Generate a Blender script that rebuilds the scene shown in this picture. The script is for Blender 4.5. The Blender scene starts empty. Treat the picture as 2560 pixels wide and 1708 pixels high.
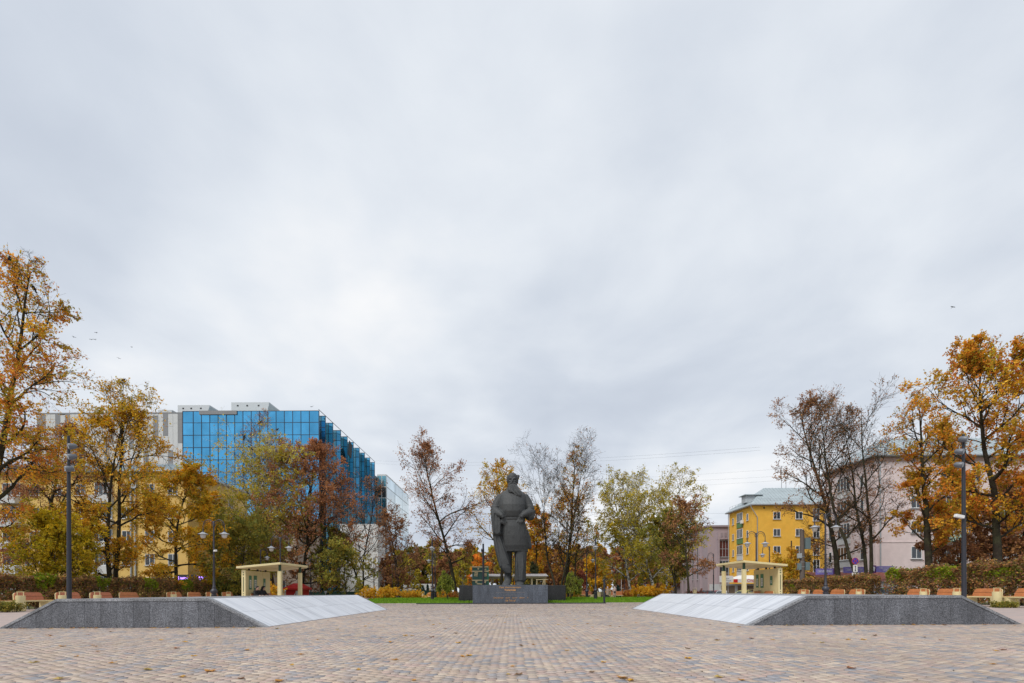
import bpy, bmesh, math, random
import numpy as np
from mathutils import Vector, Matrix
R = math.radians
scene = bpy.context.scene
COL = scene.collection

# ------------------------------------------------------------------ camera, sky, sun, exposure
F = 1150.0                      # focal length in photo pixels (photo is 2560 wide)
PHI = -math.atan(10.0 / 2440.0) # slight roll
EYE = 1.0
cam_data = bpy.data.cameras.new('camera')
cam = bpy.data.objects.new('camera', cam_data); COL.objects.link(cam)
cam_data.sensor_width = 36.0; cam_data.lens = 36.0 * F / 2560.0
cam_data.shift_y = 625.0 / 2560.0
cam_data.clip_start = 0.1; cam_data.clip_end = 3000
c_, s_ = math.cos(PHI), math.sin(PHI)
CPH, SPH = c_, s_
cam.matrix_world = Matrix(((CPH, -SPH, 0, 0), (0, 0, -1, 0), (SPH, CPH, 0, EYE), (0, 0, 0, 1)))
scene.camera = cam

SUN_AZ, SUN_EL = R(220), R(52)  # hidden sun high behind the camera
world = bpy.data.worlds.new('World'); scene.world = world; world.use_nodes = True
wn, wl = world.node_tree.nodes, world.node_tree.links
wn.clear()
def N(t, **kw):
    n = wn.new(t)
    for k, v in kw.items(): setattr(n, k, v)
    return n
w_out = N('ShaderNodeOutputWorld'); w_bg = N('ShaderNodeBackground')
sky = N('ShaderNodeTexSky', sky_type='NISHITA'); sky.sun_disc = False
sky.sun_elevation = SUN_EL; sky.sun_rotation = SUN_AZ; sky.dust_density = 3.0; sky.ozone_density = 1.0
tc = N('ShaderNodeTexCoord'); sep = N('ShaderNodeSeparateXYZ')
wl.new(tc.outputs['Generated'], sep.inputs[0])
def M(op, a, b=None, clamp=False):
    n = N('ShaderNodeMath', operation=op); n.use_clamp = clamp
    for i, v in enumerate((a, b)):
        if v is None: continue
        if isinstance(v, (int, float)): n.inputs[i].default_value = v
        else: wl.new(v, n.inputs[i])
    return n.outputs[0]
zz = M('ADD', M('MAXIMUM', sep.outputs[2], 0.0), 0.22)
cx_ = M('DIVIDE', sep.outputs[0], zz); cy_ = M('DIVIDE', sep.outputs[1], zz)
comb = N('ShaderNodeCombineXYZ'); wl.new(cx_, comb.inputs[0]); wl.new(cy_, comb.inputs[1]); comb.inputs[2].default_value = 5.2
n1 = N('ShaderNodeTexNoise'); n1.inputs['Scale'].default_value = 0.75; n1.inputs['Detail'].default_value = 4; n1.inputs['Roughness'].default_value = 0.5; n1.inputs['Distortion'].default_value = 0.25
n2 = N('ShaderNodeTexNoise'); n2.inputs['Scale'].default_value = 2.1; n2.inputs['Detail'].default_value = 7; n2.inputs['Roughness'].default_value = 0.55; n2.inputs['Distortion'].default_value = 0.2
wl.new(comb.outputs[0], n1.inputs['Vector']); wl.new(comb.outputs[0], n2.inputs['Vector'])
# light of the hidden sun spreading through the cloud
dotn = N('ShaderNodeVectorMath', operation='DOT_PRODUCT'); wl.new(tc.outputs['Generated'], dotn.inputs[0])
dotn.inputs[1].default_value = (math.sin(SUN_AZ) * math.cos(SUN_EL), math.cos(SUN_AZ) * math.cos(SUN_EL), math.sin(SUN_EL))
glow = M('POWER', M('MAXIMUM', dotn.outputs['Value'], 0.0), 5.0)
fac = M('ADD', M('MULTIPLY', n1.outputs['Fac'], 1.15), M('MULTIPLY', n2.outputs['Fac'], 0.42))
fac = M('ADD', fac, M('MULTIPLY', glow, 0.12))
fac = M('SUBTRACT', fac, 0.12)
low = M('SUBTRACT', 1.0, M('DIVIDE', M('MAXIMUM', sep.outputs[2], 0.0), 0.32), clamp=True)   # thinner, paler cloud towards the horizon
fac = M('ADD', fac, M('MULTIPLY', low, 0.13))
fac = M('ADD', fac, M('MULTIPLY', M('MAXIMUM', sep.outputs[2], 0.0), 0.16))
ramp = N('ShaderNodeValToRGB'); wl.new(fac, ramp.inputs[0])
e = ramp.color_ramp.elements
e[0].position = 0.56; e[0].color = (0.55, 0.605, 0.70, 1)
e[1].position = 0.98; e[1].color = (0.97, 0.975, 0.985, 1)
m = e.new(0.70); m.color = (0.645, 0.70, 0.785, 1)
m = e.new(0.84); m.color = (0.79, 0.835, 0.895, 1)
skm = N('ShaderNodeVectorMath', operation='SCALE'); skm.inputs['Scale'].default_value = 0.10
wl.new(sky.outputs[0], skm.inputs[0])
mixw = N('ShaderNodeMix', data_type='RGBA'); mixw.inputs['Factor'].default_value = 0.96   # almost closed cloud cover
wl.new(skm.outputs[0], mixw.inputs['A']); wl.new(ramp.outputs[0], mixw.inputs['B'])
wl.new(mixw.outputs['Result'], w_bg.inputs['Color']); w_bg.inputs['Strength'].default_value = 0.63
wl.new(w_bg.outputs[0], w_out.inputs[0])

sun_d = bpy.data.lights.new('sun', 'SUN'); sun_d.energy = 1.5; sun_d.angle = R(24); sun_d.color = (1.0, 0.965, 0.92)
sun = bpy.data.objects.new('sun', sun_d); COL.objects.link(sun)
sd = Vector((math.sin(SUN_AZ) * math.cos(SUN_EL), math.cos(SUN_AZ) * math.cos(SUN_EL), math.sin(SUN_EL)))
sun.rotation_euler = sd.to_track_quat('Z', 'Y').to_euler()
vs = scene.view_settings
vs.view_transform = 'Standard'; vs.look = 'None'; vs.gamma = 1.0; vs.exposure = 0.70; vs.use_curve_mapping = False
scene.cycles.use_denoising = True
scene.cycles.max_bounces = 6; scene.cycles.transparent_max_bounces = 8

# ------------------------------------------------------------------ helpers
rng = np.random.default_rng(7)
random.seed(7)
def P(x, y, z):
    """photo pixel at depth z (metres along the view) -> world point"""
    u = (x - 1280.0) / F; v = -(y - 1479.0) / F
    return Vector((z * (u * CPH - v * SPH), z, EYE + z * (u * SPH + v * CPH)))
def PX(x, z): return P(x, 1479, z).x
def PZ(x, y, z): return P(x, y, z).z
def ground_z(X, Y):
    def ss(a, b, t):
        t = min(1, max(0, (t - a) / (b - a))); return t * t * (3 - 2 * t)
    t = max(ss(31.6, 34.5, abs(X)), ss(50, 58, Y))
    return -0.03 - 0.45 * t

MATS = {}
def mat(name, col, rough=0.6, metal=0.0, var=0.12, scale=6.0, bump=0.0, bscale=40.0, spec=0.5, attr=False, emit=None, transl=0.0, col2=None, coat=0.0, coords='Object'):
    """procedural material: noise-varied colour, optional bump / attribute colour / translucency"""
    if name in MATS: return MATS[name]
    m = bpy.data.materials.new(name); m.use_nodes = True
    nt = m.node_tree; nd, lk = nt.nodes, nt.links
    b = nd['Principled BSDF']; out = nd['Material Output']
    b.inputs['Roughness'].default_value = rough; b.inputs['Metallic'].default_value = metal
    b.inputs['Specular IOR Level'].default_value = spec
    if coat: b.inputs['Coat Weight'].default_value = coat
    tcn = nd.new('ShaderNodeTexCoord')
    nz = nd.new('ShaderNodeTexNoise'); nz.inputs['Scale'].default_value = scale; nz.inputs['Detail'].default_value = 5; nz.inputs['Roughness'].default_value = 0.6
    lk.new(tcn.outputs[coords], nz.inputs['Vector'])
    mr = nd.new('ShaderNodeMapRange'); mr.inputs['From Min'].default_value = 0.25; mr.inputs['From Max'].default_value = 0.75
    mr.inputs['To Min'].default_value = 1 - var; mr.inputs['To Max'].default_value = 1 + var
    lk.new(nz.outputs['Fac'], mr.inputs['Value'])
    mul = nd.new('ShaderNodeVectorMath'); mul.operation = 'SCALE'
    lk.new(mr.outputs[0], mul.inputs['Scale'])
    if attr:
        at = nd.new('ShaderNodeAttribute'); at.attribute_name = 'Col'; lk.new(at.outputs['Color'], mul.inputs[0])
    elif col2 is not None:
        mx = nd.new('ShaderNodeMix'); mx.data_type = 'RGBA'
        mx.inputs['A'].default_value = (*col, 1); mx.inputs['B'].default_value = (*col2, 1)
        n3 = nd.new('ShaderNodeTexNoise'); n3.inputs['Scale'].default_value = scale * 0.35; n3.inputs['Detail'].default_value = 6
        lk.new(tcn.outputs[coords], n3.inputs['Vector'])
        r3 = nd.new('ShaderNodeMapRange'); r3.inputs['From Min'].default_value = 0.38; r3.inputs['From Max'].default_value = 0.62
        lk.new(n3.outputs['Fac'], r3.inputs['Value']); lk.new(r3.outputs[0], mx.inputs['Factor'])
        lk.new(mx.outputs['Result'], mul.inputs[0])
    else:
        mul.inputs[0].default_value = col
    lk.new(mul.outputs[0], b.inputs['Base Color'])
    if bump:
        nb = nd.new('ShaderNodeTexNoise'); nb.inputs['Scale'].default_value = bscale; nb.inputs['Detail'].default_value = 4
        lk.new(tcn.outputs[coords], nb.inputs['Vector'])
        bp = nd.new('ShaderNodeBump'); bp.inputs['Strength'].default_value = bump; bp.inputs['Distance'].default_value = 0.02
        lk.new(nb.outputs['Fac'], bp.inputs['Height']); lk.new(bp.outputs[0], b.inputs['Normal'])
    if emit:
        b.inputs['Emission Color'].default_value = (*emit[0], 1); b.inputs['Emission Strength'].default_value = emit[1]
    if transl:
        tr = nd.new('ShaderNodeBsdfTranslucent'); lk.new(mul.outputs[0], tr.inputs['Color'])
        ms = nd.new('ShaderNodeMixShader'); ms.inputs[0].default_value = transl
        lk.new(b.outputs[0], ms.inputs[1]); lk.new(tr.outputs[0], ms.inputs[2]); lk.new(ms.outputs[0], out.inputs['Surface'])
    MATS[name] = m
    return m

def np_mesh(name, verts, quads=None, tris=None, mats=(), qmi=None, tmi=None, vcol=None, smooth=False):
    """fast mesh from numpy arrays"""
    me = bpy.data.meshes.new(name)
    verts = np.asarray(verts, np.float32).reshape(-1, 3)
    q = np.zeros((0, 4), np.int32) if quads is None else np.asarray(quads, np.int32).reshape(-1, 4)
    t = np.zeros((0, 3), np.int32) if tris is None else np.asarray(tris, np.int32).reshape(-1, 3)
    nq, ntr = len(q), len(t)
    me.vertices.add(len(verts)); me.vertices.foreach_set('co', verts.ravel())
    loops = np.concatenate([q.ravel(), t.ravel()]).astype(np.int32)
    me.loops.add(len(loops)); me.loops.foreach_set('vertex_index', loops)
    me.polygons.add(nq + ntr)
    ls = np.concatenate([np.arange(nq) * 4, nq * 4 + np.arange(ntr) * 3]).astype(np.int32)
    me.polygons.foreach_set('loop_start', ls)
    if qmi is not None or tmi is not None:
        mi = np.concatenate([np.zeros(nq, np.int32) if qmi is None else np.asarray(qmi, np.int32),
                             np.zeros(ntr, np.int32) if tmi is None else np.asarray(tmi, np.int32)]).astype(np.int32)
        me.polygons.foreach_set('material_index', mi)
    if smooth: me.polygons.foreach_set('use_smooth', np.ones(nq + ntr, bool))
    me.update(calc_edges=True)
    for mm in mats: me.materials.append(mm)
    if vcol is not None:
        a = me.color_attributes.new('Col', 'FLOAT_COLOR', 'POINT')
        vc = np.ones((len(verts), 4), np.float32); vc[:, :3] = vcol
        a.data.foreach_set('color', vc.ravel())
    return me

def link(name, data, parent=None, loc=None, rot=None):
    o = bpy.data.objects.new(name, data); COL.objects.link(o)
    if parent is not None: o.parent = parent
    if loc is not None: o.location = loc
    if rot is not None: o.rotation_euler = rot
    return o
def tag(o, label=None, cat=None, group=None, kind=None):
    if label: o['label'] = label
    if cat: o['category'] = cat
    if group: o['group'] = group
    if kind: o['kind'] = kind
    return o
def empty(name, loc, label, cat, group=None, rz=0.0):
    o = bpy.data.objects.new(name, None); COL.objects.link(o)
    o.empty_display_size = 0.2
    o.location = loc; o.rotation_euler = (0, 0, rz)
    return tag(o, label, cat, group)
def copy_tree(o, parent=None):
    c = o.copy(); COL.objects.link(c)
    if parent is not None:
        c.parent = parent; c.matrix_parent_inverse = o.matrix_parent_inverse.copy()
    for ch in list(o.children): copy_tree(ch, c)
    return c

class MB:
    """collects shapes for ONE mesh"""
    def __init__(self): self.v = []; self.f = []; self.mi = []; self.cur = 0
    def add(self, vs, fs):
        o = len(self.v); self.v += [tuple(p) for p in vs]
        for f in fs: self.f.append([i + o for i in f]); self.mi.append(self.cur)
    def box(self, x0, x1, y0, y1, z0, z1):
        vs = [(x, y, z) for z in (z0, z1) for y in (y0, y1) for x in (x0, x1)]
        self.add(vs, [(0, 2, 3, 1), (4, 5, 7, 6), (0, 1, 5, 4), (2, 6, 7, 3), (0, 4, 6, 2), (1, 3, 7, 5)])
    def cbox(self, c, s, rot=None):
        vs = [Vector(((i & 1) - .5, ((i >> 1) & 1) - .5, ((i >> 2) & 1) - .5)) for i in range(8)]
        vs = [Vector((p.x * s[0], p.y * s[1], p.z * s[2])) for p in vs]
        if rot is not None: vs = [rot @ p for p in vs]
        vs = [p + Vector(c) for p in vs]
        self.add(vs, [(0, 2, 3, 1), (4, 5, 7, 6), (0, 1, 5, 4), (2, 6, 7, 3), (0, 4, 6, 2), (1, 3, 7, 5)])
    def bar(self, a, b, w, h=None):
        a, b = Vector(a), Vector(b); h = h or w
        d = b - a; q = d.to_track_quat('X', 'Z').to_matrix()
        self.cbox((a + b) / 2, (d.length, w, h), q)
    def prism(self, poly, axis, a, b):
        """extrude a 2-D polygon along axis ('x','y','z') from a to b"""
        def p3(p, t):
            return {'x': (t, p[0], p[1]), 'y': (p[0], t, p[1]), 'z': (p[0], p[1], t)}[axis]
        n = len(poly); vs = [p3(p, a) for p in poly] + [p3(p, b) for p in poly]
        fs = [list(range(n))[::-1], list(range(n, 2 * n))] + [(i, (i + 1) % n, n + (i + 1) % n, n + i) for i in range(n)]
        self.add(vs, fs)
    def lathe(self, prof, c=(0, 0, 0), n=16, caps=True):
        vs, fs = [], []
        for r, z in prof:
            for i in range(n):
                a = 2 * math.pi * i / n; vs.append((c[0] + r * math.cos(a), c[1] + r * math.sin(a), c[2] + z))
        for k in range(len(prof) - 1):
            for i in range(n):
                j = (i + 1) % n; fs.append((k * n + i, k * n + j, (k + 1) * n + j, (k + 1) * n + i))
        if caps:
            fs.append(list(range(n))[::-1]); fs.append([(len(prof) - 1) * n + i for i in range(n)])
        self.add(vs, fs)
    def tube(self, pts, r, n=8, caps=True):
        pts = [Vector(p) for p in pts]; k = len(pts)
        rs = r if isinstance(r, (list, tuple)) else [r] * k
        vs, fs = [], []; ref = None
        for i, p in enumerate(pts):
            t = (pts[min(i + 1, k - 1)] - pts[max(i - 1, 0)]).normalized()
            if ref is None: ref = Vector((0, 0, 1)) if abs(t.z) < .9 else Vector((1, 0, 0))
            u = (ref - t * ref.dot(t)).normalized(); w = t.cross(u); ref = u
            for j in range(n):
                a = 2 * math.pi * j / n; vs.append(p + (u * math.cos(a) + w * math.sin(a)) * rs[i])
        for i in range(k - 1):
            for j in range(n):
                jj = (j + 1) % n; fs.append((i * n + j, i * n + jj, (i + 1) * n + jj, (i + 1) * n + j))
        if caps: fs.append(list(range(n))[::-1]); fs.append([(k - 1) * n + j for j in range(n)])
        self.add(vs, fs)
    def loft(self, secs, n=16):
        """stack of ellipses: (cx, cy, cz, rx, ry[, power])"""
        vs, fs = [], []
        for s in secs:
            cx, cy, cz, rx, ry = s[:5]; pw = s[5] if len(s) > 5 else 1.0
            for j in range(n):
                a = 2 * math.pi * j / n; ca, sa = math.cos(a), math.sin(a)
                vs.append((cx + rx * math.copysign(abs(ca) ** pw, ca), cy + ry * math.copysign(abs(sa) ** pw, sa), cz))
        k = len(secs)
        for i in range(k - 1):
            for j in range(n):
                jj = (j + 1) % n; fs.append((i * n + j, i * n + jj, (i + 1) * n + jj, (i + 1) * n + j))
        fs.append(list(range(n))[::-1]); fs.append([(k - 1) * n + j for j in range(n)])
        self.add(vs, fs)
    def ball(self, c, r, n=12, m=8, rot=None):
        r = (r, r, r) if isinstance(r, (int, float)) else r
        vs, fs = [], []
        for i in range(m + 1):
            th = math.pi * i / m
            for j in range(n):
                a = 2 * math.pi * j / n
                p = Vector((r[0] * math.sin(th) * math.cos(a), r[1] * math.sin(th) * math.sin(a), r[2] * math.cos(th)))
                if rot is not None: p = rot @ p
                vs.append(p + Vector(c))
        for i in range(m):
            for j in range(n):
                jj = (j + 1) % n; fs.append((i * n + j, (i + 1) * n + j, (i + 1) * n + jj, i * n + jj))
        self.add(vs, fs)
    def mesh(self, name, mats, smooth=False, bevel=0.0, fix=True):
        me = bpy.data.meshes.new(name)
        me.from_pydata(self.v, [], self.f)
        mats = mats if isinstance(mats, (list, tuple)) else [mats]
        for mm in mats: me.materials.append(mm)
        if len(mats) > 1: me.polygons.foreach_set('material_index', np.array(self.mi, np.int32))
        bm = bmesh.new(); bm.from_mesh(me)
        bmesh.ops.remove_doubles(bm, verts=bm.verts, dist=1e-6)
        if fix: bmesh.ops.recalc_face_normals(bm, faces=bm.faces)
        if bevel:
            bmesh.ops.bevel(bm, geom=list(bm.edges), offset=bevel, segments=1, affect='EDGES', profile=0.5, clamp_overlap=True)
        bm.to_mesh(me); bm.free()
        if smooth:
            me.polygons.foreach_set('use_smooth', np.ones(len(me.polygons), bool))
            try: me.set_sharp_from_angle(angle=R(42))
            except Exception: pass
        me.update()
        return me
    def build(self, name, mats, parent=None, smooth=False, bevel=0.0, loc=None, rot=None):
        return link(name, self.mesh(name, mats, smooth, bevel), parent, loc, rot)

def text_part(name, body, size, loc, rot, m, parent=None, shear=0.0, align='CENTER', ext=0.006, width=None, bold=0.0):
    cu = bpy.data.curves.new(name, 'FONT'); cu.body = body; cu.size = size; cu.align_x = align; cu.align_y = 'CENTER'
    cu.extrude = ext; cu.shear = shear; cu.materials.append(m); cu.resolution_u = 3; cu.offset = bold
    o = link(name, cu, parent, loc, rot)
    if width:
        bpy.context.view_layer.update()
        w = max(o.dimensions.x, 1e-3); cu_s = width / w; o.scale = (cu_s, 1, 1)
    bpy.context.view_layer.update()
    me = bpy.data.meshes.new_from_object(o.evaluated_get(bpy.context.evaluated_depsgraph_get()))
    q = link(name + '_', me, parent, o.location, o.rotation_euler); q.scale = o.scale
    bpy.data.objects.remove(o); bpy.data.curves.remove(cu); q.name = name
    return q
# ------------------------------------------------------------------ ground, plaza, streets, lawn
m_soil = mat('soil_and_litter', (0.085, 0.075, 0.035), 0.95, var=0.45, scale=1.3, bump=0.6, bscale=5, col2=(0.075, 0.085, 0.03), spec=0.1)
m_asph = mat('asphalt', (0.06, 0.06, 0.063), 0.85, var=0.2, scale=2.0, bump=0.3, bscale=60, spec=0.2)
m_joint = mat('paving_joint_sand', (0.11, 0.095, 0.08), 0.95, var=0.25, scale=9, spec=0.1)
m_paver = mat('concrete_paver', (0.4, 0.36, 0.32), 0.62, var=0.09, scale=30, bump=0.25, bscale=180, attr=True, spec=0.45)
# broad trodden and rain-washed drifts plus small dark stains over the pavers
_nt = m_paver.node_tree; _nd, _lk = _nt.nodes, _nt.links
_geo = _nd.new('ShaderNodeNewGeometry'); _b = _nd['Principled BSDF']; _src = _b.inputs['Base Color'].links[0].from_socket
_n1 = _nd.new('ShaderNodeTexNoise'); _n1.inputs['Scale'].default_value = .45; _n1.inputs['Detail'].default_value = 7; _n1.inputs['Roughness'].default_value = .65; _lk.new(_geo.outputs['Position'], _n1.inputs['Vector'])
_r1 = _nd.new('ShaderNodeMapRange'); _r1.inputs['From Min'].default_value = .3; _r1.inputs['From Max'].default_value = .7; _r1.inputs['To Min'].default_value = .82; _r1.inputs['To Max'].default_value = 1.12; _lk.new(_n1.outputs['Fac'], _r1.inputs['Value'])
_n2 = _nd.new('ShaderNodeTexNoise'); _n2.inputs['Scale'].default_value = 3.2; _n2.inputs['Detail'].default_value = 4; _lk.new(_geo.outputs['Position'], _n2.inputs['Vector'])
_r2 = _nd.new('ShaderNodeMapRange'); _r2.inputs['From Min'].default_value = .66; _r2.inputs['From Max'].default_value = .74; _r2.inputs['To Min'].default_value = 1.0; _r2.inputs['To Max'].default_value = .80; _lk.new(_n2.outputs['Fac'], _r2.inputs['Value'])
_mu = _nd.new('ShaderNodeMath'); _mu.operation = 'MULTIPLY'; _lk.new(_r1.outputs[0], _mu.inputs[0]); _lk.new(_r2.outputs[0], _mu.inputs[1])
_sc = _nd.new('ShaderNodeVectorMath'); _sc.operation = 'SCALE'; _lk.new(_src, _sc.inputs[0]); _lk.new(_mu.outputs[0], _sc.inputs['Scale']); _lk.new(_sc.outputs[0], _b.inputs['Base Color'])
m_kerb = mat('kerb_concrete', (0.36, 0.34, 0.32), 0.8, var=0.15, scale=5, bump=0.2)
m_grass = mat('grass_blade', (0.1, 0.2, 0.02), 0.6, var=0.2, scale=2, attr=True, transl=0.35, spec=0.2)
m_turf = mat('turf_soil', (0.055, 0.10, 0.016), 0.95, var=0.3, scale=3, bump=0.5, bscale=20, spec=0.05)

xs = sorted(set([-900, -500, -250, -140, -90, -70, -60, -52, -46, -42, -40, -38, -36.5, -35.5] + [-34.5 + i * .35 for i in range(9)] + list(range(-31, 32, 2)) + [31.7 + i * .35 for i in range(9)] + [35.5, 36.5, 38, 40, 42, 46, 52, 60, 70, 90, 140, 250, 500, 900]))
ys = sorted(set([-200, -60, -20, -8] + list(range(-4, 50, 3)) + [50 + i for i in range(9)] + [60, 64, 70, 80, 90, 100, 120, 150, 190, 250, 350, 500, 800, 1500]))
gv = [(x, y, ground_z(x, y)) for y in ys for x in xs]; nx = len(xs)
gq = [(j * nx + i, j * nx + i + 1, (j + 1) * nx + i + 1, (j + 1) * nx + i) for j in range(len(ys) - 1) for i in range(nx - 1)]
tag(link('ground', np_mesh('ground', gv, gq, mats=[m_soil], smooth=True)), kind='structure')

# streets on the lower ground beyond the hedges
def sheet(name, m, x0, x1, y0, y1, dz):
    nxx = max(2, int((x1 - x0) / 3)); nyy = max(2, int((y1 - y0) / 3))
    X = np.linspace(x0, x1, nxx + 1); Y = np.linspace(y0, y1, nyy + 1)
    v = [(x, y, ground_z(x, y) + dz) for y in Y for x in X]
    q = [(j * (nxx + 1) + i, j * (nxx + 1) + i + 1, (j + 1) * (nxx + 1) + i + 1, (j + 1) * (nxx + 1) + i) for j in range(nyy) for i in range(nxx)]
    return tag(link(name, np_mesh(name, v, q, mats=[m])), kind='structure')
sheet('street', m_asph, 35.2, 42.4, 10, 61.8, 0.03)
sheet('street', m_asph, 12, 75, 62, 79.5, 0.03)
sheet('street', m_asph, -43.5, -35.2, 10, 100, 0.03)
sheet('pavement', mat('pavement_slab', (0.33, 0.30, 0.28), 0.8, var=0.15, scale=2, bump=0.2), 12, 75, 79.7, 92, 0.06)

# plaza base sheet (joint sand), then real hexagonal pavers on it
plaza = MB(); plaza.box(-31.2, 31.2, -6, 50, -0.4, -0.018)
plaza_o = tag(plaza.build('plaza', m_joint), kind='structure')

pc, pr = 0.121, 0.146         # column pitch, row pitch
def hex_field(cols, rows, keep):
    """irregular hexagons with vertices to the left and right; jitter shared by neighbours"""
    jr = np.random.default_rng(11)
    ci, ri = np.meshgrid(np.arange(*cols), np.arange(*rows), indexing='ij')
    ci = ci.ravel(); ri = ri.ravel()
    cx = ci * pc; cy = (ri + 0.5 * (ci % 2)) * pr
    k = keep(cx, cy); ci, ri, cx, cy = ci[k], ri[k], cx[k], cy[k]
    a = pc / 1.5
    offs = [(a, 0), (a / 2, pr / 2), (-a / 2, pr / 2), (-a, 0), (-a / 2, -pr / 2), (a / 2, -pr / 2)]
    V = np.stack([np.stack([cx + ox, cy + oy], 1) for ox, oy in offs], 1)      # N,6,2
    key = np.round(V / 0.004).astype(np.int64)
    h = (key[..., 0] * 73856093 ^ key[..., 1] * 19349663)
    def rnd(h, s):
        x = np.sin((h % 1000003) * 12.9898 + s * 78.233) * 43758.5453
        return x - np.floor(x) - 0.5
    V[..., 0] += rnd(h, 1) * 0.040; V[..., 1] += rnd(h, 2) * 0.044
    return cx, cy, V
def keep(cx, cy):
    inside = (cy > 3.0) & (cy < 49.9) & (np.abs(cx) < np.where(cy < 13.0, 18.0, 15.3))
    ramp_l = (cx > -14.6) & (cx < -7.1) & (cy > 13.3) & (cy < 25.9)
    ramp_r = (cx < 14.5) & (cx > 6.9) & (cy > 13.3) & (cy < 25.9)
    lawn_ = (cx > -14.4) & (cx < 15.4) & (cy > 39.9)
    return inside & ~ramp_l & ~ramp_r & ~lawn_
hcx, hcy, HV = hex_field((-258, 259), (17, 345), keep)
nh = len(hcx)
pal = np.array([(0.47, 0.365, 0.275), (0.50, 0.40, 0.31), (0.44, 0.345, 0.29), (0.42, 0.35, 0.30), (0.54, 0.45, 0.35), (0.36, 0.325, 0.305), (0.265, 0.275, 0.30), (0.305, 0.30, 0.31), (0.46, 0.34, 0.285)])
def lf(x, y):   # smooth wandering field, gives the paving its cooler and warmer drifts
    return (np.sin(x * 0.9 + 1.3 * np.sin(y * 0.5)) + np.sin(y * 0.8 + x * 0.35 + 2) + np.sin(x * 2.3 - y * 1.1)) / 3
fld = lf(hcx, hcy)
rr = rng.random(nh)
pr_cool = np.clip(0.17 + 0.16 * fld, 0.03, 0.6)
idx = np.where(rng.random(nh) < pr_cool, np.where(rr < .45, 6, np.where(rr < .75, 7, 5)), (rr * 5.99).astype(int))
idx = np.where((idx == 5) & (rng.random(nh) < .5), 8, idx)
pal = pal.mean(0) * .15 + pal * .85; pal = pal * np.array([.92, .91, .93]); hcol = pal[idx] * (1 + rng.normal(0, 0.06, nh))[:, None]
far = np.clip((hcy - 10) / 25, 0, 1)[:, None]
cen = np.stack([hcx, hcy], 1)[:, None, :]
zj = rng.normal(0, 0.0010, nh)
def hex_mesh_arrays(sel):
    n = len(sel); V = HV[sel]; c = cen[sel]
    d = V - c; L = np.linalg.norm(d, axis=2, keepdims=True)
    lo = c + d * (1 - 0.0028 / L); hi = c + d * (1 - 0.0052 / L)
    z = zj[sel][:, None]
    tilt = rng.normal(0, 0.010, (n, 2))
    zt = z + ((hi - c) * tilt[:, None, :]).sum(2)
    top = np.concatenate([hi, zt[..., None]], 2); mid = np.concatenate([lo, (zt - 0.010)[..., None]], 2)
    bot = np.concatenate([lo, np.full((n, 6, 1), -0.019)], 2)
    return top, mid, bot
def hex_faces(n, chamfer):
    k = 12 if chamfer else 6
    base = np.arange(n)[:, None] * k
    q = np.concatenate([base + np.array([[0, 1, 2, 3]]), base + np.array([[0, 3, 4, 5]])])
    if chamfer:
        for i in range(6):
            j = (i + 1) % 6
            q = np.concatenate([q, base + np.array([[6 + i, 6 + j, j, i]])])
    return q
infr = np.abs(hcx) < 1.10 * hcy - 0.02
score = np.where(infr & (hcy > 5.07), -hcy, -1e9)
near = np.argsort(-score)[:300]
isnear = np.zeros(nh, bool); isnear[near] = True
top, mid, bot = hex_mesh_arrays(near)
for i, k in enumerate(near):
    v = np.concatenate([top[i], mid[i]]); c0 = np.array([hcx[k], hcy[k], 0]); 
    me = np_mesh('paver', v - c0, hex_faces(1, True), mats=[m_paver], vcol=hcol[k])
    link('paver', me, plaza_o, loc=tuple(c0))
vis = (np.abs(hcx) < 1.2 * hcy + .5) & (hcy < 18)
rest = np.where(~isnear & vis)[0]
top, mid, bot = hex_mesh_arrays(rest)
v = np.concatenate([top, mid], 1).reshape(-1, 3)
o = link('paver_field', np_mesh('paver_field', v, hex_faces(len(rest), True), mats=[m_paver], vcol=np.repeat(hcol[rest], 12, 0)), plaza_o); tag(o, kind='stuff')
rest = np.where(~isnear & ~vis)[0]
top, mid, bot = hex_mesh_arrays(rest)
o = link('paver_field', np_mesh('paver_field', np.concatenate([mid[..., :2], top[..., 2:]], 2).reshape(-1, 3), hex_faces(len(rest), False), mats=[m_paver], vcol=np.repeat(hcol[rest], 6, 0)), plaza_o); tag(o, kind='stuff')

# plain pinkish paving under the benches, either side of the pavers
m_pinkpave = mat('pinkish_paving', (0.40, 0.315, 0.285), 0.7, var=0.12, scale=2.5, bump=0.2, bscale=60, col2=(0.36, 0.30, 0.28))
for x0, x1, y0, y1 in ((-31.1, -15.3, 13.0, 49.9), (15.3, 31.1, 13.0, 49.9), (-31.1, -18.0, 1.0, 12.995), (18.0, 31.1, 1.0, 12.995), (-18.0, 18.0, -5.9, 3.0)):
    p = MB(); p.box(x0, x1, y0, y1, -.0175, -.003); tag(p.build('pavement', m_pinkpave), kind='structure')

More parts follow.
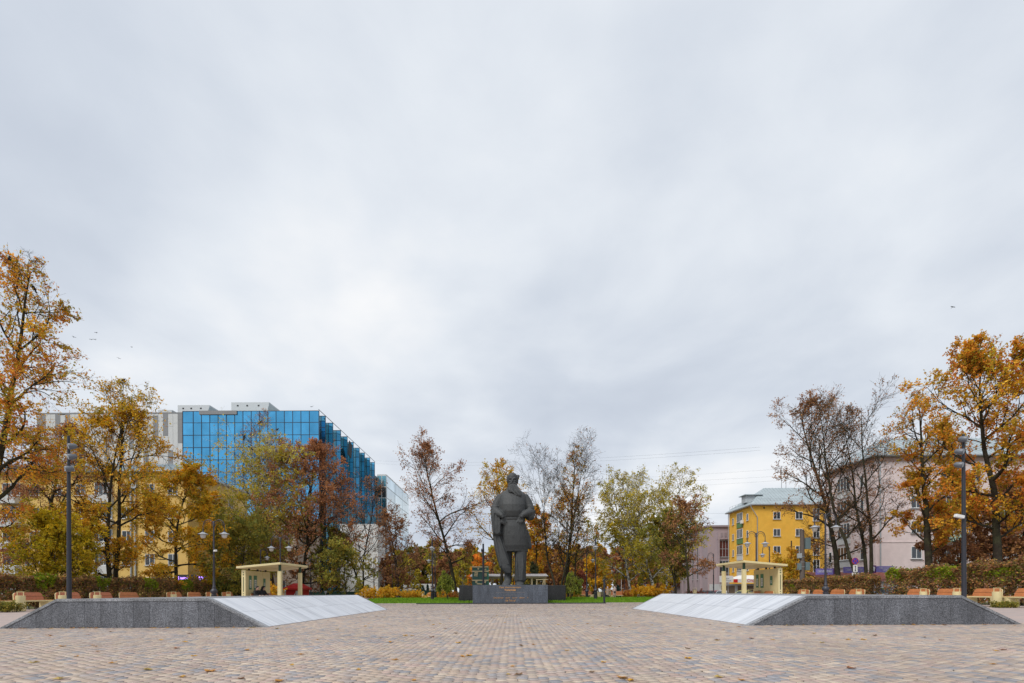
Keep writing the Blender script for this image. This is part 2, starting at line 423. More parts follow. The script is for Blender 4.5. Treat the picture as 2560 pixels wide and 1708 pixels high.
# ------------------------------------------------------------------ lawn with real blades, edged by a kerb
def lawn_h(X, Y):
    t = min(1, max(0, (Y - 40.0) / 9.0)); return -0.01 + 0.26 * t * t * (3 - 2 * t)
lawn_x0, lawn_x1, lawn_y0, lawn_y1 = -14.5, 15.5, 39.95, 51.0
X = np.linspace(lawn_x0, lawn_x1, 61); Y = np.linspace(lawn_y0, lawn_y1, 25)
v = [(x, y, lawn_h(x, y)) for y in Y for x in X]
q = [(j * 61 + i, j * 61 + i + 1, (j + 1) * 61 + i + 1, (j + 1) * 61 + i) for j in range(24) for i in range(60)]
lawn = tag(link('lawn', np_mesh('lawn', v, q, mats=[m_turf], smooth=True)), kind='structure')
def grass(n, x0, x1, y0, y1, hfun, hmin, hmax, cols, seed):
    g = np.random.default_rng(seed)
    x = g.uniform(x0, x1, n); y = g.uniform(y0, y1, n); z = np.array([hfun(a, b) for a, b in zip(x, y)])
    h = g.uniform(hmin, hmax, n); a = g.uniform(0, 2 * np.pi, n); w = g.uniform(.010, .022, n)
    lean = g.normal(0, .35, (n, 2)) * h[:, None]
    dx, dy = np.cos(a) * w, np.sin(a) * w
    p0 = np.stack([x - dx, y - dy, z - .01], 1); p1 = np.stack([x + dx, y + dy, z - .01], 1); p2 = np.stack([x + lean[:, 0], y + lean[:, 1], z + h], 1)
    V = np.stack([p0, p1, p2], 1).reshape(-1, 3)
    ck = np.array(cols)[g.integers(0, len(cols), n)] * g.uniform(.75, 1.25, (n, 1))
    return np_mesh('grass', V, None, np.arange(3 * n).reshape(-1, 3), mats=[m_grass], vcol=np.repeat(ck, 3, 0))
gcol = [(.19, .36, .02), (.15, .31, .02), (.24, .42, .03), (.20, .33, .03)]
tag(link('grass', grass(42000, lawn_x0, lawn_x1, lawn_y0, lawn_y1, lawn_h, .09, .2, gcol, 3)), 'short bright green grass growing on the strip behind the plaza', 'grass', kind='stuff')
k = MB()
for i in range(int((lawn_x1 - lawn_x0) / 1.0)):
    x = lawn_x0 + i; k.box(x + .004, x + .996, 39.86, 39.94, -0.05, 0.012)
tag(k.build('kerb', m_kerb), kind='structure')

# ------------------------------------------------------------------ the two wedge ramps: granite walls, pale marble slabs on the inner slope
def stone_mat(name, base, dark, light, scale, rough, streak=None):
    m = bpy.data.materials.new(name); m.use_nodes = True; nt = m.node_tree; nd, lk = nt.nodes, nt.links; b = nd['Principled BSDF']
    tcn = nd.new('ShaderNodeTexCoord')
    oi = nd.new('ShaderNodeObjectInfo')
    vo = nd.new('ShaderNodeTexVoronoi'); vo.inputs['Scale'].default_value = scale
    lk.new(tcn.outputs['Object'], vo.inputs['Vector'])
    cr = nd.new('ShaderNodeValToRGB'); s = nd.new('ShaderNodeSeparateColor')
    lk.new(vo.outputs['Color'], s.inputs[0]); lk.new(s.outputs[0], cr.inputs[0])
    el = cr.color_ramp.elements; el[0].color = (*dark, 1); el[1].color = (*light, 1); el[0].position = .1; el[1].position = .95
    mm = el.new(.5); mm.color = (*base, 1)
    nz = nd.new('ShaderNodeTexNoise'); nz.inputs['Scale'].default_value = 1.6; nz.inputs['Detail'].default_value = 6
    mp = nd.new('ShaderNodeMapping'); lk.new(tcn.outputs['Object'], mp.inputs[0]); mp.inputs['Scale'].default_value = streak or (1.6, 1.6, .5)
    lk.new(mp.outputs[0], nz.inputs['Vector'])
    mr = nd.new('ShaderNodeMapRange'); mr.inputs['From Min'].default_value = .3; mr.inputs['From Max'].default_value = .7; mr.inputs['To Min'].default_value = .72; mr.inputs['To Max'].default_value = 1.22
    lk.new(nz.outputs['Fac'], mr.inputs['Value'])
    r2 = nd.new('ShaderNodeMapRange'); r2.inputs['To Min'].default_value = .80; r2.inputs['To Max'].default_value = 1.15; lk.new(oi.outputs['Random'], r2.inputs['Value'])
    mu = nd.new('ShaderNodeMath'); mu.operation = 'MULTIPLY'; lk.new(mr.outputs[0], mu.inputs[0]); lk.new(r2.outputs[0], mu.inputs[1])
    vm = nd.new('ShaderNodeVectorMath'); vm.operation = 'SCALE'; lk.new(cr.outputs[0], vm.inputs[0]); lk.new(mu.outputs[0], vm.inputs['Scale'])
    lk.new(vm.outputs[0], b.inputs['Base Color']); b.inputs['Roughness'].default_value = rough
    MATS[name] = m; return m
m_granite = stone_mat('grey_granite', (0.115, 0.122, 0.138), (0.055, 0.057, 0.065), (0.20, 0.21, 0.235), 60, 0.5)
m_cap = stone_mat('granite_coping', (0.21, 0.218, 0.235), (0.11, 0.113, 0.12), (0.34, 0.35, 0.37), 70, 0.5)
m_core = mat('ramp_core', (0.30, 0.31, 0.32), 0.9)
# marble with grey veins running up the slope
mm_ = bpy.data.materials.new('pale_marble'); mm_.use_nodes = True
nt = mm_.node_tree; nd, lk = nt.nodes, nt.links; b = nd['Principled BSDF']
tcn = nd.new('ShaderNodeTexCoord'); mp = nd.new('ShaderNodeMapping'); mp.inputs['Scale'].default_value = (0.35, 5.0, 0.35)
mp.inputs['Rotation'].default_value = (0, 0, R(6))
geo = nd.new('ShaderNodeNewGeometry'); lk.new(geo.outputs['Position'], mp.inputs[0])
nz = nd.new('ShaderNodeTexNoise'); nz.inputs['Scale'].default_value = 1.5; nz.inputs['Detail'].default_value = 8; nz.inputs['Roughness'].default_value = .65; nz.inputs['Distortion'].default_value = .6
lk.new(mp.outputs[0], nz.inputs['Vector'])
cr = nd.new('ShaderNodeValToRGB'); lk.new(nz.outputs['Fac'], cr.inputs[0]); el = cr.color_ramp.elements
el[0].position = .30; el[0].color = (.27, .29, .33, 1); el[1].position = .64; el[1].color = (.62, .64, .68, 1)
q_ = el.new(.43); q_.color = (.49, .515, .56, 1)
oi = nd.new('ShaderNodeObjectInfo'); r2 = nd.new('ShaderNodeMapRange'); r2.inputs['To Min'].default_value = .90; r2.inputs['To Max'].default_value = 1.06; lk.new(oi.outputs['Random'], r2.inputs['Value'])
vm = nd.new('ShaderNodeVectorMath'); vm.operation = 'SCALE'; lk.new(cr.outputs[0], vm.inputs[0]); lk.new(r2.outputs[0], vm.inputs['Scale'])
lk.new(vm.outputs[0], b.inputs['Base Color']); b.inputs['Roughness'].default_value = .45
m_marble = mm_

def ramp(side, x_out_b, x_out_t, x_in_t, x_in_b, label):
    """side -1 left, +1 right; x given positive"""
    y0, y1, h = 13.2, 26.0, 0.84
    root = empty('wedge_ramp', (side * 10.5, y0, 0), label, 'ramp', 'stone wedge ramps')
    def loc(pts): return [(side * x - side * 10.5, z) for x, z in pts]
    core = MB(); g = .03
    core.prism(loc([(x_out_b - .08, -.02), (x_out_t - .03, h - .06), (x_in_t + .03, h - .06), (x_in_b + .10, -.02)]), 'y', .04, y1 - y0 - .04)
    core.build('core', m_core, root)
    # front granite panels
    def top_at(x):
        if x > x_out_t: return h * (x_out_b - x) / (x_out_b - x_out_t)
        if x < x_in_t: return h * (x - x_in_b) / (x_in_t - x_in_b)
        return h
    for yf in (0.0, y1 - y0 - .036):
        x = x_in_b + .12; n = 16; wdt = (x_out_b - x_in_b - .24) / n
        for i in range(n):
            a, c = x + i * wdt + .003, x + (i + 1) * wdt - .003
            pts = [(a, 0.0), (c, 0.0)]
            brk = [t for t in (x_in_t, x_out_t) if a < t < c]
            up = [(c, max(.008, top_at(c) - .073))] + [(t, top_at(t) - .073) for t in sorted(brk, reverse=True)] + [(a, max(.008, top_at(a) - .073))]
            p = MB(); p.prism(loc(pts + up), 'y', yf + random.uniform(-.001, .001), yf + .035); p.build('granite_panel', m_granite, root)
    # coping along the wall's edge
    for yf, sgn in ((0.0, 1), (y1 - y0, -1)):
        segs = [((x_in_b, 0), (x_in_t, h)), ((x_in_t, h), ((x_in_t + x_out_t) / 2, h)), (((x_in_t + x_out_t) / 2, h), (x_out_t, h)), ((x_out_t, h), (x_out_b, 0))]
        for (a, za), (c, zc) in segs:
            p = MB(); d = .0015
            p.prism(loc([(a + d, za - .075), (c - d, zc - .075), (c - d, zc + .002), (a + d, za + .002)]), 'y', yf - .018 * sgn, yf + .16 * sgn)
            p.build('coping', m_cap, root)
    # inner slope: two courses of slabs, plus outer slope and top slabs
    L = y1 - y0 - .32; ns = 21
    def slab(pa, pb, ya, yb, t=.03, m=m_marble, name='marble_slab'):
        p = MB()
        dx, dz = pb[0] - pa[0], pb[1] - pa[1]; l = math.hypot(dx, dz); nxn, nzn = -dz / l * t, dx / l * t
        if nzn < 0: nxn, nzn = -nxn, -nzn
        p.prism(loc([(pa[0], pa[1]), (pb[0], pb[1]), (pb[0] - nxn, pb[1] - nzn), (pa[0] - nxn, pa[1] - nzn)]), 'y', ya, yb)
        return p.build(name, m, root)
    for i in range(ns):
        ya = .16 + L * i / ns + .002; yb = .16 + L * (i + 1) / ns - .002
        for (t0, t1) in ((0.02, .515), (.52, 1.0)):
            a = (x_in_b + (x_in_t - x_in_b) * t0, h * t0 + .0); c = (x_in_b + (x_in_t - x_in_b) * t1, h * t1)
            e = random.uniform(-.0012, .0012)
            slab((a[0], a[1] + e), (c[0], c[1] + e), ya, yb)
    for i in range(ns // 3):
        ya = .16 + L * i / 7 + .002; yb = .16 + L * (i + 1) / 7 - .002
        n = 3
        for j in range(n):
            a = x_in_t + (x_out_t - x_in_t) * j / n + .002; c = x_in_t + (x_out_t - x_in_t) * (j + 1) / n - .002
            slab((a, h), (c, h), ya, yb, m=m_cap, name='top_slab')
        slab((x_out_t, h), (x_out_b, 0.01), ya, yb, m=m_granite, name='granite_slab')
    return root
ramp(-1, 14.72, 13.06, 8.70, 7.02, 'long stone wedge left of the plaza, grey granite front and pale marble inner slope')
ramp(1, 14.62, 12.88, 8.44, 6.74, 'long stone wedge right of the plaza, grey granite front and pale marble inner slope')
# ------------------------------------------------------------------ trees
m_bark = mat('bark_dark', (0.040, 0.031, 0.024), 0.95, var=0.45, scale=5, bump=0.9, bscale=22, spec=0.1, col2=(0.055, 0.052, 0.030))
m_bark2 = mat('bark_brown', (0.070, 0.050, 0.038), 0.95, var=0.4, scale=5, bump=0.8, bscale=22, spec=0.1)
m_leaf = mat('autumn_leaf', (0.3, 0.15, 0.03), 0.55, var=0.18, scale=0.8, attr=True, transl=0.45, spec=0.25)
# birch bark: white with dark scars
mb_ = bpy.data.materials.new('bark_birch'); mb_.use_nodes = True
nt = mb_.node_tree; nd, lk = nt.nodes, nt.links; b = nd['Principled BSDF']
tcn = nd.new('ShaderNodeTexCoord'); mp = nd.new('ShaderNodeMapping'); mp.inputs['Scale'].default_value = (2.0, 2.0, 3.2)
lk.new(tcn.outputs['Object'], mp.inputs[0]); nz = nd.new('ShaderNodeTexNoise'); nz.inputs['Scale'].default_value = 1.7; nz.inputs['Detail'].default_value = 5
lk.new(mp.outputs[0], nz.inputs['Vector']); cr = nd.new('ShaderNodeValToRGB'); lk.new(nz.outputs['Fac'], cr.inputs[0]); el = cr.color_ramp.elements
el[0].position = .44; el[0].color = (.035, .03, .028, 1); el[1].position = .52; el[1].color = (.55, .53, .49, 1)
lk.new(cr.outputs[0], b.inputs['Base Color']); b.inputs['Roughness'].default_value = .8
m_birch = mb_

PAL = dict(
    gold=[(.52, .29, .018), (.46, .23, .016), (.55, .34, .02), (.38, .18, .018), (.42, .30, .02), (.32, .25, .018)],
    amber=[(.50, .23, .02), (.46, .18, .02), (.40, .135, .025), (.53, .30, .025), (.38, .25, .02), (.30, .23, .018)],
    orange=[(.43, .17, .03), (.39, .13, .03), (.33, .10, .035), (.46, .23, .03), (.33, .21, .025)],
    rust=[(.30, .128, .055), (.25, .105, .05), (.36, .155, .058), (.33, .16, .065), (.21, .095, .052)],
    brown=[(.24, .115, .055), (.28, .135, .055), (.19, .09, .05), (.32, .165, .055), (.23, .10, .045)],
    birch=[(.31, .27, .03), (.37, .30, .03), (.24, .225, .03), (.43, .32, .025), (.27, .19, .03)],
    olive=[(.20, .19, .030), (.16, .165, .03), (.25, .20, .03), (.13, .14, .03), (.29, .21, .03)],
    yellowgreen=[(.40, .28, .012), (.36, .27, .012), (.43, .29, .012), (.28, .24, .015)],
    fire=[(.55, .20, .02), (.50, .15, .02), (.58, .26, .025)],
    shrubgold=[(.62, .36, .02), (.56, .29, .02), (.60, .42, .03), (.46, .36, .04), (.58, .24, .02)],
    maroon=[(.16, .04, .025), (.20, .055, .025), (.13, .035, .03), (.25, .08, .03)],
    conifer=[(.035, .055, .025), (.05, .07, .03), (.06, .065, .025), (.10, .085, .03)],
    bluefir=[(.03, .06, .05), (.035, .07, .055)],
    weep=[(.20, .24, .03), (.24, .26, .03), (.17, .20, .03), (.28, .28, .04)],
)
def unit(a): return a / np.maximum(np.linalg.norm(a, axis=-1, keepdims=True), 1e-9)
def grow(g, st, d, ln, k, wander, trop):
    n = len(st); pts = np.zeros((n, k + 1, 3)); pts[:, 0] = st; d = unit(d)
    tz = np.array([0, 0, 1.0])
    for i in range(k):
        d = unit(d + g.normal(0, wander, (n, 3)) + trop * tz)
        pts[:, i + 1] = pts[:, i] + d * (ln / k)[:, None]
    return pts
def kids(g, pts, n, t0, t1, ang, angv, side=None):
    N_, k1, _ = pts.shape; k = k1 - 1
    t = t0 + (t1 - t0) * (np.arange(n)[None, :] + g.random((N_, n))) / n
    f = np.clip(t, 0, .9999) * k; i = f.astype(int); fr = (f - i)[..., None]
    rows = np.arange(N_)[:, None]
    p = pts[rows, i] * (1 - fr) + pts[rows, i + 1] * fr
    tan = unit(pts[rows, i + 1] - pts[rows, i])
    rnd = g.normal(0, 1, (N_, n, 3)); perp = unit(rnd - tan * (rnd * tan).sum(-1, keepdims=True))
    a = (ang + g.normal(0, angv, (N_, n)))[..., None]
    d = tan * np.cos(a) + perp * np.sin(a)
    return p.reshape(-1, 3), d.reshape(-1, 3), t.reshape(-1), np.repeat(np.arange(N_), n)
def tubes(pts, r0, r1, sides):
    """pts (N,k+1,3), radii per branch -> verts, quads"""
    n, k1, _ = pts.shape
    tan = np.zeros_like(pts); tan[:, 1:-1] = pts[:, 2:] - pts[:, :-2]; tan[:, 0] = pts[:, 1] - pts[:, 0]; tan[:, -1] = pts[:, -1] - pts[:, -2]
    tan = unit(tan)
    ref = np.where(np.abs(tan[..., 2:3]) < .85, np.array([0, 0, 1.0]), np.array([1.0, 0, 0]))
    u = unit(ref - tan * (ref * tan).sum(-1, keepdims=True)); w = np.cross(tan, u)
    tt = np.linspace(0, 1, k1)[None, :]
    rad = r0[:, None] * (1 - tt) + r1[:, None] * tt
    a = 2 * np.pi * np.arange(sides) / sides
    V = pts[:, :, None, :] + rad[:, :, None, None] * (u[:, :, None, :] * np.cos(a)[None, None, :, None] + w[:, :, None, :] * np.sin(a)[None, None, :, None])
    base = (np.arange(n)[:, None, None] * k1 + np.arange(k1 - 1)[None, :, None]) * sides
    j = np.arange(sides)[None, None, :]; jj = (j + 1) % sides
    q = np.stack([base + j, base + jj, base + sides + jj, base + sides + j], -1).reshape(-1, 4)
    return V.reshape(-1, 3), q
def ribbons(g, pts, r):
    a, b_ = pts[:, 0], pts[:, -1]; n = len(a); w = unit(np.cross(b_ - a, g.normal(0, 1, (n, 3)))) * r[:, None]
    return np.stack([a - w, a + w, b_ + w * .6, b_ - w * .6], 1).reshape(-1, 3), np.arange(4 * n).reshape(-1, 4)
def leaf_quads(g, c, size, cols, hang=0.0):
    n = len(c)
    a = unit(g.normal(0, 1, (n, 3)) + np.array([0, 0, -hang])); r = g.normal(0, 1, (n, 3)); b_ = unit(np.cross(a, r))
    s = (size * g.uniform(.65, 1.35, n))[:, None]
    V = np.stack([c - a * s * .55, c + b_ * s * .36, c + a * s * .62, c - b_ * s * .36], 1).reshape(-1, 3)
    return V, np.arange(4 * n).reshape(-1, 4), np.repeat(cols, 4, 0)
def merge(parts):
    vs, qs, o = [], [], 0
    for v, q in parts: vs.append(v); qs.append(q + o); o += len(v)
    return np.concatenate(vs), np.concatenate(qs)

def tree_meshes(seed, H, Rr, base=.22, stems=1, spread=.12, r0=None, n1=16, n2=8, n3=6, n4=4, leaves=6, leaf=.15, pal='gold', droop=0.0,
                lean=(0, 0), shape='oval', bark=None, wander=.13, e0=.55, e1=1.15, upcurve=.05, bare_top=0.0, twig=1.0, fork=.12, l2f=.50, full=0.0):
    g = np.random.default_rng(seed); bark = bark or m_bark
    r0 = r0 or H * .0135
    # stems
    st = np.zeros((stems, 3)); az = g.uniform(0, 6.28) + np.arange(stems) * 2 * np.pi / stems
    sd_ = np.stack([np.cos(az) * spread + lean[0], np.sin(az) * spread + lean[1], np.ones(stems)], 1)
    if stems > 1: st[:, 0] = np.cos(az) * r0 * .9; st[:, 1] = np.sin(az) * r0 * .9
    st[:, 2] = -.15
    hs = H * np.where(np.arange(stems) == 0, .97, g.uniform(.78, .95, stems))
    S = grow(g, st, sd_, hs / np.cos(np.arctan(np.hypot(spread * (stems > 1) + abs(lean[0]), lean[1]))), 12, .055 + .02 * (stems > 1), .05)
    rs0 = np.full(stems, r0 * (1 if stems == 1 else .72)); parts = []
    tt = np.linspace(0, 1, 13)
    # trunk tapers faster in the crown
    parts.append(tubes(S, rs0, rs0 * .10, 9))
    flare = S[:, :2].copy(); flare[:, 1] = S[:, 0] + (S[:, 1] - S[:, 0]) * .45
    parts.append(tubes(flare, rs0 * 1.45, rs0 * .95, 9))
    # limbs
    p, d, t, par = kids(g, S, n1, base, .985, 1.0, .1)
    m = len(p)
    azl = np.arange(m) * 2.399 + g.uniform(-.5, .5, m)
    tn = (t - base) / (1 - base)
    el = e0 + (e1 - e0) * tn + g.normal(0, .13, m)
    out = np.stack([np.cos(azl) * np.cos(el), np.sin(azl) * np.cos(el), np.sin(el)], 1)
    prof = {'oval': np.sin(np.pi * np.clip(.20 + .78 * tn, 0, 1)) ** .75, 'broad': np.clip(1.05 - tn ** 2.2, .12, 1), 'vase': .45 + .65 * tn - .75 * np.clip(tn - .72, 0, 1) * 1.6,
            'cone': np.clip(1.05 - tn, .06, 1), 'column': np.sin(np.pi * np.clip(.25 + .7 * tn, 0, 1)) ** .5}[shape]
    ln = Rr * np.maximum(prof, .12) * g.uniform(.72, 1.18, m) / np.maximum(np.cos(el), .45) ** .6
    B1 = grow(g, p, out, ln, 7, wander, upcurve - droop * .25)
    rp = rs0[par] * (1 - .9 * t); rb = np.minimum(rp * .62, ln * .026) + .006
    parts.append(tubes(B1, rb, rb * .22, 6))
    # branches
    p, d, t, par2 = kids(g, B1, n2, .16, 1.0, .72, .18)
    l2 = ln[par2] * l2f * (1.12 - .62 * t) * g.uniform(.65, 1.25, len(p))
    B2 = grow(g, p, d, l2, 4, wander * 1.15, upcurve * .8 - droop * .35)
    rb2 = np.minimum(rb[par2] * (1 - .78 * t) * .65, l2 * .022) + .004
    parts.append(tubes(B2, rb2, rb2 * .35, 3))
    tv, tq = merge(parts)
    trunk = np_mesh('trunk', tv, tq, mats=[bark], smooth=True)
    # twigs
    cp = []
    p, d, t, par3 = kids(g, B2, n3, .15, 1.0, .70, .2)
    l3 = l2[par3] * .52 * (1.1 - .5 * t) * g.uniform(.6, 1.3, len(p)) + .12
    B3 = grow(g, p, d, l3, 2, wander * 1.4, upcurve - droop * .8)
    rb3 = np.full(len(p), .0085 * twig) * g.uniform(.8, 1.2, len(p)); cp.append(ribbons(g, B3[:, :2], rb3)); cp.append(ribbons(g, B3[:, 1:], rb3 * .8))
    src = [B3]; grp = [par2[par3]]; b2g = [par3]
    if n4:
        p, d, t, par4 = kids(g, B3, n4, .2, 1.0, .65, .2)
        l4 = l3[par4] * .55 * g.uniform(.6, 1.3, len(p)) + .08
        B4 = grow(g, p, d, l4, 1, wander * 1.5, upcurve - droop * 1.2)
        rb4 = np.full(len(p), .0062 * twig); cp.append(ribbons(g, B4, rb4))
        src.append(B4); grp.append(par2[par3][par4]); b2g.append(par3[par4])
    cv, cq = merge(cp); nb = len(cq); nbv = len(cv)
    lv = np.zeros((0, 3)); lq = np.zeros((0, 4), int); lc = np.zeros((0, 3))
    if leaves > 0:
        palette = np.array(PAL[pal])
        B = src[-1]; bg = b2g[-1]
        nl = leaves if isinstance(leaves, int) else 1
        p, d, t, pl = kids(g, B, nl, .1, 1.05, 1.0, .4)
        if not isinstance(leaves, int):
            keepm = g.random(len(p)) < leaves; p, pl = p[keepm], pl[keepm]
        # some boughs hold more leaves than others
        bough = g.random(bg.max() + 1); hold = np.clip(bough[bg[pl]] * 1.5 + .15 + full, 0, 1)
        if bare_top: hold = hold * np.clip(1.0 - (p[:, 2] / H - (1 - bare_top)) / bare_top, .12, 1)
        kk = g.random(len(p)) < hold; p, pl = p[kk], pl[kk]
        p = p + g.normal(0, .05, p.shape)
        tone = g.integers(0, len(palette), bg.max() + 1)
        ci = np.where(g.random(len(p)) < .55, tone[bg[pl]], g.integers(0, len(palette), len(p)))
        bough_b = g.uniform(.82, 1.15, bg.max() + 1)
        cols = 1.6 * palette[ci] * (bough_b[bg[pl]] * g.uniform(.78, 1.22, len(p)))[:, None]
        lv, lq, lc = leaf_quads(g, p, leaf, cols, hang=.6 + droop * 2)
    V = np.concatenate([cv, lv]); Q = np.concatenate([cq, lq + nbv])
    vc = np.concatenate([np.full((nbv, 3), .05), lc])
    crown = np_mesh('crown', V, Q, mats=[bark, m_leaf], qmi=np.concatenate([np.zeros(nb, int), np.ones(len(lq), int)]), vcol=vc)
    return trunk, crown, B2[:, 1:].reshape(-1, 3)
def place_tree(meshes, X, Y, label, name='deciduous_tree', rz=0.0, sc=1.0, group=None, gz=None, cat='tree'):
    z = ground_z(X, Y) if gz is None else gz
    e = empty(name, (X, Y, z), label, cat, group, rz)
    e.scale = (sc, sc, sc)
    link('trunk', meshes[0], e); link('crown', meshes[1], e)
    return e
PERCH = {}
def tree(px, z, topy, hw_px, label, **kw):
    """tree from photo measurements: trunk column px, depth z, crown top row, crown half width in px"""
    s = F / z; hz = 1479 - (px - 1280) * 10 / 2440
    X = PX(px, z); g0 = ground_z(X, z)
    H = (hz - topy) / s + 1.0 - g0; Rr = hw_px / s
    name = kw.pop('name', 'deciduous_tree'); group = kw.pop('group', None); rz = kw.pop('rz', 0.0)
    ms = tree_meshes(H=H, Rr=Rr, **kw); PERCH[kw['seed']] = ms[2] + np.array([X, z, g0])
    return place_tree(ms, X, z, label, name, rz, group=group)

# left side
tree(-88, 29, 640, 168, 'tall orange linden at the left edge with drooping branches and two crows', seed=101, base=.24, n1=22, n2=9, n3=7, n4=4, leaves=6, leaf=.125, pal='amber', droop=.14, shape='oval', wander=.16, e0=.25, e1=1.0, bare_top=.25)
tree(95, 37, 1010, 120, 'rust brown weeping tree between the leftmost linden and the floodlight pole', seed=102, base=.15, n1=20, n2=8, n3=7, n4=4, leaves=4, leaf=.12, pal='rust', droop=.30, shape='oval', wander=.16, e0=.3, e1=.9)
tree(288, 39.5, 912, 122, 'tall golden brown linden behind the left hedge with a crow in its top', seed=103, base=.14, stems=2, spread=.05, n1=15, n2=9, n3=7, n4=4, leaves=6, leaf=.14, pal='gold', shape='oval', wander=.15, e0=.4, e1=1.0, bare_top=.3)
tree(440, 46, 1150, 105, 'broad golden linden with dark trunk above the neon shop sign', seed=104, base=.17, n1=22, n2=9, n3=7, n4=4, leaves=7, leaf=.15, pal='gold', shape='broad', e0=.15, e1=.95, wander=.15)
tree(150, 34, 1305, 85, 'small yellow green young tree behind the left hedge beside the floodlight pole', seed=105, base=.05, stems=3, spread=.25, n1=10, n2=7, n3=6, n4=3, leaves=6, leaf=.15, pal='yellowgreen', shape='oval', r0=.09)
tree(525, 56, 1245, 62, 'bronze leaved tree right of the broad golden linden', seed=106, base=.12, n1=18, n2=8, n3=6, n4=4, leaves=5, leaf=.22, pal='gold', shape='oval')
tree(628, 58, 1085, 118, 'birch with white stem and yellow green drooping twigs before the glass building', seed=107, base=.18, stems=2, spread=.08, n1=18, n2=8, n3=7, n4=4, leaves=6, leaf=.18, pal='birch', full=.2, droop=.34, bark=m_birch, shape='oval', bare_top=.3, name='birch_tree', e0=.6, e1=1.15)
tree(603, 50, 1290, 75, 'low green yellow birch thicket left of the cream shelter', seed=108, base=.06, stems=3, spread=.18, n1=10, n2=7, n3=6, n4=4, leaves=6, leaf=.17, pal='olive', droop=.3, name='birch_tree', r0=.11)
tree(688, 66, 1062, 72, 'bare purplish tree with crows standing in front of the glass building', seed=109, base=.25, n1=20, n2=8, n3=6, n4=4, leaves=1, leaf=.13, pal='rust', shape='column', bark=m_bark2, twig=1.3, e0=.8, e1=1.2)
tree(748, 60, 1128, 138, 'wide russet tree behind the left shelter', seed=171, base=.14, n1=30, n2=9, n3=7, n4=4, leaves=5, leaf=.18, pal='rust', shape='oval', twig=1.3, e0=.25, e1=1.0, full=.5, wander=.17)
tree(905, 64, 1212, 78, 'sparse brown tree right of the glass building front', seed=111, base=.18, stems=2, spread=.10, n1=13, n2=8, n3=6, n4=4, leaves=1, leaf=.15, pal='rust', bark=m_bark, twig=1.4)
tree(868, 54, 1385, 62, 'low olive tree with leaning dark trunk beside the orange shrubs', seed=112, base=.2, n1=14, n2=7, n3=6, n4=3, leaves=6, leaf=.18, pal='olive', lean=(-.25, 0), droop=.2)
tree(812, 62, 1330, 60, 'olive brown tree in front of the white facade', seed=113, base=.14, n1=16, n2=7, n3=6, n4=3, leaves=5, leaf=.2, pal='olive', twig=1.3)
tree(1000, 76, 1292, 62, 'brown bare topped tree left of the statue, beyond the orange shrubs', seed=114, base=.12, n1=18, n2=8, n3=6, n4=4, leaves=3, leaf=.19, pal='brown', bark=m_bark2, twig=1.6)
# centre
tree(1143, 55, 1125, 98, 'tall sparse reddish linden left of the statue with leaning trunk', seed=115, base=.26, n1=20, n2=9, n3=7, n4=4, leaves=2, leaf=.14, pal='rust', full=.3, lean=(-.045, 0), twig=1.2, e0=.3, e1=1.1)
tree(1250, 58, 1160, 85, 'yellowing sparse tree directly behind the left of the statue', seed=116, base=.22, n1=17, n2=8, n3=6, n4=4, leaves=3, leaf=.17, pal='gold', lean=(-.08, 0), twig=1.2)
tree(1394, 52, 1175, 88, 'bare forked tree just right of the statue', seed=117, base=.32, stems=2, spread=.12, n1=14, n2=9, n3=7, n4=4, leaves=.15, leaf=.14, pal='brown', lean=(-.06, 0), twig=1.3, e0=.75, e1=1.25, shape='vase')
tree(1408, 57, 1135, 42, 'slim orange tree with leaves along its stem right of the statue', seed=118, base=.15, n1=22, n2=7, n3=5, n4=4, leaves=1, leaf=.16, pal='amber', shape='column', twig=1.2)
tree(1424, 53, 1225, 78, 'several stemmed orange brown tree between the statue and the birches', seed=119, base=.3, stems=3, spread=.16, n1=9, n2=7, n3=6, n4=4, leaves=1, leaf=.16, pal='amber', twig=1.2, e0=.5)
tree(1338, 70, 1275, 42, 'bronze tree behind the right hip of the statue', seed=120, base=.2, n1=16, n2=8, n3=6, n4=3, leaves=6, leaf=.22, pal='amber')
# birches right of the centre
for i, (px, z, ty, hw, ln_, lab) in enumerate([(1580, 60, 1192, 84, -.02, 'leftmost white stemmed birch of the clump right of the statue'),
        (1606, 63, 1180, 76, .03, 'birch with twin white stems second from the left in the clump'),
        (1640, 58, 1170, 84, -.10, 'birch with white trunk leaning left in the middle of the clump'),
        (1662, 61, 1168, 80, -.01, 'tall upright birch with the highest top of the clump')]):
    tree(px, z, ty, hw, lab, seed=130 + i, base=.16, n1=19, n2=8, n3=6, n4=4, leaves=5, leaf=.18, pal='birch', full=.2, droop=.26, bark=m_birch, lean=(ln_, 0), shape='oval', bare_top=.45, name='birch_tree', group='birches right of the statue', twig=1.1, r0=.2)
tree(1688, 50, 1290, 62, 'dark forked tree with olive leaves at the end of the right ramp', seed=140, base=.25, stems=2, spread=.14, n1=11, n2=7, n3=6, n4=4, leaves=4, leaf=.18, pal='olive', twig=1.1)
tree(1722, 47, 1262, 66, 'leaning dark tree with brown twigs in front of the mauve building', seed=141, base=.25, n1=15, n2=8, n3=6, n4=4, leaves=2, leaf=.15, pal='brown', lean=(-.05, 0), droop=.12, twig=1.1)
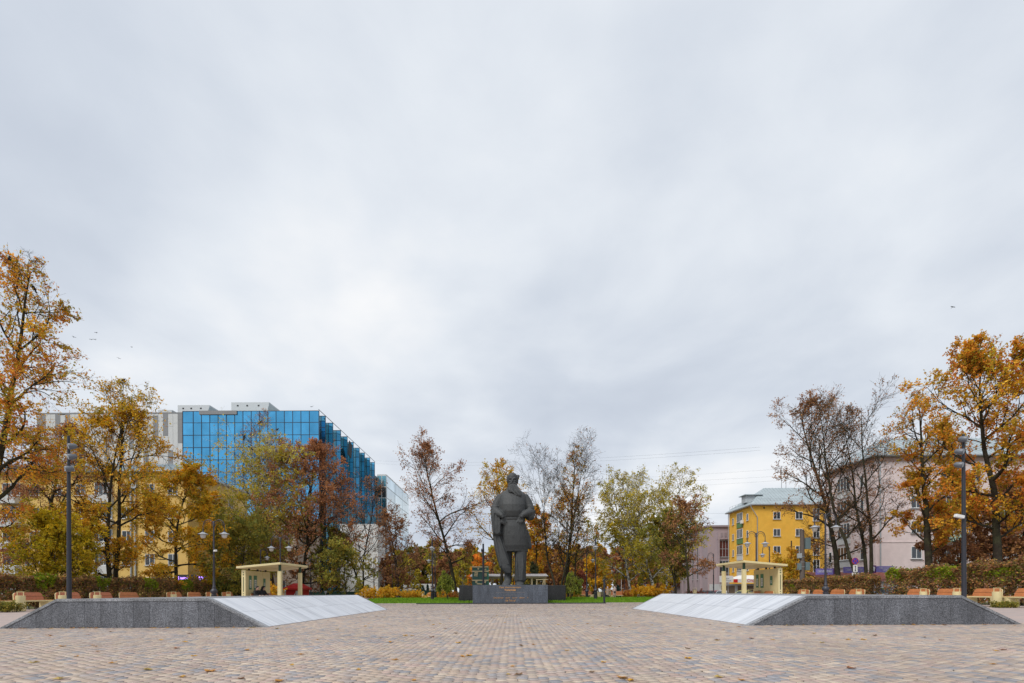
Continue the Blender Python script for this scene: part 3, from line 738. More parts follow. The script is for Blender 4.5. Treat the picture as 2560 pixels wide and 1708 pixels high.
# right side
tree(2094, 48, 965, 118, 'tall brown tree with straight trunk left of the no stopping sign', seed=150, base=.22, n1=22, n2=8, n3=7, n4=4, leaves=3, leaf=.14, pal='brown', lean=(-.02, 0), twig=1.25, e0=.4, e1=1.1)
tree(2168, 44, 985, 105, 'nearly bare tree with three dark stems before the pink building', seed=151, base=.30, stems=3, spread=.085, n1=10, n2=8, n3=7, n4=4, leaves=.8, leaf=.12, pal='brown', twig=1.25, e0=.55, e1=1.15)
tree(2330, 37.5, 980, 82, 'pruned orange tree with thick leaning trunk left of the right floodlight pole', seed=152, base=.26, n1=17, n2=8, n3=7, n4=4, leaves=9, leaf=.14, pal='amber', lean=(.05, 0), shape='column', bare_top=.42, r0=.33)
tree(2482, 32.6, 890, 140, 'large orange and gold linden at the right edge of the plaza', seed=153, base=.28, n1=22, n2=9, n3=7, n4=4, leaves=7, leaf=.14, pal='amber', shape='oval', e0=.35, e1=1.05, r0=.30, full=.1)
tree(2405, 43, 1215, 85, 'dense dark brown tree behind the right floodlight pole', seed=154, base=.08, stems=2, spread=.1, n1=15, n2=8, n3=7, n4=3, leaves=7, leaf=.17, pal='brown', bark=m_bark, e0=.2)
tree(2548, 41, 1200, 85, 'dense brown tree at the right edge behind the tall hedge', seed=155, base=.08, stems=2, spread=.1, n1=15, n2=8, n3=7, n4=3, leaves=7, leaf=.17, pal='brown', e0=.2)
tree(2046, 56, 1315, 50, 'small bare tree behind the grey utility pole', seed=156, base=.2, stems=2, spread=.2, n1=10, n2=7, n3=6, n4=4, leaves=.1, leaf=.12, pal='gold', twig=1.3)
tree(1985, 58, 1385, 40, 'small yellow leaved bush tree in front of the yellow house', seed=157, base=.08, stems=3, spread=.3, n1=8, n2=6, n3=6, n4=3, leaves=4, leaf=.15, pal='gold', r0=.07)
# weeping dwarf trees behind the plinth
for px, lab, sd2 in ((1122, 'small weeping tree with green leaves left of the statue base', 160), (1428, 'small weeping tree with green leaves right of the statue base', 161)):
    tree(px, 46, 1416 if px < 1280 else 1420, 24, lab, seed=sd2, base=.62, n1=16, n2=6, n3=6, n4=4, leaves=3, leaf=.10, pal='weep', droop=1.6, shape='broad', e0=.55, e1=1.0, r0=.06, l2f=.8, name='weeping_tree', group='weeping dwarf trees by the monument')

# park wood behind the square: copies of a few kinds
wood = [tree_meshes(200, 12, 3.4, base=.12, n1=15, n2=6, n3=5, n4=3, leaves=7, leaf=.36, pal='olive', twig=1.5),
        tree_meshes(201, 12, 3.2, base=.12, n1=15, n2=6, n3=5, n4=3, leaves=7, leaf=.36, pal='brown', twig=1.6, bark=m_bark2),
        tree_meshes(202, 11, 3.4, base=.10, n1=15, n2=6, n3=5, n4=3, leaves=7, leaf=.36, pal='rust', twig=1.6, bark=m_bark2),
        tree_meshes(203, 12, 3.0, base=.10, n1=15, n2=6, n3=5, n4=3, leaves=7, leaf=.36, pal='gold', twig=1.5),
        tree_meshes(204, 13, 3.0, base=.22, n1=15, n2=6, n3=5, n4=3, leaves=6, leaf=.34, pal='birch', droop=.2, bark=m_birch)]
WL = ['olive tree of the far park wood behind the statue', 'dull brown tree of the far park wood behind the statue',
      'russet tree of the far park wood behind the statue', 'golden tree of the far park wood behind the statue', 'pale stemmed birch of the far park wood behind the statue']
gw = random.Random(5)
for row, (z, topy, n, x0, x1) in enumerate([(88, 1392, 12, 930, 1690), (104, 1392, 20, 890, 1740), (125, 1385, 24, 870, 1780), (150, 1378, 28, 840, 1800)]):
    for i in range(n):
        px = x0 + (x1 - x0) * (i + gw.uniform(.15, .85)) / n
        kind = gw.choice([0, 1, 2, 3, 4, 1, 0]) if px < 1380 else gw.choice([0, 1, 2, 3, 2, 3])
        zz_ = z + gw.uniform(-5, 5); s = F / zz_
        H = (1479 - topy + gw.uniform(-14, 14)) / s + 2.4
        if row == 0: H *= .8
        place_tree(wood[kind], PX(px, zz_), zz_, WL[kind].replace(' behind the statue', '') + (' left' if px < 1230 else ' right' if px > 1330 else ' straight') + (' behind the statue' if 1230 <= px <= 1330 else ' of the statue') + (', front' if row < 2 else ', back') + ' rows', 'wood_tree', gw.uniform(0, 6.28), H / 12.0, 'trees of the park wood behind the statue')
# distinct small trees seen in front of the wood
tree(1192, 80, 1392, 26, 'bright orange maple left of the statue above the green playhouse', seed=210, base=.1, n1=15, n2=6, n3=6, n4=3, leaves=3, leaf=.2, pal='fire')
tree(1462, 78, 1432, 26, 'low dark red tree right of the statue base', seed=211, base=.05, n1=14, n2=6, n3=5, n4=3, leaves=3, leaf=.2, pal='maroon')
tree(1345, 66, 1398, 34, 'dark green spruce behind the right leg of the statue', seed=212, base=.04, n1=34, n2=7, n3=6, n4=3, leaves=3, leaf=.14, pal='conifer', shape='cone', e0=.0, e1=.5, droop=.1, name='spruce_tree')
for i, (px, lab) in enumerate(((1052, 'left of the three small firs before the white hoarding'), (1062, 'middle of the three small firs before the white hoarding'), (1072, 'right of the three small firs before the white hoarding'), (1546, 'blue green fir beside the flag'))):
    tree(px, 88, 1461 - 2 * (i == 2), 7 if i < 3 else 12, lab, seed=220 + i, base=.03, n1=24, n2=6, n3=5, n4=0, leaves=3, leaf=.16, pal='bluefir', shape='cone', e0=.1, e1=.6, name='fir_tree', group='small firs in the park')

# ------------------------------------------------------------------ hedges and shrubs
m_twig = mat('hedge_twig', (0.055, 0.036, 0.028), 0.95, var=0.3, spec=0.1)
HPAL = np.array([(.27, .13, .07), (.21, .105, .065), (.32, .16, .065), (.17, .11, .055), (.19, .16, .05), (.12, .125, .035), (.40, .22, .06)])
GREEN = np.array([(.28, .38, .02), (.36, .38, .02), (.24, .34, .02)])
def sn(x, y, z, s=0.0):
    return (np.sin(1.7 * x + 2.1 * np.sin(.9 * y + s) + s) + np.sin(2.3 * y + 1.3 * z + 1.1 * s) + np.sin(3.1 * z + 1.9 * x + s * 2)) / 3
def hedge(x, y0, y1, h0, h1, th, label, seed, green, n, leaf=.115, greenfrac=.25):
    n = int(n * 1.5); g = np.random.default_rng(seed); L = y1 - y0
    gz = ground_z(x, (y0 + y1) / 2)
    root = empty('hedge', (x, (y0 + y1) / 2, gz), label, 'hedge', 'clipped hedges along the plaza')
    ym = (y0 + y1) / 2
    # stems and twigs
    ns = int(L * 6)
    st = np.stack([g.uniform(-th * .3, th * .3, ns), g.uniform(-L / 2, L / 2, ns), np.full(ns, -.02)], 1)
    d = np.stack([g.normal(0, .25, ns), g.normal(0, .25, ns), np.ones(ns)], 1)
    hh = h0 + (h1 - h0) * (st[:, 1] + L / 2) / L
    S = grow(g, st, d, hh * g.uniform(.75, .98, ns), 5, .16, .05)
    p, d, t, par = kids(g, S, 8, .15, 1, .8, .3); l = g.uniform(.25, .6, len(p)); B = grow(g, p, d, l, 2, .25, .05)
    p2, d2, t2, par2 = kids(g, B, 3, .2, 1, .8, .3); B2 = grow(g, p2, d2, g.uniform(.12, .3, len(p2)), 2, .3, .05)
    v, q = merge([tubes(S, np.full(ns, .016), np.full(ns, .007), 4), tubes(B, np.full(len(B), .007), np.full(len(B), .004), 3), ribbons(g, B2, np.full(len(B2), .004))])
    link('stems', np_mesh('stems', v, q, mats=[m_twig]), root)
    # leaves: thick near the faces and the top, with thin places near the ground
    yy = g.uniform(-L / 2, L / 2, n); hh = (h0 + (h1 - h0) * (yy + L / 2) / L) * (1 + .05 * np.sin(yy * 1.9 + seed) + .04 * np.sin(yy * 5.3 + 1) + .03 * np.sin(yy * 11.7) + .05 * np.abs(g.normal(0, 1, n)) * (g.random(n) < .12))
    zz_ = hh * (1 - g.random(n) ** 1.35 * .93)
    side = np.where(g.random(n) < .5, -1, 1); edge = th / 2 * (1 + .28 * sn(yy * 1.7, zz_ * 2.2, side * 2.0, seed) + .12 * sn(yy * 5, zz_ * 5, side, seed))
    xx = side * edge * (1 - np.abs(g.normal(0, .22, n)))
    top = g.random(n) < .22; xx = np.where(top, g.uniform(-.5, .5, n) * th, xx); zz_ = np.where(top, hh * g.uniform(.93, 1.04, n), zz_)
    P_ = np.stack([xx, yy, zz_], 1)
    f = sn(yy * 1.6, zz_ * 1.8, xx, seed + 3)
    keepm = g.random(n) < np.clip(.72 + .45 * f + .35 * (zz_ / hh) - .1, .12, 1); P_ = P_[keepm]; f = f[keepm]; hhk = hh[keepm]
    m_ = len(P_)
    cols = HPAL[g.integers(0, len(HPAL), m_)]
    gf = sn(P_[:, 1] * .8, P_[:, 2] * .5, P_[:, 0] * .4, seed + 9)
    isg = (gf > green) & (g.random(m_) < .8) & (P_[:, 2] > hhk * (1 - greenfrac - .25 * g.random(m_)))
    isg |= g.random(m_) < .02
    tone = 1.0 + .38 * sn(P_[:, 1] * 2.6, P_[:, 2] * 2.4, P_[:, 0] * 2, seed + 5)
    cols = np.where(isg[:, None], GREEN[g.integers(0, 3, m_)], cols * 1.5 * tone[:, None]) * g.uniform(.6, 1.4, (m_, 1))
    v, q, c = leaf_quads(g, P_, leaf, cols)
    link('foliage', np_mesh('foliage', v, q, mats=[m_leaf], vcol=c), root)
hedge(-31.6, 24.0, 37.5, 2.05, 2.05, 1.15, 'long brown clipped hedge behind the left row of benches, near stretch', 1, .62, 30000)
hedge(-31.9, 38.0, 53.5, 2.15, 2.1, 1.15, 'brown clipped hedge between the left floodlight pole and the cream shelter', 2, .55, 30000)
hedge(31.4, 25.0, 38.0, 2.75, 2.45, 1.2, 'tall brown and green topped hedge behind the right row of benches', 3, .12, 34000, greenfrac=.12)
hedge(31.6, 40.0, 53.0, 2.3, 2.0, 1.15, 'low brown clipped hedge between the right shelter and the parked silver car', 4, .38, 26000)

def shrub(px, z, topy, hw_px, pal, label, seed, n=5000, leaf=.10, group=None, depth=1.0, stems=22, name='shrub'):
    s = F / z; X = PX(px, z); g0 = ground_z(X, z) if not (39.9 < z < 51 and -14.5 < X < 15.5) else lawn_h(X, z)
    hz = 1479 - (px - 1280) * 10 / 2440
    H = (hz - topy) / s + 1.0 - g0; Rr = hw_px / s
    g = np.random.default_rng(seed)
    e = empty(name, (X, z, g0), label, 'shrub', group)
    st = np.stack([g.uniform(-.6, .6, stems) * Rr, g.uniform(-.6, .6, stems) * depth, np.full(stems, -.03)], 1)
    d = np.stack([st[:, 0] / Rr * .55 + g.normal(0, .18, stems), g.normal(0, .3, stems), np.ones(stems)], 1)
    S = grow(g, st, d, H * g.uniform(.8, 1.1, stems), 5, .14, .0)
    p, d, t, par = kids(g, S, 8, .2, 1, .6, .25); l = H * .35 * (1.1 - .6 * t); B = grow(g, p, d, l, 3, .2, -.05)
    v, q = merge([tubes(S, np.full(stems, .014), np.full(stems, .006), 4), tubes(B, np.full(len(B), .006), np.full(len(B), .003), 3)])
    link('stems', np_mesh('stems', v, q, mats=[m_twig]), e)
    k = max(1, n // len(B)); p, d, t, par = kids(g, B, k, .05, 1.1, 1, .3); p = p + g.normal(0, .05, p.shape)
    p = p[p[:, 2] > .12 * H]
    pa = np.array(PAL[pal]); cols = 1.3 * pa[g.integers(0, len(pa), len(p))] * g.uniform(.75, 1.2, (len(p), 1))
    v, q, c = leaf_quads(g, p, leaf, cols)
    link('foliage', np_mesh('foliage', v, q, mats=[m_leaf], vcol=c), e)
shr = 'orange shrubs behind the lawn'
shrub(935, 50.5, 1468, 26, 'shrubgold', 'leftmost large orange yellow shrub at the left end of the lawn', 301, group=shr)
shrub(972, 51.5, 1467, 24, 'shrubgold', 'bright orange shrub right of the leftmost one on the lawn', 302, group=shr)
shrub(1018, 53, 1477, 13, 'shrubgold', 'small orange shrub below the white hoarding', 303, 2500, group=shr)
shrub(1046, 53, 1476, 12, 'shrubgold', 'small orange shrub beside the left double lamp', 304, 2500, group=shr)
shrub(1098, 54, 1475, 16, 'shrubgold', 'orange shrub under the left weeping tree', 305, 3000, group=shr)
shrub(1138, 54, 1480, 14, 'orange', 'rusty shrub touching the left end of the plinth', 306, 2500, group=shr)
shrub(1432, 54, 1474, 14, 'shrubgold', 'small golden shrub by the right end of the plinth', 307, 2500, group=shr)
shrub(1605, 50, 1467, 34, 'shrubgold', 'large golden orange shrub at the right end of the lawn', 308, 7000, group=shr)
shrub(1640, 51.5, 1464, 30, 'shrubgold', 'orange shrub beside the right ramp end', 309, 6000, group=shr)
shrub(1575, 52, 1476, 18, 'orange', 'low orange shrub near the grey electrical box', 310, 3500, group=shr)
shrub(1743, 60, 1474, 9, 'maroon', 'little dark red bush in front of the pilastered mauve building', 311, 2500)
shrub(668, 36, 1458, 16, 'shrubgold', 'yellow shrub seen through the left shelter', 312, 3500)
# low plants round the feet of the nearest benches
for i, (px, z, hw, lab) in enumerate(((20, 24.6, 28, 'grey green ground plants below the nearest left bench'), (2515, 25.2, 34, 'dry grey green plants below the nearest right bench'))):
    shrub(px, z, 1484 + 43 - 22, hw, 'olive', lab, 330 + i, 1800, leaf=.07, name='ground_plant', depth=.6, stems=26)
# ------------------------------------------------------------------ buildings
def glass_mat(name, col, metal=.85, rough=.06, var=.25, tint2=None):
    m = bpy.data.materials.new(name); m.use_nodes = True; nt = m.node_tree; nd, lk = nt.nodes, nt.links; b = nd['Principled BSDF']
    oi = nd.new('ShaderNodeObjectInfo'); mr = nd.new('ShaderNodeMapRange'); mr.inputs['To Min'].default_value = 1 - var; mr.inputs['To Max'].default_value = 1 + var * .6
    lk.new(oi.outputs['Random'], mr.inputs['Value'])
    tcn = nd.new('ShaderNodeTexCoord'); nz = nd.new('ShaderNodeTexNoise'); nz.inputs['Scale'].default_value = .35; nz.inputs['Detail'].default_value = 3
    geo = nd.new('ShaderNodeNewGeometry'); lk.new(geo.outputs['Position'], nz.inputs['Vector'])
    m2 = nd.new('ShaderNodeMapRange'); m2.inputs['From Min'].default_value = .3; m2.inputs['From Max'].default_value = .7; m2.inputs['To Min'].default_value = .82; m2.inputs['To Max'].default_value = 1.12
    lk.new(nz.outputs['Fac'], m2.inputs['Value'])
    mu = nd.new('ShaderNodeMath'); mu.operation = 'MULTIPLY'; lk.new(mr.outputs[0], mu.inputs[0]); lk.new(m2.outputs[0], mu.inputs[1])
    vm = nd.new('ShaderNodeVectorMath'); vm.operation = 'SCALE'; vm.inputs[0].default_value = col; lk.new(mu.outputs[0], vm.inputs['Scale'])
    lk.new(vm.outputs[0], b.inputs['Base Color']); b.inputs['Metallic'].default_value = metal; b.inputs['Roughness'].default_value = rough
    # slightly wavy panes
    nb = nd.new('ShaderNodeTexNoise'); nb.inputs['Scale'].default_value = .8; nb.inputs['Detail'].default_value = 1; lk.new(geo.outputs['Position'], nb.inputs['Vector'])
    bp = nd.new('ShaderNodeBump'); bp.inputs['Strength'].default_value = .12; bp.inputs['Distance'].default_value = .1; lk.new(nb.outputs['Fac'], bp.inputs['Height']); lk.new(bp.outputs[0], b.inputs['Normal'])
    MATS[name] = m; return m
m_glass_blue = glass_mat('blue_mirror_glass', (.12, .48, .80), .9, .05, .13)
m_glass_teal = glass_mat('teal_glass', (.17, .40, .48), .85, .06)
m_glass_bay = glass_mat('bay_glass', (.12, .43, .66), .88, .05)
m_glass_sil = glass_mat('silver_glass', (.55, .68, .76), .9, .06)
m_glass_dark = glass_mat('window_glass', (.07, .08, .09), .3, .08, .5)
m_mull = mat('dark_mullion', (.03, .045, .07), .5, .3)
m_clad_w = mat('white_cladding', (.56, .56, .55), .6, var=.06, scale=.6)
m_clad_g = mat('grey_cladding', (.22, .22, .225), .6, var=.08, scale=.6)
m_roofunit = mat('roof_unit_metal', (.52, .54, .55), .5, .2, var=.1)
m_black = mat('matt_black', (.012, .012, .013), .7)
m_white = mat('white_paint', (.72, .72, .70), .5, var=.05)

# -- glass centre: frontal curtain wall with a serrated side running back
def glass_building():
    z0 = 90.0; s = F / z0
    X0, X1 = PX(455, z0), PX(797, z0); top = PZ(626, 1026, z0); gx = ground_z(-50, 90)
    Xc = PX(87, z0); topc = PZ(270, 1033, z0)
    root = empty('glass_building', (X1, z0, gx), 'long blue mirror glass building with serrated side and grey white cladding behind the left trees', 'building')
    ox, oy, oz = X1, z0, gx
    def L(x, y, z): return (x - ox, y - oy, z - oz)
    depth = 62.0
    core = MB(); a = L(X0, z0 + .5, gx - .3); c = L(X1 - 3.2, z0 + depth, top - .6); core.box(a[0], c[0], a[1], c[1], a[2], c[2]); core.build('core', m_glass_teal, root)
    core = MB(); a = L(Xc, z0 + .5, gx - .3); c = L(X0 - .02, z0 + 40, topc - .3); core.box(a[0], c[0], a[1], c[1], a[2], c[2]); core.build('wall', m_clad_g, root)
    # front panes
    ncol, ph, first = 16, 31.0 / s, (1055 - 1026) / s
    edges = [X0, X0 + 26.5 / s] + [X0 + (26.5 + 20.8 * (i + 1)) / s for i in range(ncol - 2)]; edges[-1] = X1 - 24 / s; edges.append(X1)
    zs = [top, top - first]
    while zs[-1] - ph > gx: zs.append(zs[-1] - ph)
    cache = {}; lows = MB(); g = .045
    for r in range(len(zs) - 1):
        for i in range(len(edges) - 1):
            w, h = edges[i + 1] - edges[i] - 2 * g, zs[r] - zs[r + 1] - 2 * g
            x = edges[i] + g; z = zs[r + 1] + g
            if r < 8:
                key = (round(w, 2), round(h, 2))
                if key not in cache:
                    p = MB(); p.box(0, w, -.06, .0, 0, h); cache[key] = p.mesh('glass_pane', m_glass_blue)
                o = link('glass_pane', cache[key], root, L(x, z0 + .44, z))
                o.rotation_euler = (random.gauss(0, .004), 0, random.gauss(0, .004))
            else:
                a = L(x, z0 + .38, z); lows.box(a[0], a[0] + w, a[1], a[1] + .06, a[2], a[2] + h)
    tag(lows.build('lower_glazing', m_glass_blue, root), kind='stuff')
    fr = MB()
    for x in edges: a = L(x, z0 + .40, gx); fr.box(a[0] - .05, a[0] + .05, a[1] - .08, a[1] + .12, a[2], top - oz)
    for z in zs: a = L(X0, z0 + .41, z); fr.box(a[0], L(X1, 0, 0)[0], a[1] - .07, a[1] + .1, a[2] - .05, a[2] + .05)
    fr.build('mullion_grid', m_mull, root)
    # grey strip near the top left
    p = MB(); a = L(PX(498, z0), z0 + .30, PZ(500, 1035.5, z0)); p.box(a[0], L(PX(592, z0), 0, 0)[0], a[1] - .12, a[1], a[2], L(0, 0, top + .05)[2]); p.build('grey_band', m_clad_g, root)
    # serrated side: each bay turns a flat glazed face to the front, stepping back along the side
    Xs = X1 + .2
    pxs = [815.5, 834, 853.5, 870, 885, 900, 913, 926, 938]
    zz_ = [Xs * F / (p - 1280.0) for p in pxs]
    hrow = (PZ(700, 1055, z0) - PZ(700, 1086, z0)) * 1.02; rows = 6
    prev = 797.0
    f = MB()
    for bi, (pk, zk) in enumerate(zip(pxs, zz_)):
        xa, xb = PX(prev - 2.5, zk), Xs; xm = xa + (xb - xa) * .48
        for r in range(rows):
            zt = top - (first if r else 0) - max(0, r - 1) * hrow - .05; zb_ = top - first - r * hrow + .05
            for (u0, u1, mm2, nm) in ((xa, xm, m_glass_teal, 'bay_pane'), (xm, xb, m_glass_bay, 'bay_pane')):
                p = MB(); a = L(u0 + .03, zk, zb_); c = L(u1 - .03, zk + .08, zt); p.box(a[0], c[0], a[1], c[1], a[2], c[2])
                o = p.build(nm, mm2, root)
        zl_ = top - first - (rows - 1) * hrow
        low = MB(); a = L(xa, zk + .01, gx); c = L(xb, zk + .08, zl_); low.box(a[0], c[0] - .03, a[1], c[1], a[2], c[2] - .05)
        zn = zz_[bi + 1] if bi + 1 < len(zz_) else zk + 4
        a = L(xb, zk + .1, gx); c = L(xb - 1.9, zn + .1, top); low.add([(a[0], a[1], 0), (c[0], c[1], 0), (c[0], c[1], c[2]), (a[0], a[1], c[2])], [(0, 1, 2, 3)])
        tag(low.build('lower_bay', m_glass_sil if bi % 3 == 1 else m_glass_teal, root), kind='stuff')
        for x in (xa, xm, xb): a = L(x, zk, gx); f.box(a[0] - .045, a[0] + .045, a[1] - .05, a[1] + .05, a[2], top - oz + .06)
        for r in range(rows + 1): a = L(xa, zk, top - (first if r else 0) - max(0, r - 1) * hrow); f.box(a[0], L(xb, 0, 0)[0], a[1] - .045, a[1] + .05, a[2] - .05, a[2] + .05)
        prev = pk
    a = L(X1, z0, top); b_ = L(Xs, zz_[-1], top); f.bar((a[0] + .1, a[1], a[2] + .12), (b_[0] + .1, b_[1], b_[2] + .12), .08)
    f.build('bay_mullions', m_mull, root)
    p = MB(); a = L(Xs + .7, zz_[3] - .3, PZ(865, 1112, zz_[3])); p.cbox((a[0] + .45, a[1] - 1.2, a[2] - 1.6), (.12, 2.0, 3.4), Matrix.Rotation(R(-14), 3, 'X')); p.build('open_vent', m_black, root)
    # cladding panels on the grey part
    cw = 12.3 / s; nc = int((X0 - Xc) / cw); rows = 6; rh = 60 / s
    wp = MB(); wp.box(.02, cw - .02, -.08, 0, .02, rh - .02); wp = wp.mesh('cladding_panel', m_clad_w)
    gp = MB(); gp.box(.02, cw - .02, -.09, 0, .02, rh - .02); gp = gp.mesh('cladding_panel', m_clad_g)
    gr = random.Random(4)
    for i in range(nc):
        off = gr.uniform(0, 1) * rh
        for r in range(-1, rows):
            zt = topc - off - r * rh
            zlo, zhi = max(zt - rh, topc - 4.2 * rh), min(zt, topc)
            if zhi - zlo < .3: continue
            k_ = (i * 2 + r) % 5 in (0,) or gr.random() < .12
            o = link('cladding_panel', gp if k_ else wp, root, L(X0 - (i + 1) * cw, z0 + .46, zlo)); o.scale = (1, 1, (zhi - zlo) / rh)
    pl = MB(); a = L(Xc, z0 + .44, topc); pl.box(a[0] - .1, L(X0, 0, 0)[0] - .02, a[1] - .08, a[1] + .6, a[2] - .02, a[2] + .25); pl.build('parapet', m_clad_g, root)
    for (x0, x1, yt, yb) in ((446, 526, 1013, 1028), (580, 675, 1006, 1026), (396, 432, 1025, 1033)):
        zt = z0 + 12; u = MB(); a = L(PX(x0, zt), zt, PZ(x0, yb + 6, zt)); c = L(PX(x1, zt), zt + 6, PZ(x0, yt, zt)); w = c[0] - a[0]
        u.prism([(a[0], a[2]), (c[0] - .5, a[2]), (c[0], c[2] - .3), (c[0], c[2]), (a[0], c[2])], 'y', a[1], c[1])
        o = u.build('roof_unit', m_roofunit, root, bevel=.02)
        for kx in (.15, .4, .7):
            d = MB(); d.box(a[0] + w * kx, a[0] + w * kx + .35, a[1] - .04, a[1] - .005, c[2] - .9, c[2] - .6); d.build('vent', m_black, o)
    # far wing in silver glass
    z2 = 140.0; w = MB(); a = L(PX(944, z2), z2, gx); c = L(PX(967, z2), z2 + 30, PZ(950, 1186, z2)); w.box(a[0], c[0], a[1], c[1], a[2], c[2]); w.build('wing', m_clad_w, root)
    xr = c[0]; 
    for r in range(9):
        zt = c[2] - .5 - r * 3.4
        for kx in range(2):
            x0 = a[0] + .1 + (c[0] - a[0]) * kx / 2; p = MB(); p.box(x0, x0 + (c[0] - a[0]) / 2 - .25, a[1] - .07, a[1] - .003, zt - 3.1, zt); p.build('wing_pane', m_glass_dark if r == 1 else m_glass_teal, root)
        for ky in range(3):
            p = MB(); p.box(xr + .003, xr + .08, a[1] + 10 * ky + .1, a[1] + 10 * ky + 9.8, zt - 3.2, zt); p.build('wing_pane', m_glass_sil, root)
    # white lower facade seen between the trees
    p = MB(); z3 = 84.; a = L(PX(850, z3), z3, gx); c = L(PX(945, z3), z3 + 5, PZ(900, 1310, z3)); p.box(a[0], c[0], a[1], c[1], a[2], c[2]); p.build('entrance_block', m_white, root)
glass_building()

# -- helper for plastered houses: wall box with window parts (frame, panes, sill) set proud / recessed
m_frame = mat('white_window_frame', (.70, .70, .68), .45, var=.04)
m_sillm = mat('metal_sill', (.55, .56, .58), .4, .3)
WCACHE = {}
def window(parent, x, y, z, w, h, n=2, rz=0.0, fm=None, gm=None, cross=False):
    """window centred at x,z on a wall whose face is at y (outside is -y before rz)"""
    fm = fm or m_frame; gm = gm or m_glass_dark
    key = (round(w, 2), round(h, 2), n, fm.name, gm.name, cross)
    if key not in WCACHE:
        t = .07; f = MB()
        f.box(-w / 2, w / 2, -.02, .06, -h / 2, -h / 2 + t); f.box(-w / 2, w / 2, -.02, .06, h / 2 - t, h / 2)
        for i in range(n + 1):
            xx = -w / 2 + t / 2 + (w - t) * i / n; f.box(xx - t / 2, xx + t / 2, -.025, .06, -h / 2 + t, h / 2 - t)
        if cross: f.box(-w / 2 + t, w / 2 - t, -.022, .05, -.04, .04)
        p = MB(); p.box(-w / 2 + .03, w / 2 - .03, .0, .03, -h / 2 + .03, h / 2 - .03)
        sl = MB(); sl.box(-w / 2 - .08, w / 2 + .08, -.14, .02, -h / 2 - .06, -h / 2 - .004)
        WCACHE[key] = (f.mesh('window', fm), p.mesh('pane', gm), sl.mesh('sill', m_sillm))
    f, p, sl = WCACHE[key]
    o = link('window', f, parent, (x, y, z), (0, 0, rz)); link('pane', p, o); link('sill', sl, o)
    return o

def brick_wall_mat(name, col, col2, var=.08):
    m = mat(name, col, .85, var=var, scale=1.2, col2=col2, spec=.2)
    nt = m.node_tree; nd, lk = nt.nodes, nt.links; b = nd['Principled BSDF']
    br = nd.new('ShaderNodeTexBrick'); br.inputs['Scale'].default_value = 1.0; br.inputs['Brick Width'].default_value = .26; br.inputs['Row Height'].default_value = .085; br.inputs['Mortar Size'].default_value = .008
    geo = nd.new('ShaderNodeNewGeometry'); sp = nd.new('ShaderNodeSeparateXYZ'); lk.new(geo.outputs['Position'], sp.inputs[0])
    ad = nd.new('ShaderNodeMath'); lk.new(sp.outputs[0], ad.inputs[0]); lk.new(sp.outputs[1], ad.inputs[1])
    cb = nd.new('ShaderNodeCombineXYZ'); lk.new(ad.outputs[0], cb.inputs[0]); lk.new(sp.outputs[2], cb.inputs[1]); lk.new(cb.outputs[0], br.inputs['Vector'])
    bp = nd.new('ShaderNodeBump'); bp.inputs['Strength'].default_value = .6; bp.inputs['Distance'].default_value = .01; bp.invert = True
    lk.new(br.outputs['Fac'], bp.inputs['Height']); lk.new(bp.outputs[0], b.inputs['Normal'])
    return m
m_yel = brick_wall_mat('yellow_painted_brick', (.84, .48, .075), (.81, .44, .065))
m_yel2 = brick_wall_mat('pale_yellow_plaster', (.76, .51, .17), (.71, .46, .15))
m_pink = brick_wall_mat('pale_pink_painted_brick', (.78, .655, .635), (.75, .625, .605))
m_mauve = mat('mauve_plaster', (.37, .30, .32), .8, var=.08, scale=.8)
m_mauve_d = mat('mauve_plaster_deep', (.30, .245, .265), .8, var=.08, scale=.8)
m_roofm = mat('galvanised_roof', (.40, .46, .48), .45, .35, var=.12, scale=.8)
m_pipe = mat('zinc_pipe', (.42, .45, .47), .45, .4)
m_fascia = mat('grey_fascia', (.42, .45, .47), .6)
m_green = mat('green_panel', (.10, .20, .07), .6, var=.2)
m_redroof = mat('red_metal_tile', (.20, .055, .035), .6, var=.25, scale=3)
m_purple = mat('purple_sign', (.24, .20, .56), .4, var=.05)
m_purple_d = mat('deep_purple_sign', (.11, .02, .16), .4, var=.05)

def hip_roof(parent, x0, x1, y0, y1, z, h, over=.55, seam=1.2):
    a, b_, c, d = x0 - over, x1 + over, y0 - over, y1 + over; w = (d - c) / 2
    e_ = MB(); e_.box(a, b_, c, d, z, z + .22); e_.build('eave', m_fascia, parent)
    so = MB(); so.box(a - .05, b_ + .05, c - .05, d + .05, z + .05, z + .13); so.build('gutter', m_pipe, parent)
    r = MB(); k = min(w, (b_ - a) / 2 - .2); m = (c + d) / 2
    r.add([(a, c, z + .222), (b_, c, z + .222), (b_, d, z + .222), (a, d, z + .222), (a + k, m, z + h), (b_ - k, m, z + h)], [(0, 1, 5, 4), (1, 2, 5), (2, 3, 4, 5), (3, 0, 4)])
    ro = r.build('roof', m_roofm, parent)
    sm = MB()
    x = a + .4
    while x < b_ - .3:
        t = min(1, (x - a) / k, (b_ - x) / k)
        if t > .1: sm.bar((x, c + .02, z + .25), (x, c + (m - c) * t, z + .25 + (h - .222) * t), .05, .05)
        x += .6
    sm.build('roof_seams', m_roofm, ro)
    rl = MB()
    x = a + .5
    while x < b_: rl.bar((x, c + .9, z + .3), (x, c + .9, z + 1.25), .035); x += 1.7
    for zz2 in (.8, 1.2): rl.bar((a + .3, c + .9, z + zz2 + .05), (b_ - .3, c + .9, z + zz2 + .05), .03)
    y = c + .9
    while y < d: rl.bar((a + .7, y, z + .3), (a + .7, y, z + 1.25), .035); y += 1.2
    for zz2 in (.8, 1.2): rl.bar((a + .7, c + .9, z + zz2 + .05), (a + .7, d - .4, z + zz2 + .05), .03)
    rl.build('roof_railing', m_pipe, parent)
    return ro

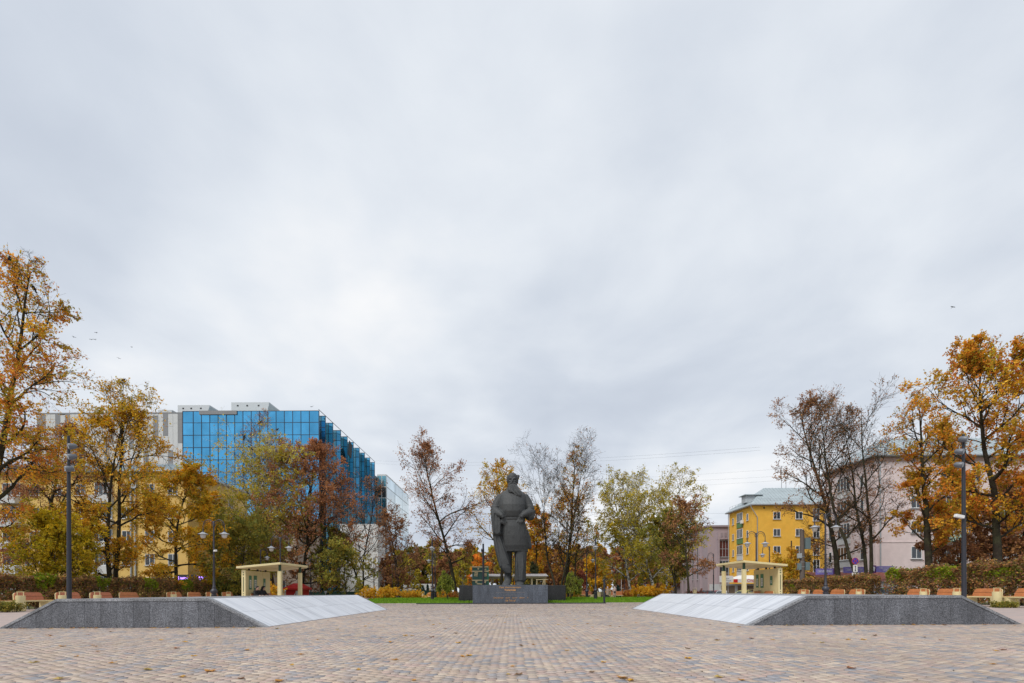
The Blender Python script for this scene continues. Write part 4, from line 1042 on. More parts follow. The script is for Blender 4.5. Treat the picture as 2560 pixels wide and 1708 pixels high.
# -- yellow house right
def yellow_house():
    z0 = 80.4; s = F / z0; X0 = PX(1882, z0); X1 = X0 + 20.5; dep = 8.6; gz = ground_z(60, 80); top = PZ(1900, 1264, z0)
    root = empty('yellow_house', (X0, z0, gz), 'bright yellow brick apartment house with grey hipped roof right of the mauve building', 'building')
    H = top - gz
    w = MB(); w.box(0, X1 - X0, 0, dep, -.3, H); w.build('wall', m_yel, root)
    ro = hip_roof(root, 0, X1 - X0, 0, dep, H, 4.0)
    d = MB(); d.prism([(2.0, H + .9), (2.0, H + 2.2), (3.4, H + 2.2), (3.4, H + .9)], 'x', -.2, 2.3); d.build('dormer', m_fascia, ro)
    d = MB(); d.prism([(1.6, H + 2.2), (1.6, H + 2.32), (3.9, H + 2.32), (3.9, H + 2.2)], 'x', -.5, 2.8); d.build('dormer_roof', m_roofm, ro)
    rows = [PZ(1950, y, z0) - gz for y in (1289, 1331.6, 1374.5, 1417)]
    for zc in rows:
        for px in (1942.5, 1998, 2078, 2110):
            window(root, PX(px, z0) - X0, -.03, zc, 1.25, 1.3)
        window(root, PX(2041, z0) - X0, -.03, zc + .1, 1.15, 2.2, cross=True)
    # left end: balconies column and narrow windows
    for i, zc in enumerate(rows):
        window(root, -.03, 1.7, zc, .62, 1.25, n=1, rz=R(-90)); window(root, -.03, 7.0, zc, .62, 1.25, n=1, rz=R(-90))
        o = window(root, -.10, 4.35, zc + .35, 2.1, 1.7, n=4, rz=R(-90))
        p = MB(); p.box(-.16, -.005, 3.3, 5.4, zc - 1.55, zc - .55); p.build('balcony_front', [m_green, m_green, m_clad_w, m_clad_w][i], root)
    a = MB(); a.box(-.55, -.18, 2.75, 3.25, rows[0] - .95, rows[0] - .35); a.build('air_conditioner', m_white, root, bevel=.02)
    for (xx, yy) in ((-.12, -.12), (-.12, dep + .1)):
        t = MB(); t.tube([(xx - .5 * (yy < 1), yy - .45 * (yy < 1), H + .05), (xx - .45 * (yy < 1), yy - .4 * (yy < 1), H - .25), (xx + .9 * (yy < 1), yy, H - 2.0), (xx + .9 * (yy < 1), yy, .3)], .07, 8); t.build('downpipe', m_pipe, root, smooth=True)
    for px in (1911, 1958, 2010):
        v = MB(); v.box(PX(px, z0) - X0 - .12, PX(px, z0) - X0 + .12, -.02, .05, H - .55, H - .25); v.build('attic_vent', m_black, root)
    for i, (px, py) in enumerate(((1955, 1165), (1966, 1170))):
        zb = z0 + 4.3; t = MB(); x = PX(px, zb) - X0; zt = PZ(px, py, zb) - gz
        t.tube([(x, 4.3, H + 3.2), (x, 4.3, zt)], .035, 6)
        for k in range(4): t.bar((x - .25, 4.3, zt - .2 - .7 * k), (x + .25, 4.3, zt - .2 - .7 * k), .05)
        t.build('antenna', m_black, root)
    return root
yellow_house()

# -- pink house far right
def pink_house():
    z0 = 54.; X0 = PX(2189, z0); gz = ground_z(60, 54); top = PZ(2250, 1143, z0); H = top - gz; wid = 34.; dep = 8.6
    root = empty('pink_house', (X0, z0, gz), 'pale pink painted brick house with grey roof behind the right hand trees', 'building')
    w = MB(); w.box(0, wid, 0, dep, -.3, H); w.build('wall', m_pink, root)
    hip_roof(root, 0, wid, 0, dep, H, 3.6)
    cn = MB(); cn.box(-.06, wid + .06, -.06, dep + .06, H - .5, H - .02); cn.build('cornice', mat('brown_cornice', (.46, .31, .26), .8), root)
    rows = [PZ(2300, y, z0) - gz for y in (1192, 1255, 1318, 1381.6)]
    for zc in rows:
        for px in (2291, 2366, 2440, 2515, 2600, 2690): window(root, PX(px, z0) - X0, -.03, zc, 1.25, 1.45)
    for px in (2366, 2515):
        for zc in rows[1:]:
            b_ = MB(); x = PX(px, z0) - X0; b_.box(x - 1.4, x + 1.4, -1.0, -.02, zc - 1.75, zc - .85); b_.build('balcony_front', mat('pale_green_panel', (.34, .45, .36), .7), root)
    bl = MB(); bl.box(-.04, wid + .02, -.045, -.004, rows[3] + 1.2, rows[3] + 1.32); bl.build('string_course', m_pink, root)
    for i, zc in enumerate(rows):
        window(root, -.03, 2.0, zc, .6, 1.4, n=1, rz=R(-90)); window(root, -.03, 7.6, zc, .6, 1.4, n=1, rz=R(-90))
        window(root, -.12, 5.0, zc + .3, 2.2, 1.7, n=4, rz=R(-90), gm=glass_mat('warm_window_glass', (.14, .07, .03), .2, .2) if i == 3 and 'warm_window_glass' not in MATS else (MATS.get('warm_window_glass') if i == 3 else None))
        p = MB(); p.box(-.16, -.005, 3.9, 6.1, zc - 1.5, zc - .6); p.build('balcony_front', m_clad_w, root)
    t = MB(); t.tube([(.5, -.12, H), (.5, -.12, 4.2), (3.0, -.16, 1.6)], .075, 8); t.build('downpipe', m_pipe, root)
    # shop annex with purple signs and red tile roof
    ann = MB(); ax0, ax1 = PX(2042, 52.) - X0, PX(2232, 52.) - X0
    ann.box(ax0, ax1, -4.0, -.05, -.2, 2.4); ann.build('shop_annex', m_clad_w, root)
    r = MB(); r.add([(ax0 - .2, -4.2, 2.42), (ax1 + .2, -4.2, 2.42), (ax1 + .2, -.06, 3.6), (ax0 - .2, -.06, 3.6)], [(0, 1, 2, 3)]); r.build('annex_roof', m_redroof, root)
    zf = z0 - 4.0; sgn = F / zf
    sb = []
    for (x0, x1, yt, yb, mm2) in ((2038, 2080, 1422, 1437, m_purple), (2080, 2090, 1421, 1440, m_purple_d), (2107, 2156, 1418, 1433, m_purple), (2175, 2186, 1414, 1433, m_purple_d), (2187, 2232, 1416, 1431, m_purple)):
        p = MB(); xa, xb = PX(x0, zf) - X0, PX(x1, zf) - X0; za, zb = PZ(x0, yb, zf) - gz, PZ(x0, yt, zf) - gz
        p.box(xa, xb, -4.22, -4.06, za, zb); sb.append((p.build('sign_board', mm2, root), (xa + xb) / 2, (za + zb) / 2, xb - xa, zb - za))
    fl = mat('sign_lettering_white', (.75, .75, .78), .5)
    for i, body in ((0, 'СТОМАТОЛОГИЧЕСКАЯ КЛИНИКА'), (2, 'СТОМАТОЛОГИЧЕСКАЯ'), (4, 'СТОМАТОЛОГИЧЕСКАЯ\nКЛИНИКА')):
        o, x, z, w_, h_ = sb[i]; text_part('lettering', body, h_ * (.55 if i < 4 else .30), (x, -4.23, z), (R(90), 0, 0), fl, root, width=w_ * (.86 if i < 4 else .7))
    o, x, z, w_, h_ = sb[3]
    th = MB(); th.ball((x, -4.24, z + h_ * .14), (w_ * .30, .03, h_ * .2)); th.ball((x - w_ * .13, -4.24, z - h_ * .12), (w_ * .10, .03, h_ * .2)); th.ball((x + w_ * .13, -4.24, z - h_ * .12), (w_ * .10, .03, h_ * .2)); th.build('tooth_emblem', fl, root, smooth=True)
    for px in (2062, 2120, 2150, 2205):
        window(root, PX(px, zf) - X0, -4.03, 1.0, 1.7, 1.5)
    return root
pink_house()

# -- mauve building with pilasters
def mauve_building():
    z0 = 92.; X0 = PX(1770, z0); gz = ground_z(39, 92); top = PZ(1800, 1318, z0); H = top - gz; L_ = 70.
    root = empty('mauve_building', (X0, z0, gz), 'mauve grey public building with tall side pilasters beyond the parked cars', 'building')
    w = MB(); w.box(0, 14, 0, L_, -.3, H); w.build('wall', m_mauve, root)
    c = MB(); c.box(-.35, 14.2, -.3, L_, H, H + .35); c.build('cornice', m_mauve_d, root)
    for i in range(26):
        y = 3.0 + i * 2.55
        p = MB(); p.box(-.45, -.005, y, y + .8, -.2, H - 2.2); p.build('pilaster', m_mauve, root)
        window(root, -.06, y + 1.68, H * .52, 1.2, H * .5, n=2, rz=R(-90), cross=True)
    b_ = MB(); b_.box(-.5, -.01, 2.2, L_, H - 2.2, H - 1.7); b_.build('string_course', m_mauve_d, root)
    # frontal portal bay
    x0, x1 = PX(1797, z0) - X0, 8.0
    p = MB(); p.box(x0 - .35, x1, -.5, -.01, H - 2.5, H - 1.1); p.build('portal_cornice', m_mauve, root)
    for i in range(8): d = MB(); d.box(x0 + .2 + i * .75, x0 + .55 + i * .75, -.56, -.505, H - 2.0, H - 1.2); d.build('dentil', m_mauve_d, root)
    m_red = glass_mat('red_curtain_glass', (.20, .075, .07), .25, .15)
    for (yt, yb, gm2) in ((1352, 1393, m_red), (1402, 1433, None)):
        za, zb = PZ(1810, yb, z0) - gz, PZ(1810, yt, z0) - gz
        window(root, x0 + 2.6, -.06, (za + zb) / 2, 5.0, zb - za, n=8, gm=gm2, fm=m_fascia, cross=True)
    pl = MB(); pl.box(x0 - .3, x0, -.5, -.01, 0, H - 2.5); pl.build('pilaster', m_mauve, root)
    # street plate
    p = MB(); za = PZ(1772, 1467, z0) - gz; p.box(.8, 1.9, -.08, -.01, za, za + .35); p.build('street_plate', mat('blue_plate', (.03, .05, .12), .4), root)
mauve_building()

# -- shop awnings in front of the yellow house
def awning():
    z0 = 76.; gz = ground_z(45, 76)
    root = empty('shop_kiosk', (PX(1870, z0), z0, gz), 'white shop front with awning and red lettering below the yellow house', 'shop')
    X0 = PX(1870, z0)
    fl_r = mat('red_lettering', (.55, .02, .02), .5); fl_g = mat('grey_lettering', (.25, .25, .26), .5)
    w = MB(); w.box(PX(1802, z0) - X0, PX(1910, z0) - X0, .6, 4.4, -.1, 2.6); w.build('wall', m_clad_w, root)
    m_shop = glass_mat('shop_glass', (.22, .17, .12), .3, .12)
    for i, px in enumerate((1815, 1833, 1856, 1880)):
        window(root, PX(px, z0) - X0, .55, 1.25, 1.25, 2.3, n=1, gm=m_shop)
    z_lo, z_hi = PZ(1850, 1457, z0) - gz, PZ(1850, 1448, z0) - gz
    b1 = MB(); b1.box(PX(1798, z0) - X0, PX(1831, z0) - X0, -.3, -.1, PZ(1800, 1456, z0) - gz, PZ(1800, 1440, z0) - gz); b1.build('sign_board', m_white, root)
    aw = MB(); xa, xb = PX(1832, z0) - X0, PX(1912, z0) - X0
    aw.box(xa, xb, -.6, -.5, PZ(1850, 1457, z0) - gz, PZ(1850, 1448, z0) - gz)
    o = aw.build('awning_valance', m_white, root)
    t = MB(); zt = PZ(1850, 1448, z0) - gz; zt2 = PZ(1850, 1438, z0) - gz
    t.add([(xa, -.6, zt), (xb, -.6, zt), ((xa + xb) / 2 + 1.2, 1.2, zt2), ((xa + xb) / 2 - 1.0, 1.2, zt2), (xa, 2.6, zt), (xb, 2.6, zt)], [(0, 1, 2, 3), (1, 5, 2), (0, 3, 4), (3, 2, 5, 4)])
    t.build('awning_top', m_white, root)
    zc = (PZ(1850, 1457, z0) + PZ(1850, 1448, z0)) / 2 - gz
    text_part('lettering', 'Стоп-кредит', .62, (PX(1893, z0) - X0, -.61, zc), (R(90), 0, 0), fl_r, root, width=3.9, bold=.012)
    lg = MB(); x = PX(1836, z0) - X0; lg.box(x - .4, x + .25, -.63, -.605, zc - .28, zc + .28); lg.build('red_emblem', fl_r, root)
    x = PX(1815, z0) - X0; text_part('lettering', 'Твоя\nсвобода', .34, (x, -.31, PZ(1815, 1449, z0) - gz), (R(90), 0, 0), fl_g, root)
awning()

# -- pale yellow house behind the left trees
def left_house():
    z0 = 62.; X1 = PX(470, z0); X0 = X1 - 42; gz = ground_z(-60, 62); top = PZ(250, 1182, z0); H = top - gz; dep = 14.
    root = empty('yellow_house', (X1, z0, gz), 'pale yellow five storey house largely hidden behind the left trees', 'building')
    w = MB(); w.box(X0 - X1, 0, 0, dep, -.3, H); w.build('wall', m_yel2, root)
    hip_roof(root, X0 - X1, 0, 0, dep, H, 3.0)
    rows = [H - 2.3 - i * 3.15 for i in range(5)]
    for zc in rows:
        x = -2.0
        k = 0
        while x > X0 - X1 + 1:
            if k % 4 == 3:
                window(root, x, -.08, zc + .1, 2.4, 1.7, n=4)
                b_ = MB(); b_.box(x - 1.35, x + 1.35, -.9, -.01, zc - 1.9, zc - .85); b_.build('balcony_front', m_clad_w, root)
            else: window(root, x, -.03, zc, 1.3, 1.55)
            x -= 3.1; k += 1
        for y in (2.5, 6.0, 9.5): window(root, .03, y, zc, 1.3, 1.5, rz=R(90))
    for px in (330, 341):
        t = MB(); x = PX(px, z0) - X1; t.tube([(x, -.14, H), (x, -.14, 0)], .11, 8); t.build('downpipe', m_pipe, root)
    bw = MB(); x = PX(336, z0) - X1; bw.box(x - .5, x + .5, -.30, -.012, H - 2.2, H - .9); bw.build('bracket', m_fascia, root)
left_house()

# -- beige house behind the birches
def beige_house():
    z0 = 74.; X0, X1 = PX(560, z0), PX(742, z0); gz = ground_z(-40, 74); top = PZ(650, 1296, z0); H = top - gz
    root = empty('beige_house', (X0, z0, gz), 'beige plastered house glimpsed between the birches and the russet tree', 'building')
    m_be = mat('beige_plaster', (.46, .36, .29), .85, var=.1)
    w = MB(); w.box(0, X1 - X0, 0, 9, -.3, H); w.build('wall', m_be, root)
    hip_roof(root, 0, X1 - X0, 0, 9, H, 2.2)
    for i in range(4):
        for x in (1.6, 4.2, 6.8, 9.4): window(root, x, -.03, H - 1.9 - 3.0 * i, 1.1, 1.6)
beige_house()
# ------------------------------------------------------------------ monument
m_stat = mat('dark_statue_granite', (.053, .056, .057), .62, var=.3, scale=14, bump=.9, bscale=16, spec=.35)
m_plin = stone_mat('blue_grey_polished_granite', (.075, .09, .115), (.035, .043, .058), (.13, .145, .175), 60, .25)
m_blk = stone_mat('black_granite', (.014, .014, .015), (.006, .006, .006), (.045, .045, .048), 40, .3)
m_gold = mat('gilt_lettering', (.62, .33, .12), .4, .3)
m_iron = mat('anthracite_metal', (.035, .036, .046), .5, .3)

def statue():
    zs = 42.0; s = F / zs; pm = 4.2375 * s          # crop pixels per metre
    X0 = PX(1130 + 630 / 4.2375, zs); top = 1.55
    root = empty('statue', (X0, zs, top), 'colossal dark granite statue of a bearded man, thumbs in his belt', 'statue')
    def U(x): return (x - 630) / pm
    def V(y): return (1278 - y) / pm
    def sec(y, xl, xr, cy, ry, pw=.9): return ((U(xl) + U(xr)) / 2, cy, V(y), (U(xr) - U(xl)) / 2, ry, pw)
    b = MB()
    # torso, belly, blouse skirt
    TS = [sec(918, 548, 808, .05, .78), sec(860, 536, 808, .0, .95), sec(760, 527, 803, -.02, 1.05), sec(660, 524, 790, -.02, 1.08), sec(600, 524, 775, 0, 1.02), sec(578, 526, 770, 0, .98),
            sec(560, 518, 778, -.05, 1.10), sec(510, 507, 786, -.10, 1.20), sec(440, 502, 789, -.08, 1.20), sec(370, 506, 788, .0, 1.06), sec(325, 510, 786, .08, .90), sec(295, 530, 766, .12, .70), sec(270, 572, 732, .15, .54), sec(240, 590, 715, .12, .48)]
    b.loft(TS, 32)
    def front(x, y):
        """y of the torso's front surface at a crop pixel"""
        u, v = U(x), V(y)
        for k in range(len(TS) - 1):
            if TS[k][2] <= v <= TS[k + 1][2]:
                t = (v - TS[k][2]) / (TS[k + 1][2] - TS[k][2]); m_ = [TS[k][i] + (TS[k + 1][i] - TS[k][i]) * t for i in range(5)]
                q = min(1, abs(u - m_[0]) / m_[3]); return m_[1] - m_[4] * max(0, 1 - q ** (2 / .9)) ** .45
        return -.6
    def ridge(pts, r, sink=.5):
        b.tube([(U(x), front(x, y) + rr_ * sink, V(y)) for (x, y), rr_ in zip(pts, r)], r, 8)
    # belt, proud of the blouse, with the blouse bagging over it
    b.loft([sec(592, 518, 780, 0, 1.07), sec(575, 518, 780, 0, 1.07)], 32)
    ridge([(634, 352), (635, 400), (636, 450), (637, 500)], [.05, .055, .055, .045])           # placket
    ridge([(560, 545), (575, 500), (585, 455)], [.05, .07, .03]); ridge([(735, 545), (715, 495), (708, 450)], [.05, .07, .03])
    ridge([(520, 470), (545, 430), (560, 380)], [.05, .06, .03]); ridge([(775, 470), (752, 430), (740, 385)], [.05, .06, .03])
    for pts in (((572, 602), (570, 700), (566, 800), (562, 905)), ((612, 604), (606, 720), (602, 905)), ((700, 604), (708, 700), (716, 800), (722, 905)), ((742, 604), (756, 720), (770, 900)), ((655, 604), (654, 760), (656, 908))):
        ridge(pts, [.05] + [.085] * (len(pts) - 2) + [.07], .62)
    b.loft([sec(921, 546, 810, .05, .80), sec(910, 545, 810, .05, .82)], 32)                    # hem
    # upper arms with wide short sleeves of the coat
    b.tube([(U(578), .15, V(325)), (U(524), .12, V(348)), (U(485), .08, V(410)), (U(464), .02, V(472))], [.30, .45, .43, .44], 16)
    b.tube([(U(724), .15, V(325)), (U(772), .12, V(348)), (U(804), .05, V(405)), (U(828), -.02, V(468))], [.30, .45, .43, .44], 16)
    b.loft([sec(478, 411, 508, .0, .56), sec(440, 424, 512, .03, .54)], 18); b.loft([sec(472, 786, 881, -.03, .55), sec(436, 784, 868, .0, .53)], 18)
    # forearms to the belt
    b.tube([(U(462), -.02, V(490)), (U(484), -.55, V(518)), (U(515), -.95, V(540)), (U(536), -1.12, V(560)), (U(550), -1.16, V(582))], [.46, .40, .30, .20, .13], 14)
    b.tube([(U(838), -.05, V(500)), (U(812), -.55, V(522)), (U(775), -.95, V(540)), (U(748), -1.12, V(556)), (U(734), -1.16, V(580))], [.46, .40, .30, .20, .13], 14)
    b.tube([(U(845), -.1, V(505)), (U(835), -.35, V(560)), (U(800), -.6, V(566))], [.34, .36, .30], 12)   # hanging cuff
    # hands: palm, thumb in belt, four fingers
    for sx, x0, y0 in ((1, 546, 572), (-1, 737, 568)):
        fy = front(x0 + sx * 10, y0 + 20)
        b.ball((U(x0 + sx * 6), fy - .14, V(y0 + 14)), (.25, .14, .27))
        b.tube([(U(x0 + sx * 4), fy - .16, V(y0 - 8)), (U(x0 + sx * 24), fy - .20, V(y0 - 14)), (U(x0 + sx * 36), fy - .12, V(y0 - 2))], [.10, .085, .065], 8)
        for k in range(4):
            fx = x0 + sx * (-16 + 15 * k); fl = (52, 64, 68, 58)[k]; dx = sx * (4 + 4 * k)
            b.tube([(U(fx), fy - .15, V(y0 + 22)), (U(fx + dx * .6), fy - .23, V(y0 + 22 + fl * .5)), (U(fx + dx * 1.5), fy - .14, V(y0 + 20 + fl))], [.066, .060, .046], 8)
    # coat hung over the viewer's left arm
    b.loft([sec(752, 440, 530, -.30, .60, .8), sec(740, 437, 531, -.30, .66, .8), sec(650, 427, 531, -.32, .70, .8), sec(560, 417, 520, -.25, .70, .85), sec(500, 416, 500, -.12, .60), sec(476, 425, 490, 0, .45)], 22)
    b.loft([sec(1150, 566, 630, -.42, .20, .8), sec(1095, 508, 629, -.38, .36, .8), sec(1000, 480, 610, -.34, .42, .8), sec(900, 455, 580, -.24, .46, .8), sec(820, 443, 548, -.15, .50, .8), sec(730, 434, 520, -.1, .50, .8)], 22)
    for pts in (((500, 760), (545, 900), (600, 1060)), ((465, 780), (490, 930), (520, 1080))):
        b.tube([(U(x), -.62 - .04 * i, V(y)) for i, (x, y) in enumerate(pts)], [.08, .12, .09], 8)
    for pts in (((450, 520), (445, 620), (452, 735)), ((500, 530), (512, 630), (508, 735))):
        b.tube([(U(x), -.93, V(y)) for x, y in pts], [.07, .10, .08], 8)
    # coat tail on the viewer's right
    b.loft([sec(885, 800, 846, .45, .45, .8), sec(850, 798, 850, .45, .48, .8), sec(760, 788, 834, .42, .46), sec(690, 780, 812, .4, .40)], 14)
    # legs and shoes
    b.loft([sec(1245, 668, 768, -.05, .46), sec(1225, 659, 784, -.05, .56), sec(1120, 664, 786, -.02, .60), sec(1000, 664, 792, .0, .64), sec(880, 660, 800, .0, .66)], 20)
    b.tube([(U(690), -.52, V(930)), (U(684), -.60, V(1080)), (U(700), -.55, V(1225))], [.06, .10, .08], 8)
    b.tube([(U(745), -.56, V(930)), (U(752), -.60, V(1080)), (U(740), -.55, V(1225))], [.06, .10, .08], 8)
    b.tube([(U(598), .25, V(890)), (U(598), .28, V(1060)), (U(590), .25, V(1240))], [.36, .34, .32], 14)
    b.loft([sec(1283, 665, 762, -.30, .78, .75), sec(1262, 668, 760, -.28, .74, .8), sec(1240, 676, 756, .0, .42)], 16)
    b.loft([sec(1283, 528, 618, -.30, .80, .75), sec(1262, 532, 622, -.25, .74, .8), sec(1225, 552, 634, .1, .45), sec(1170, 560, 632, .2, .36)], 16)
    # head
    hx = U(646)
    b.loft([sec(262, 590, 706, .12, .50), sec(205, 598, 696, .05, .46)], 18)
    b.ball((hx, .04, V(138)), (.45, .56, .475), 24, 16)                                          # skull and forehead
    b.ball((hx, -.06, V(178)), (.395, .47, .46), 24, 16)                                         # face
    for sx in (-1, 1):
        b.ball((hx + sx * .42, .12, V(152)), (.13, .36, .42), 14, 10)                            # side hair
        b.tube([(hx + sx * .06, -.525, V(160)), (hx + sx * .20, -.52, V(155)), (hx + sx * .33, -.38, V(160))], [.055, .075, .045], 8)   # brow
        b.ball((hx + sx * .21, -.40, V(186)), (.15, .13, .10), 12, 8)                            # cheek
        b.ball((hx + sx * .19, -.455, V(169)), (.065, .04, .035), 10, 6)                         # eye
        b.tube([(hx + sx * .02, -.60, V(203)), (hx + sx * .16, -.61, V(208)), (hx + sx * .30, -.52, V(220)), (hx + sx * .40, -.40, V(238))], [.065, .085, .075, .03], 8)   # moustache
    b.tube([(hx, -.50, V(160)), (hx - .005, -.60, V(176)), (hx - .01, -.68, V(192))], [.05, .065, .09], 8)
    b.ball((hx - .01, -.60, V(195)), (.115, .09, .06), 10, 8)
    b.loft([sec(152, 690, 702, .06, .26), sec(132, 690, 718, .06, .28), sec(118, 688, 724, .08, .24), sec(104, 694, 716, .1, .12)], 14)   # tuft
    b.loft([sec(128, 592, 700, .16, .50), sec(108, 600, 694, .15, .46), sec(92, 616, 680, .14, .36), sec(84, 634, 662, .14, .2)], 20)      # hair on the crown
    # beard: full at the cheeks, then a long lock blown to the viewer's right, lying on the chest
    b.loft([sec(356, 698, 738, -.86, .10), sec(332, 672, 738, -.86, .16), sec(300, 640, 730, -.72, .24), sec(268, 606, 716, -.50, .34), sec(240, 594, 704, -.34, .40), sec(210, 598, 694, -.22, .38), sec(185, 608, 684, -.14, .30)], 20)
    b.loft([sec(312, 604, 650, -.70, .14), sec(290, 596, 668, -.62, .22), sec(260, 594, 690, -.46, .32)], 14)
    for pts in (((612, 232, -.66), (622, 265, -.78), (640, 305, -.90), (690, 348, -.98)), ((632, 226, -.74), (648, 265, -.86), (676, 310, -.98), (716, 350, -.98)), ((660, 226, -.74), (682, 262, -.86), (706, 305, -.98), (732, 346, -.96)), ((684, 232, -.62), (704, 262, -.74), (724, 300, -.88), (737, 335, -.92)), ((604, 250, -.64), (610, 285, -.80), (628, 312, -.84))):
        b.tube([(U(x), yy2, V(y)) for x, y, yy2 in pts], [.045] + [.06] * (len(pts) - 2) + [.035], 8)
    me = b.mesh('figure', m_stat)
    o = link('figure', me, root)
    rm = o.modifiers.new('remesh', 'REMESH'); rm.mode = 'VOXEL'; rm.voxel_size = .038; rm.use_smooth_shade = True
    sm = o.modifiers.new('smooth', 'SMOOTH'); sm.factor = .5; sm.iterations = 1
    dg = bpy.context.evaluated_depsgraph_get(); ev = o.evaluated_get(dg)
    nm = bpy.data.meshes.new_from_object(ev); o.modifiers.clear(); o.data = nm
    if not nm.materials: nm.materials.append(m_stat)
    return root
statue()

def plinth():
    z0 = 38.3; X0, X1 = PX(1181.5, z0), PX(1369.5, z0); h = 1.55
    root = empty('statue_plinth', ((X0 + X1) / 2, z0, 0), 'low blue grey granite plinth with gilt inscription between two black granite blocks', 'plinth')
    xc = (X0 + X1) / 2; hw = (X1 - X0) / 2; n = 5; w = 2 * hw / n
    c = MB(); c.box(-hw + .02, hw - .02, .05, 6.2, -.05, h - .04); c.build('core', m_blk, root)
    for i in range(n):
        p = MB(); p.box(-hw + i * w + .002, -hw + (i + 1) * w - .002, 0, .05, -.02, h); p.build('front_panel', m_plin, root)
        t = MB(); t.box(-hw + i * w + .002, -hw + (i + 1) * w - .002, .052, 6.2, h - .04, h); t.build('top_slab', m_plin, root)
    zb = 43.5
    for px0, px1, sgn in ((1145.5, 1182, -1), (1369, 1415, 1)):
        a, b_ = PX(px0, zb) - xc, PX(px1, zb) - xc; zt = PZ(px0, 1463.5, zb)
        p = MB(); e = .12
        if sgn < 0: poly = [(a, -.1), (b_ + .8, -.1), (b_ + .8, zt), (a + e, zt)]
        else: poly = [(a - .8, -.1), (b_, -.1), (b_ - e * .3, zt), (a - .8, zt)]
        p.prism(poly, 'y', zb - z0, zb - z0 + 4.2); p.build('side_block', m_blk, root, bevel=.02)
    def ty(y): return PZ(1280, y, z0)
    rx = (R(90), 0, 0); cx = PX(1275, z0) - xc
    text_part('inscription', 'Лев Николаевич', .20, (cx, -.008, ty(1468.8)), rx, m_gold, root, width=54.5 * z0 / F)
    text_part('inscription', 'Толстой', .20, (cx, -.008, ty(1475.6)), rx, m_gold, root, width=28 * z0 / F, bold=.006)
    text_part('inscription', 'Писание   мое   есть   весь   я', .15, (PX(1276, z0) - xc, -.008, ty(1494.8)), rx, m_gold, root, shear=.45, width=88 * z0 / F)
    text_part('signature', 'Лев Толстой', .22, (PX(1275, z0) - xc, -.008, ty(1501.8)), rx, m_gold, root, shear=.55, width=27 * z0 / F)
    m_faint = mat('worn_engraving', (.16, .14, .13), .5)
    for y, wpx, nn in ((1481.6, 72, 34), (1488, 29, 16)):
        d = MB(); gr = random.Random(int(y)); x = -wpx / 2 * z0 / F
        while x < wpx / 2 * z0 / F:
            l = gr.uniform(.02, .06); d.box(cx + x, cx + x + l, -.003, -.0005, ty(y) - gr.uniform(.012, .022), ty(y) + gr.uniform(.012, .022)); x += l + gr.uniform(.012, .04)
        d.build('engraved_line', m_faint, root)
plinth()

# dark metal edging strip with a short floodlight bollard at its right end, and the taller pole left of the statue
z0 = 37.2
e = MB(); xa, xb = PX(1040, z0), PX(1515, z0); e.box(xa, xb, 0, .14, 0.002, .075); o = e.build('edging_strip', m_iron, loc=(0, z0, 0)); tag(o, 'thin dark metal strip lying along the front of the lawn and plinth', 'edging')
def bollard():
    r = empty('bollard_light', (PX(1512.5, z0), z0 + .3, 0), 'slim dark floodlight bollard at the right end of the dark strip', 'bollard')
    h = PZ(1512, 1452, z0)
    p = MB(); p.box(-.075, .075, -.075, .075, 0, h); p.build('post', m_iron, r, bevel=.008)
    b_ = MB(); b_.box(-.12, .12, -.12, .12, 0, .02); b_.build('base_plate', m_iron, r)
    hd = MB(); hd.ball((-.03, 0, h + .04), (.10, .12, .11)); hd.build('lamp_head', m_iron, r, smooth=True)
bollard()
def spot_pole():
    zz_ = 44.5; r = empty('spotlight_pole', (PX(1208.5, zz_), zz_, 0), 'slim dark spotlight pole standing left of the statue behind the plinth', 'pole')
    h = PZ(1208, 1362, zz_)
    p = MB(); p.lathe([(.11, 0), (.10, h - .4), (.085, h - .4), (.085, h + .1)], n=10); p.build('post', m_iron, r, smooth=True)
    q = MB(); q.cbox((-.12, -.1, h - .55), (.16, .3, .2), Matrix.Rotation(R(-30), 3, 'X')); q.build('lamp_head', m_iron, r, bevel=.02)
spot_pole()

